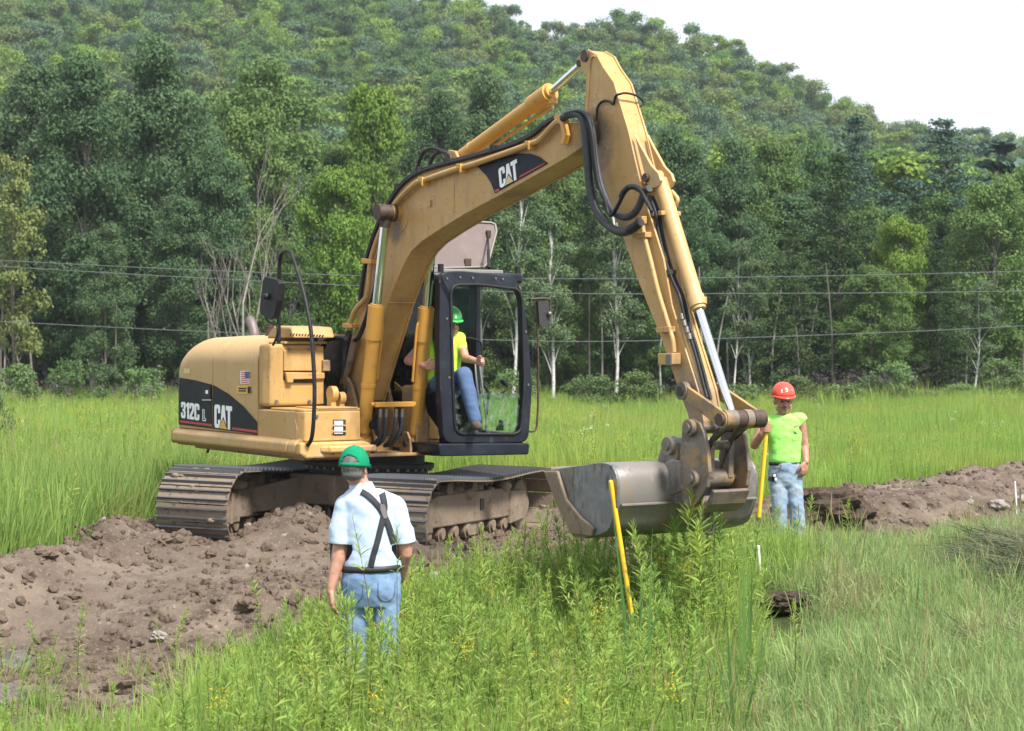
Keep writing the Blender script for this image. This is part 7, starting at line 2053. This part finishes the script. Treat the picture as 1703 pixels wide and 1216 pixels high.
blob('shirt', [('l', [(Q_(742, 556, .06), .08, .08), (Q_(740, 563, .06), .15, .10), (Q_(738, 576, .06), .185, .12), (Q_(736, 605, .07), .18, .145), (Q_(736, 630, .08), .18, .155), (Q_(736, 645, .08), .17, .14)]), ('c', Q_(714, 567, .06), Q_(764, 563, .06), .07, .068), ('c', Q_(763, 564, .05), Q_(767, 577, .01), .064, .06), ('c', Q_(712, 568, .05), Q_(705, 578, .02), .064, .062)], .011, M['hivis_op'], op, 3, .016, 9)
blob('jeans', [('e', Q_(738, 650, .08), (.18, .16, .10)), ('c', Q_(748, 642, .06), Q_(772, 623, -.32), .098, .078), ('c', Q_(772, 623, -.32), Q_(790, 698, -.36), .080, .062), ('c', Q_(725, 646, .06), Q_(738, 626, -.32), .098, .078), ('c', Q_(738, 626, -.32), Q_(745, 700, -.20), .080, .062)], .011, M['denim_dark'], op, 3, .016, 9)
for u, dy in ((790, -.36), (745, -.16)):
    blob('boot', [('c', Q_(u, 704, dy), Q_(u + 4, 709, dy - .10), .05, .045)], .011, M['boots'], op, 3)
hatO = dome(op_(0, .008, .045), orot, .110, .132, .122, .0, 'hard_hat', M['hat_green'], op, 40, 14, None, .004, .04)
r0 = []; r1 = []
for k in range(40):
    a = 6.2832 * k / 40; f = max(0, -math.sin(a)) ** 2
    r0.append(op_(.105 * math.cos(a), .008 + .127 * math.sin(a), .048)); r1.append(op_((.120 + .006 * f) * math.cos(a), .008 + (.142 + .038 * f) * math.sin(a), .038 - .010 * f))
MB().rings([r0, r1], caps=False).obj('hat_brim', M['hat_green'], op).modifiers.new('thick', 'SOLIDIFY').thickness = .005
bvO = BVHTree.FromPolygons([v.co.copy() for v in hatO.data.vertices], [tuple(p.vertices) for p in hatO.data.polygons])
def ox(u, v): p = Q_(u, v); return (p.x, p.z)
patch_on(bvO, [ox(u, v) for u, v in ((750, 522.5), (760, 524.5), (760, 530), (750, 528))], .007, 'hat_sticker', M['sticker'], op)
for e in (-1, 1):
    MB().sphere(op_(e * .032, -.082, -.004), .011, 10, 6).obj('eye', M['belt'], op)

# ------------------------------------------------------------------ small things lying and standing about
def hit(u, v, hf=None, d0=9.0):
    """where the sight line through a measured point meets the ground"""
    def H(x, y):
        z = float(terrain(x, y))
        if float(dirt_sd(np.array([x]), np.array([y]))[0]) > .1: z = max(z, float(dirt_height(np.array([x]), np.array([y]))[0]))
        if float(bank_w(np.array([x]), np.array([y]))[0]) > .0: z = max(z, float(bank_height(np.array([x]), np.array([y]))[0]))
        return z
    d = d0
    while d < 60:
        p = W(u, v, d)
        if p.z <= H(p.x, p.y): return Vector((p.x, p.y, H(p.x, p.y)))
        d += .05
    return W(u, v, 20)
ROCKS = [(1632, 770, .13, 'clod', 'big rounded clod on the crest of the soil bank at right', 'clod'), (1660, 845, .14, 'stone', 'pale stone in the grass before the soil bank', 'stone'), (1612, 838, .06, 'stone', 'small pale stone left of the larger pale stone by the bank', 'stone'),
         (1702, 835, .13, 'stone', 'pale stone at the right edge below the soil bank', 'stone'), (413, 876, .055, 'stone', 'small white stone beside the end of the left track', 'stone'),
         (24, 1112, .20, 'stone_dark', 'dark wet rock at the left edge of the churned soil', 'rock'), (10, 1168, .19, 'stone_dark', 'flat grey rock below the dark wet rock at the left edge', 'rock'),
         (122, 1002, .11, 'clod', 'large clod on the left of the bare soil, by a grass stalk', 'clod'), (265, 1068, .085, 'stone', 'pale stone at the lower edge of the bare soil', 'stone'), (205, 942, .12, 'clod', 'large clod on the soil berm left of the track', 'clod'),
         (330, 990, .09, 'clod', 'single clod in the middle of the flattened soil', 'clod'), (410, 1018, .12, 'clod', 'rounded clod at the edge of the weeds, left of the man', 'clod'), (790, 915, .13, 'clod', 'dark upright lump in front of the right track', 'clod'),
         (705, 950, .13, 'clod', 'large clod right of the man at elbow height', 'clod'), (725, 965, .075, 'stone', 'grey stone below the right track', 'stone'), (762, 972, .05, 'stone', 'small pale stone below the right track', 'stone'),
         (823, 958, .065, 'stone', 'pale triangular stone before the far end of the right track', 'stone'), (270, 905, .11, 'clod', 'clod just in front of the left track', 'clod'), (645, 1005, .12, 'clod', 'clod beside the leg of the man in suspenders', 'clod'),
         (205, 1150, .15, 'clod', 'dark clod among the seedling weeds at lower left', 'clod'), (265, 1120, .13, 'clod', 'clod above the weeds at lower left', 'clod'), (75, 925, .13, 'clod', 'clod on the berm at the far left', 'clod')]
for i, (u, v, r, m, lb, cat) in enumerate(ROCKS):
    p = hit(u, v)
    o = bpy.data.objects.new('rock' if m != 'clod' else 'soil_clod', rock_mesh('rock', 60 + i, M[m], 3, .62 if m == 'clod' else .42, .66)); link(o)
    r *= .72; o.location = p + Vector((0, 0, r * .12)); o.scale = (r * random.uniform(1, 1.3), r, r); o.rotation_euler = (random.uniform(-.3, .3), random.uniform(-.3, .3), random.uniform(0, 6))
    tag(o, lb, cat)
M['soil_dark'] = surf('dark_topsoil', (.055, .04, .03), [((.095, .072, .055), 9, .48, .66, None)], rough=.95, bump=.9, bscale=30, spec=.1)
p = Vector((SOD[0], SOD[1], float(terrain(*SOD))))
so = bpy.data.objects.new('sod_clump', rock_mesh('sod', 90, M['soil_dark'], 4, .55, .62)); link(so); so.location = p + Vector((0, 0, .08)); so.scale = (.20, .17, .14)
tag(so, 'dark clump of dug topsoil lying in the short grass', 'clump')
p = hit(1375, 868)
so = bpy.data.objects.new('sod_clump', rock_mesh('sod', 95, M['soil_dark'], 4, .5, .8)); link(so); so.location = p + Vector((0, .2, .12)); so.scale = (.42, .35, .26)
tag(so, 'dark broken edge of topsoil right beside the legs of the worker', 'clump')
# marker stakes
for (u0, v0, u1, v1, lb) in ((1261, 909, 1266, 965, 'short white marker stake in the grass below the worker'), (1688, 802, 1691, 846, 'thin white marker stake before the soil bank at right'), (1697, 812, 1697, 846, 'grey marker stake beside the thin white one')):
    p = hit(u1, v1 + 12); a = W(u0, v0, p.y)
    rs = .013 if u0 < 1500 else .010
    o = MB().cyl(p + Vector((0, 0, -.05)), a, rs, n=10).sphere(a, rs, 10, 6).obj('marker_stake', M['white_paint'] if 'white' in lb.split()[1] or 'white' in lb[:20] else M['bolt']); tag(o, lb, 'stake')
# tall weeds that stand out singly
TW = [(1128, 800, 15.0, 'tallest goldenrod, in front of the bucket left of the coupler'), (1146, 835, 14.7, 'tall goldenrod right beside the tallest one before the coupler'), (1104, 838, 15.2, 'goldenrod before the middle of the bucket'), (1168, 868, 14.6, 'goldenrod before the lower edge of the coupler'),
      (1078, 868, 14.9, 'goldenrod right of the free-standing shovel'), (1195, 850, 15.2, 'goldenrod before the right part of the bucket'), (1232, 845, 16.2, 'goldenrod before the right end of the bucket'), (963, 892, 16.2, 'goldenrod under the left end of the bucket'),
      (1344, 820, 17.6, 'goldenrod in front of the right leg of the worker'), (1318, 852, 17.2, 'goldenrod between the legs of the worker'), (1286, 838, 17.3, 'goldenrod beside the shovel of the worker'), (1255, 860, 16.8, 'goldenrod just left of the shovel of the worker'),
      (627, 850, 13.45, 'thin goldenrod rising in front of the suspenders'), (661, 868, 13.4, 'thin goldenrod before the right side of the man in suspenders'), (598, 965, 13.3, 'goldenrod before the jeans of the man in suspenders'), (438, 958, 15.6, 'lone goldenrod on the edge of the bare soil left of the man'),
      (905, 905, 15.8, 'goldenrod in front of the far end of the right track'), (1000, 880, 15.4, 'goldenrod just left of the free-standing shovel'), (800, 925, 15.4, 'goldenrod in front of the dark upright lump'), (1060, 845, 15.5, 'goldenrod behind the free-standing shovel'), (1172, 830, 15.4, 'goldenrod hiding the left cheek of the coupler')]
for i, (u, v, d, lb) in enumerate(TW):
    x = (u - 851.5) * d / FPX; zg = float(terrain(x, d)); h = CAM_H + (HZN - v) * d / FPX - zg
    thin = 'thin' in lb
    me = weed_mesh('goldenrod_plant', [L_weed if i % 3 else L_weed_g, L_stem, L_yellow], h, 30 if thin else int(80 * h), 800 + i, ll=(.05, .08) if thin else (.075, .125))
    e = bpy.data.objects.new('goldenrod_plant', me); link(e); e.location = (x, d, zg); e.rotation_euler = (0, 0, random.uniform(0, 6)); tag(e, lb, 'plant')
def cattail(u, vt, d, n, seed, label, spread=.10):
    r = np.random.default_rng(seed); x = (u - 851.5) * d / FPX; zg = float(terrain(x, d)); h = CAM_H + (HZN - vt) * d / FPX - zg
    root = bpy.data.objects.new('cattail_plant', None); link(root); root.location = (x, d, zg); tag(root, label, 'plant')
    for k in range(n):
        a = r.uniform(0, 6.28); ln = abs(r.normal(0, .09)) + .02; b = np.array([[r.normal(0, .035), r.normal(0, .03), -.03]])
        dd = np.array([[math.sin(ln) * math.cos(a), math.sin(ln) * math.sin(a) * .6, math.cos(ln)]]); L = h * (1.0 if k == 0 else r.uniform(.62, .98))
        V, F = strips(b, dd, np.array([L]), np.array([.017]), np.array([.08 if k % 3 else .35]), np.array([[.3, 1, .1]]), 6)
        bo = bpy.data.objects.new('blade', np_mesh('blade', V, F, L_cat, np.full(len(V), r.random()))); link(bo, root)
cattail(1055, 828, 13.1, 8, 1, 'clump of tall cattail blades right of the free-standing shovel')
cattail(1240, 890, 13.6, 5, 2, 'cattail blades in the grass below the white marker stake')
cattail(1225, 1010, 12.2, 4, 3, 'small cattail clump low at the bottom centre right')
cattail(1395, 985, 14.2, 4, 4, 'thin upright rush in the verge right of the dark clump')
cattail(1525, 950, 15.2, 3, 5, 'dry upright stalk in the verge near the cut hay', .05)
# loose gravel where the road shoulder begins at the lower right
# ------------------------------------------------------------------ haze
if HAZE:
    hz = MB().box((0, 345, 33), (1760, 720, 74)).obj('haze', [])
    m = bpy.data.materials.new('haze'); m.use_nodes = True; nt = m.node_tree; nt.nodes.clear()
    out = nt.nodes.new('ShaderNodeOutputMaterial'); pv_ = nt.nodes.new('ShaderNodeVolumePrincipled')
    pv_.inputs['Color'].default_value = (.80, .88, 1.0, 1); pv_.inputs['Density'].default_value = HAZE; pv_.inputs['Anisotropy'].default_value = .2
    nt.links.new(pv_.outputs[0], out.inputs['Volume']); hz.data.materials.append(m); tag(hz, kind='stuff')
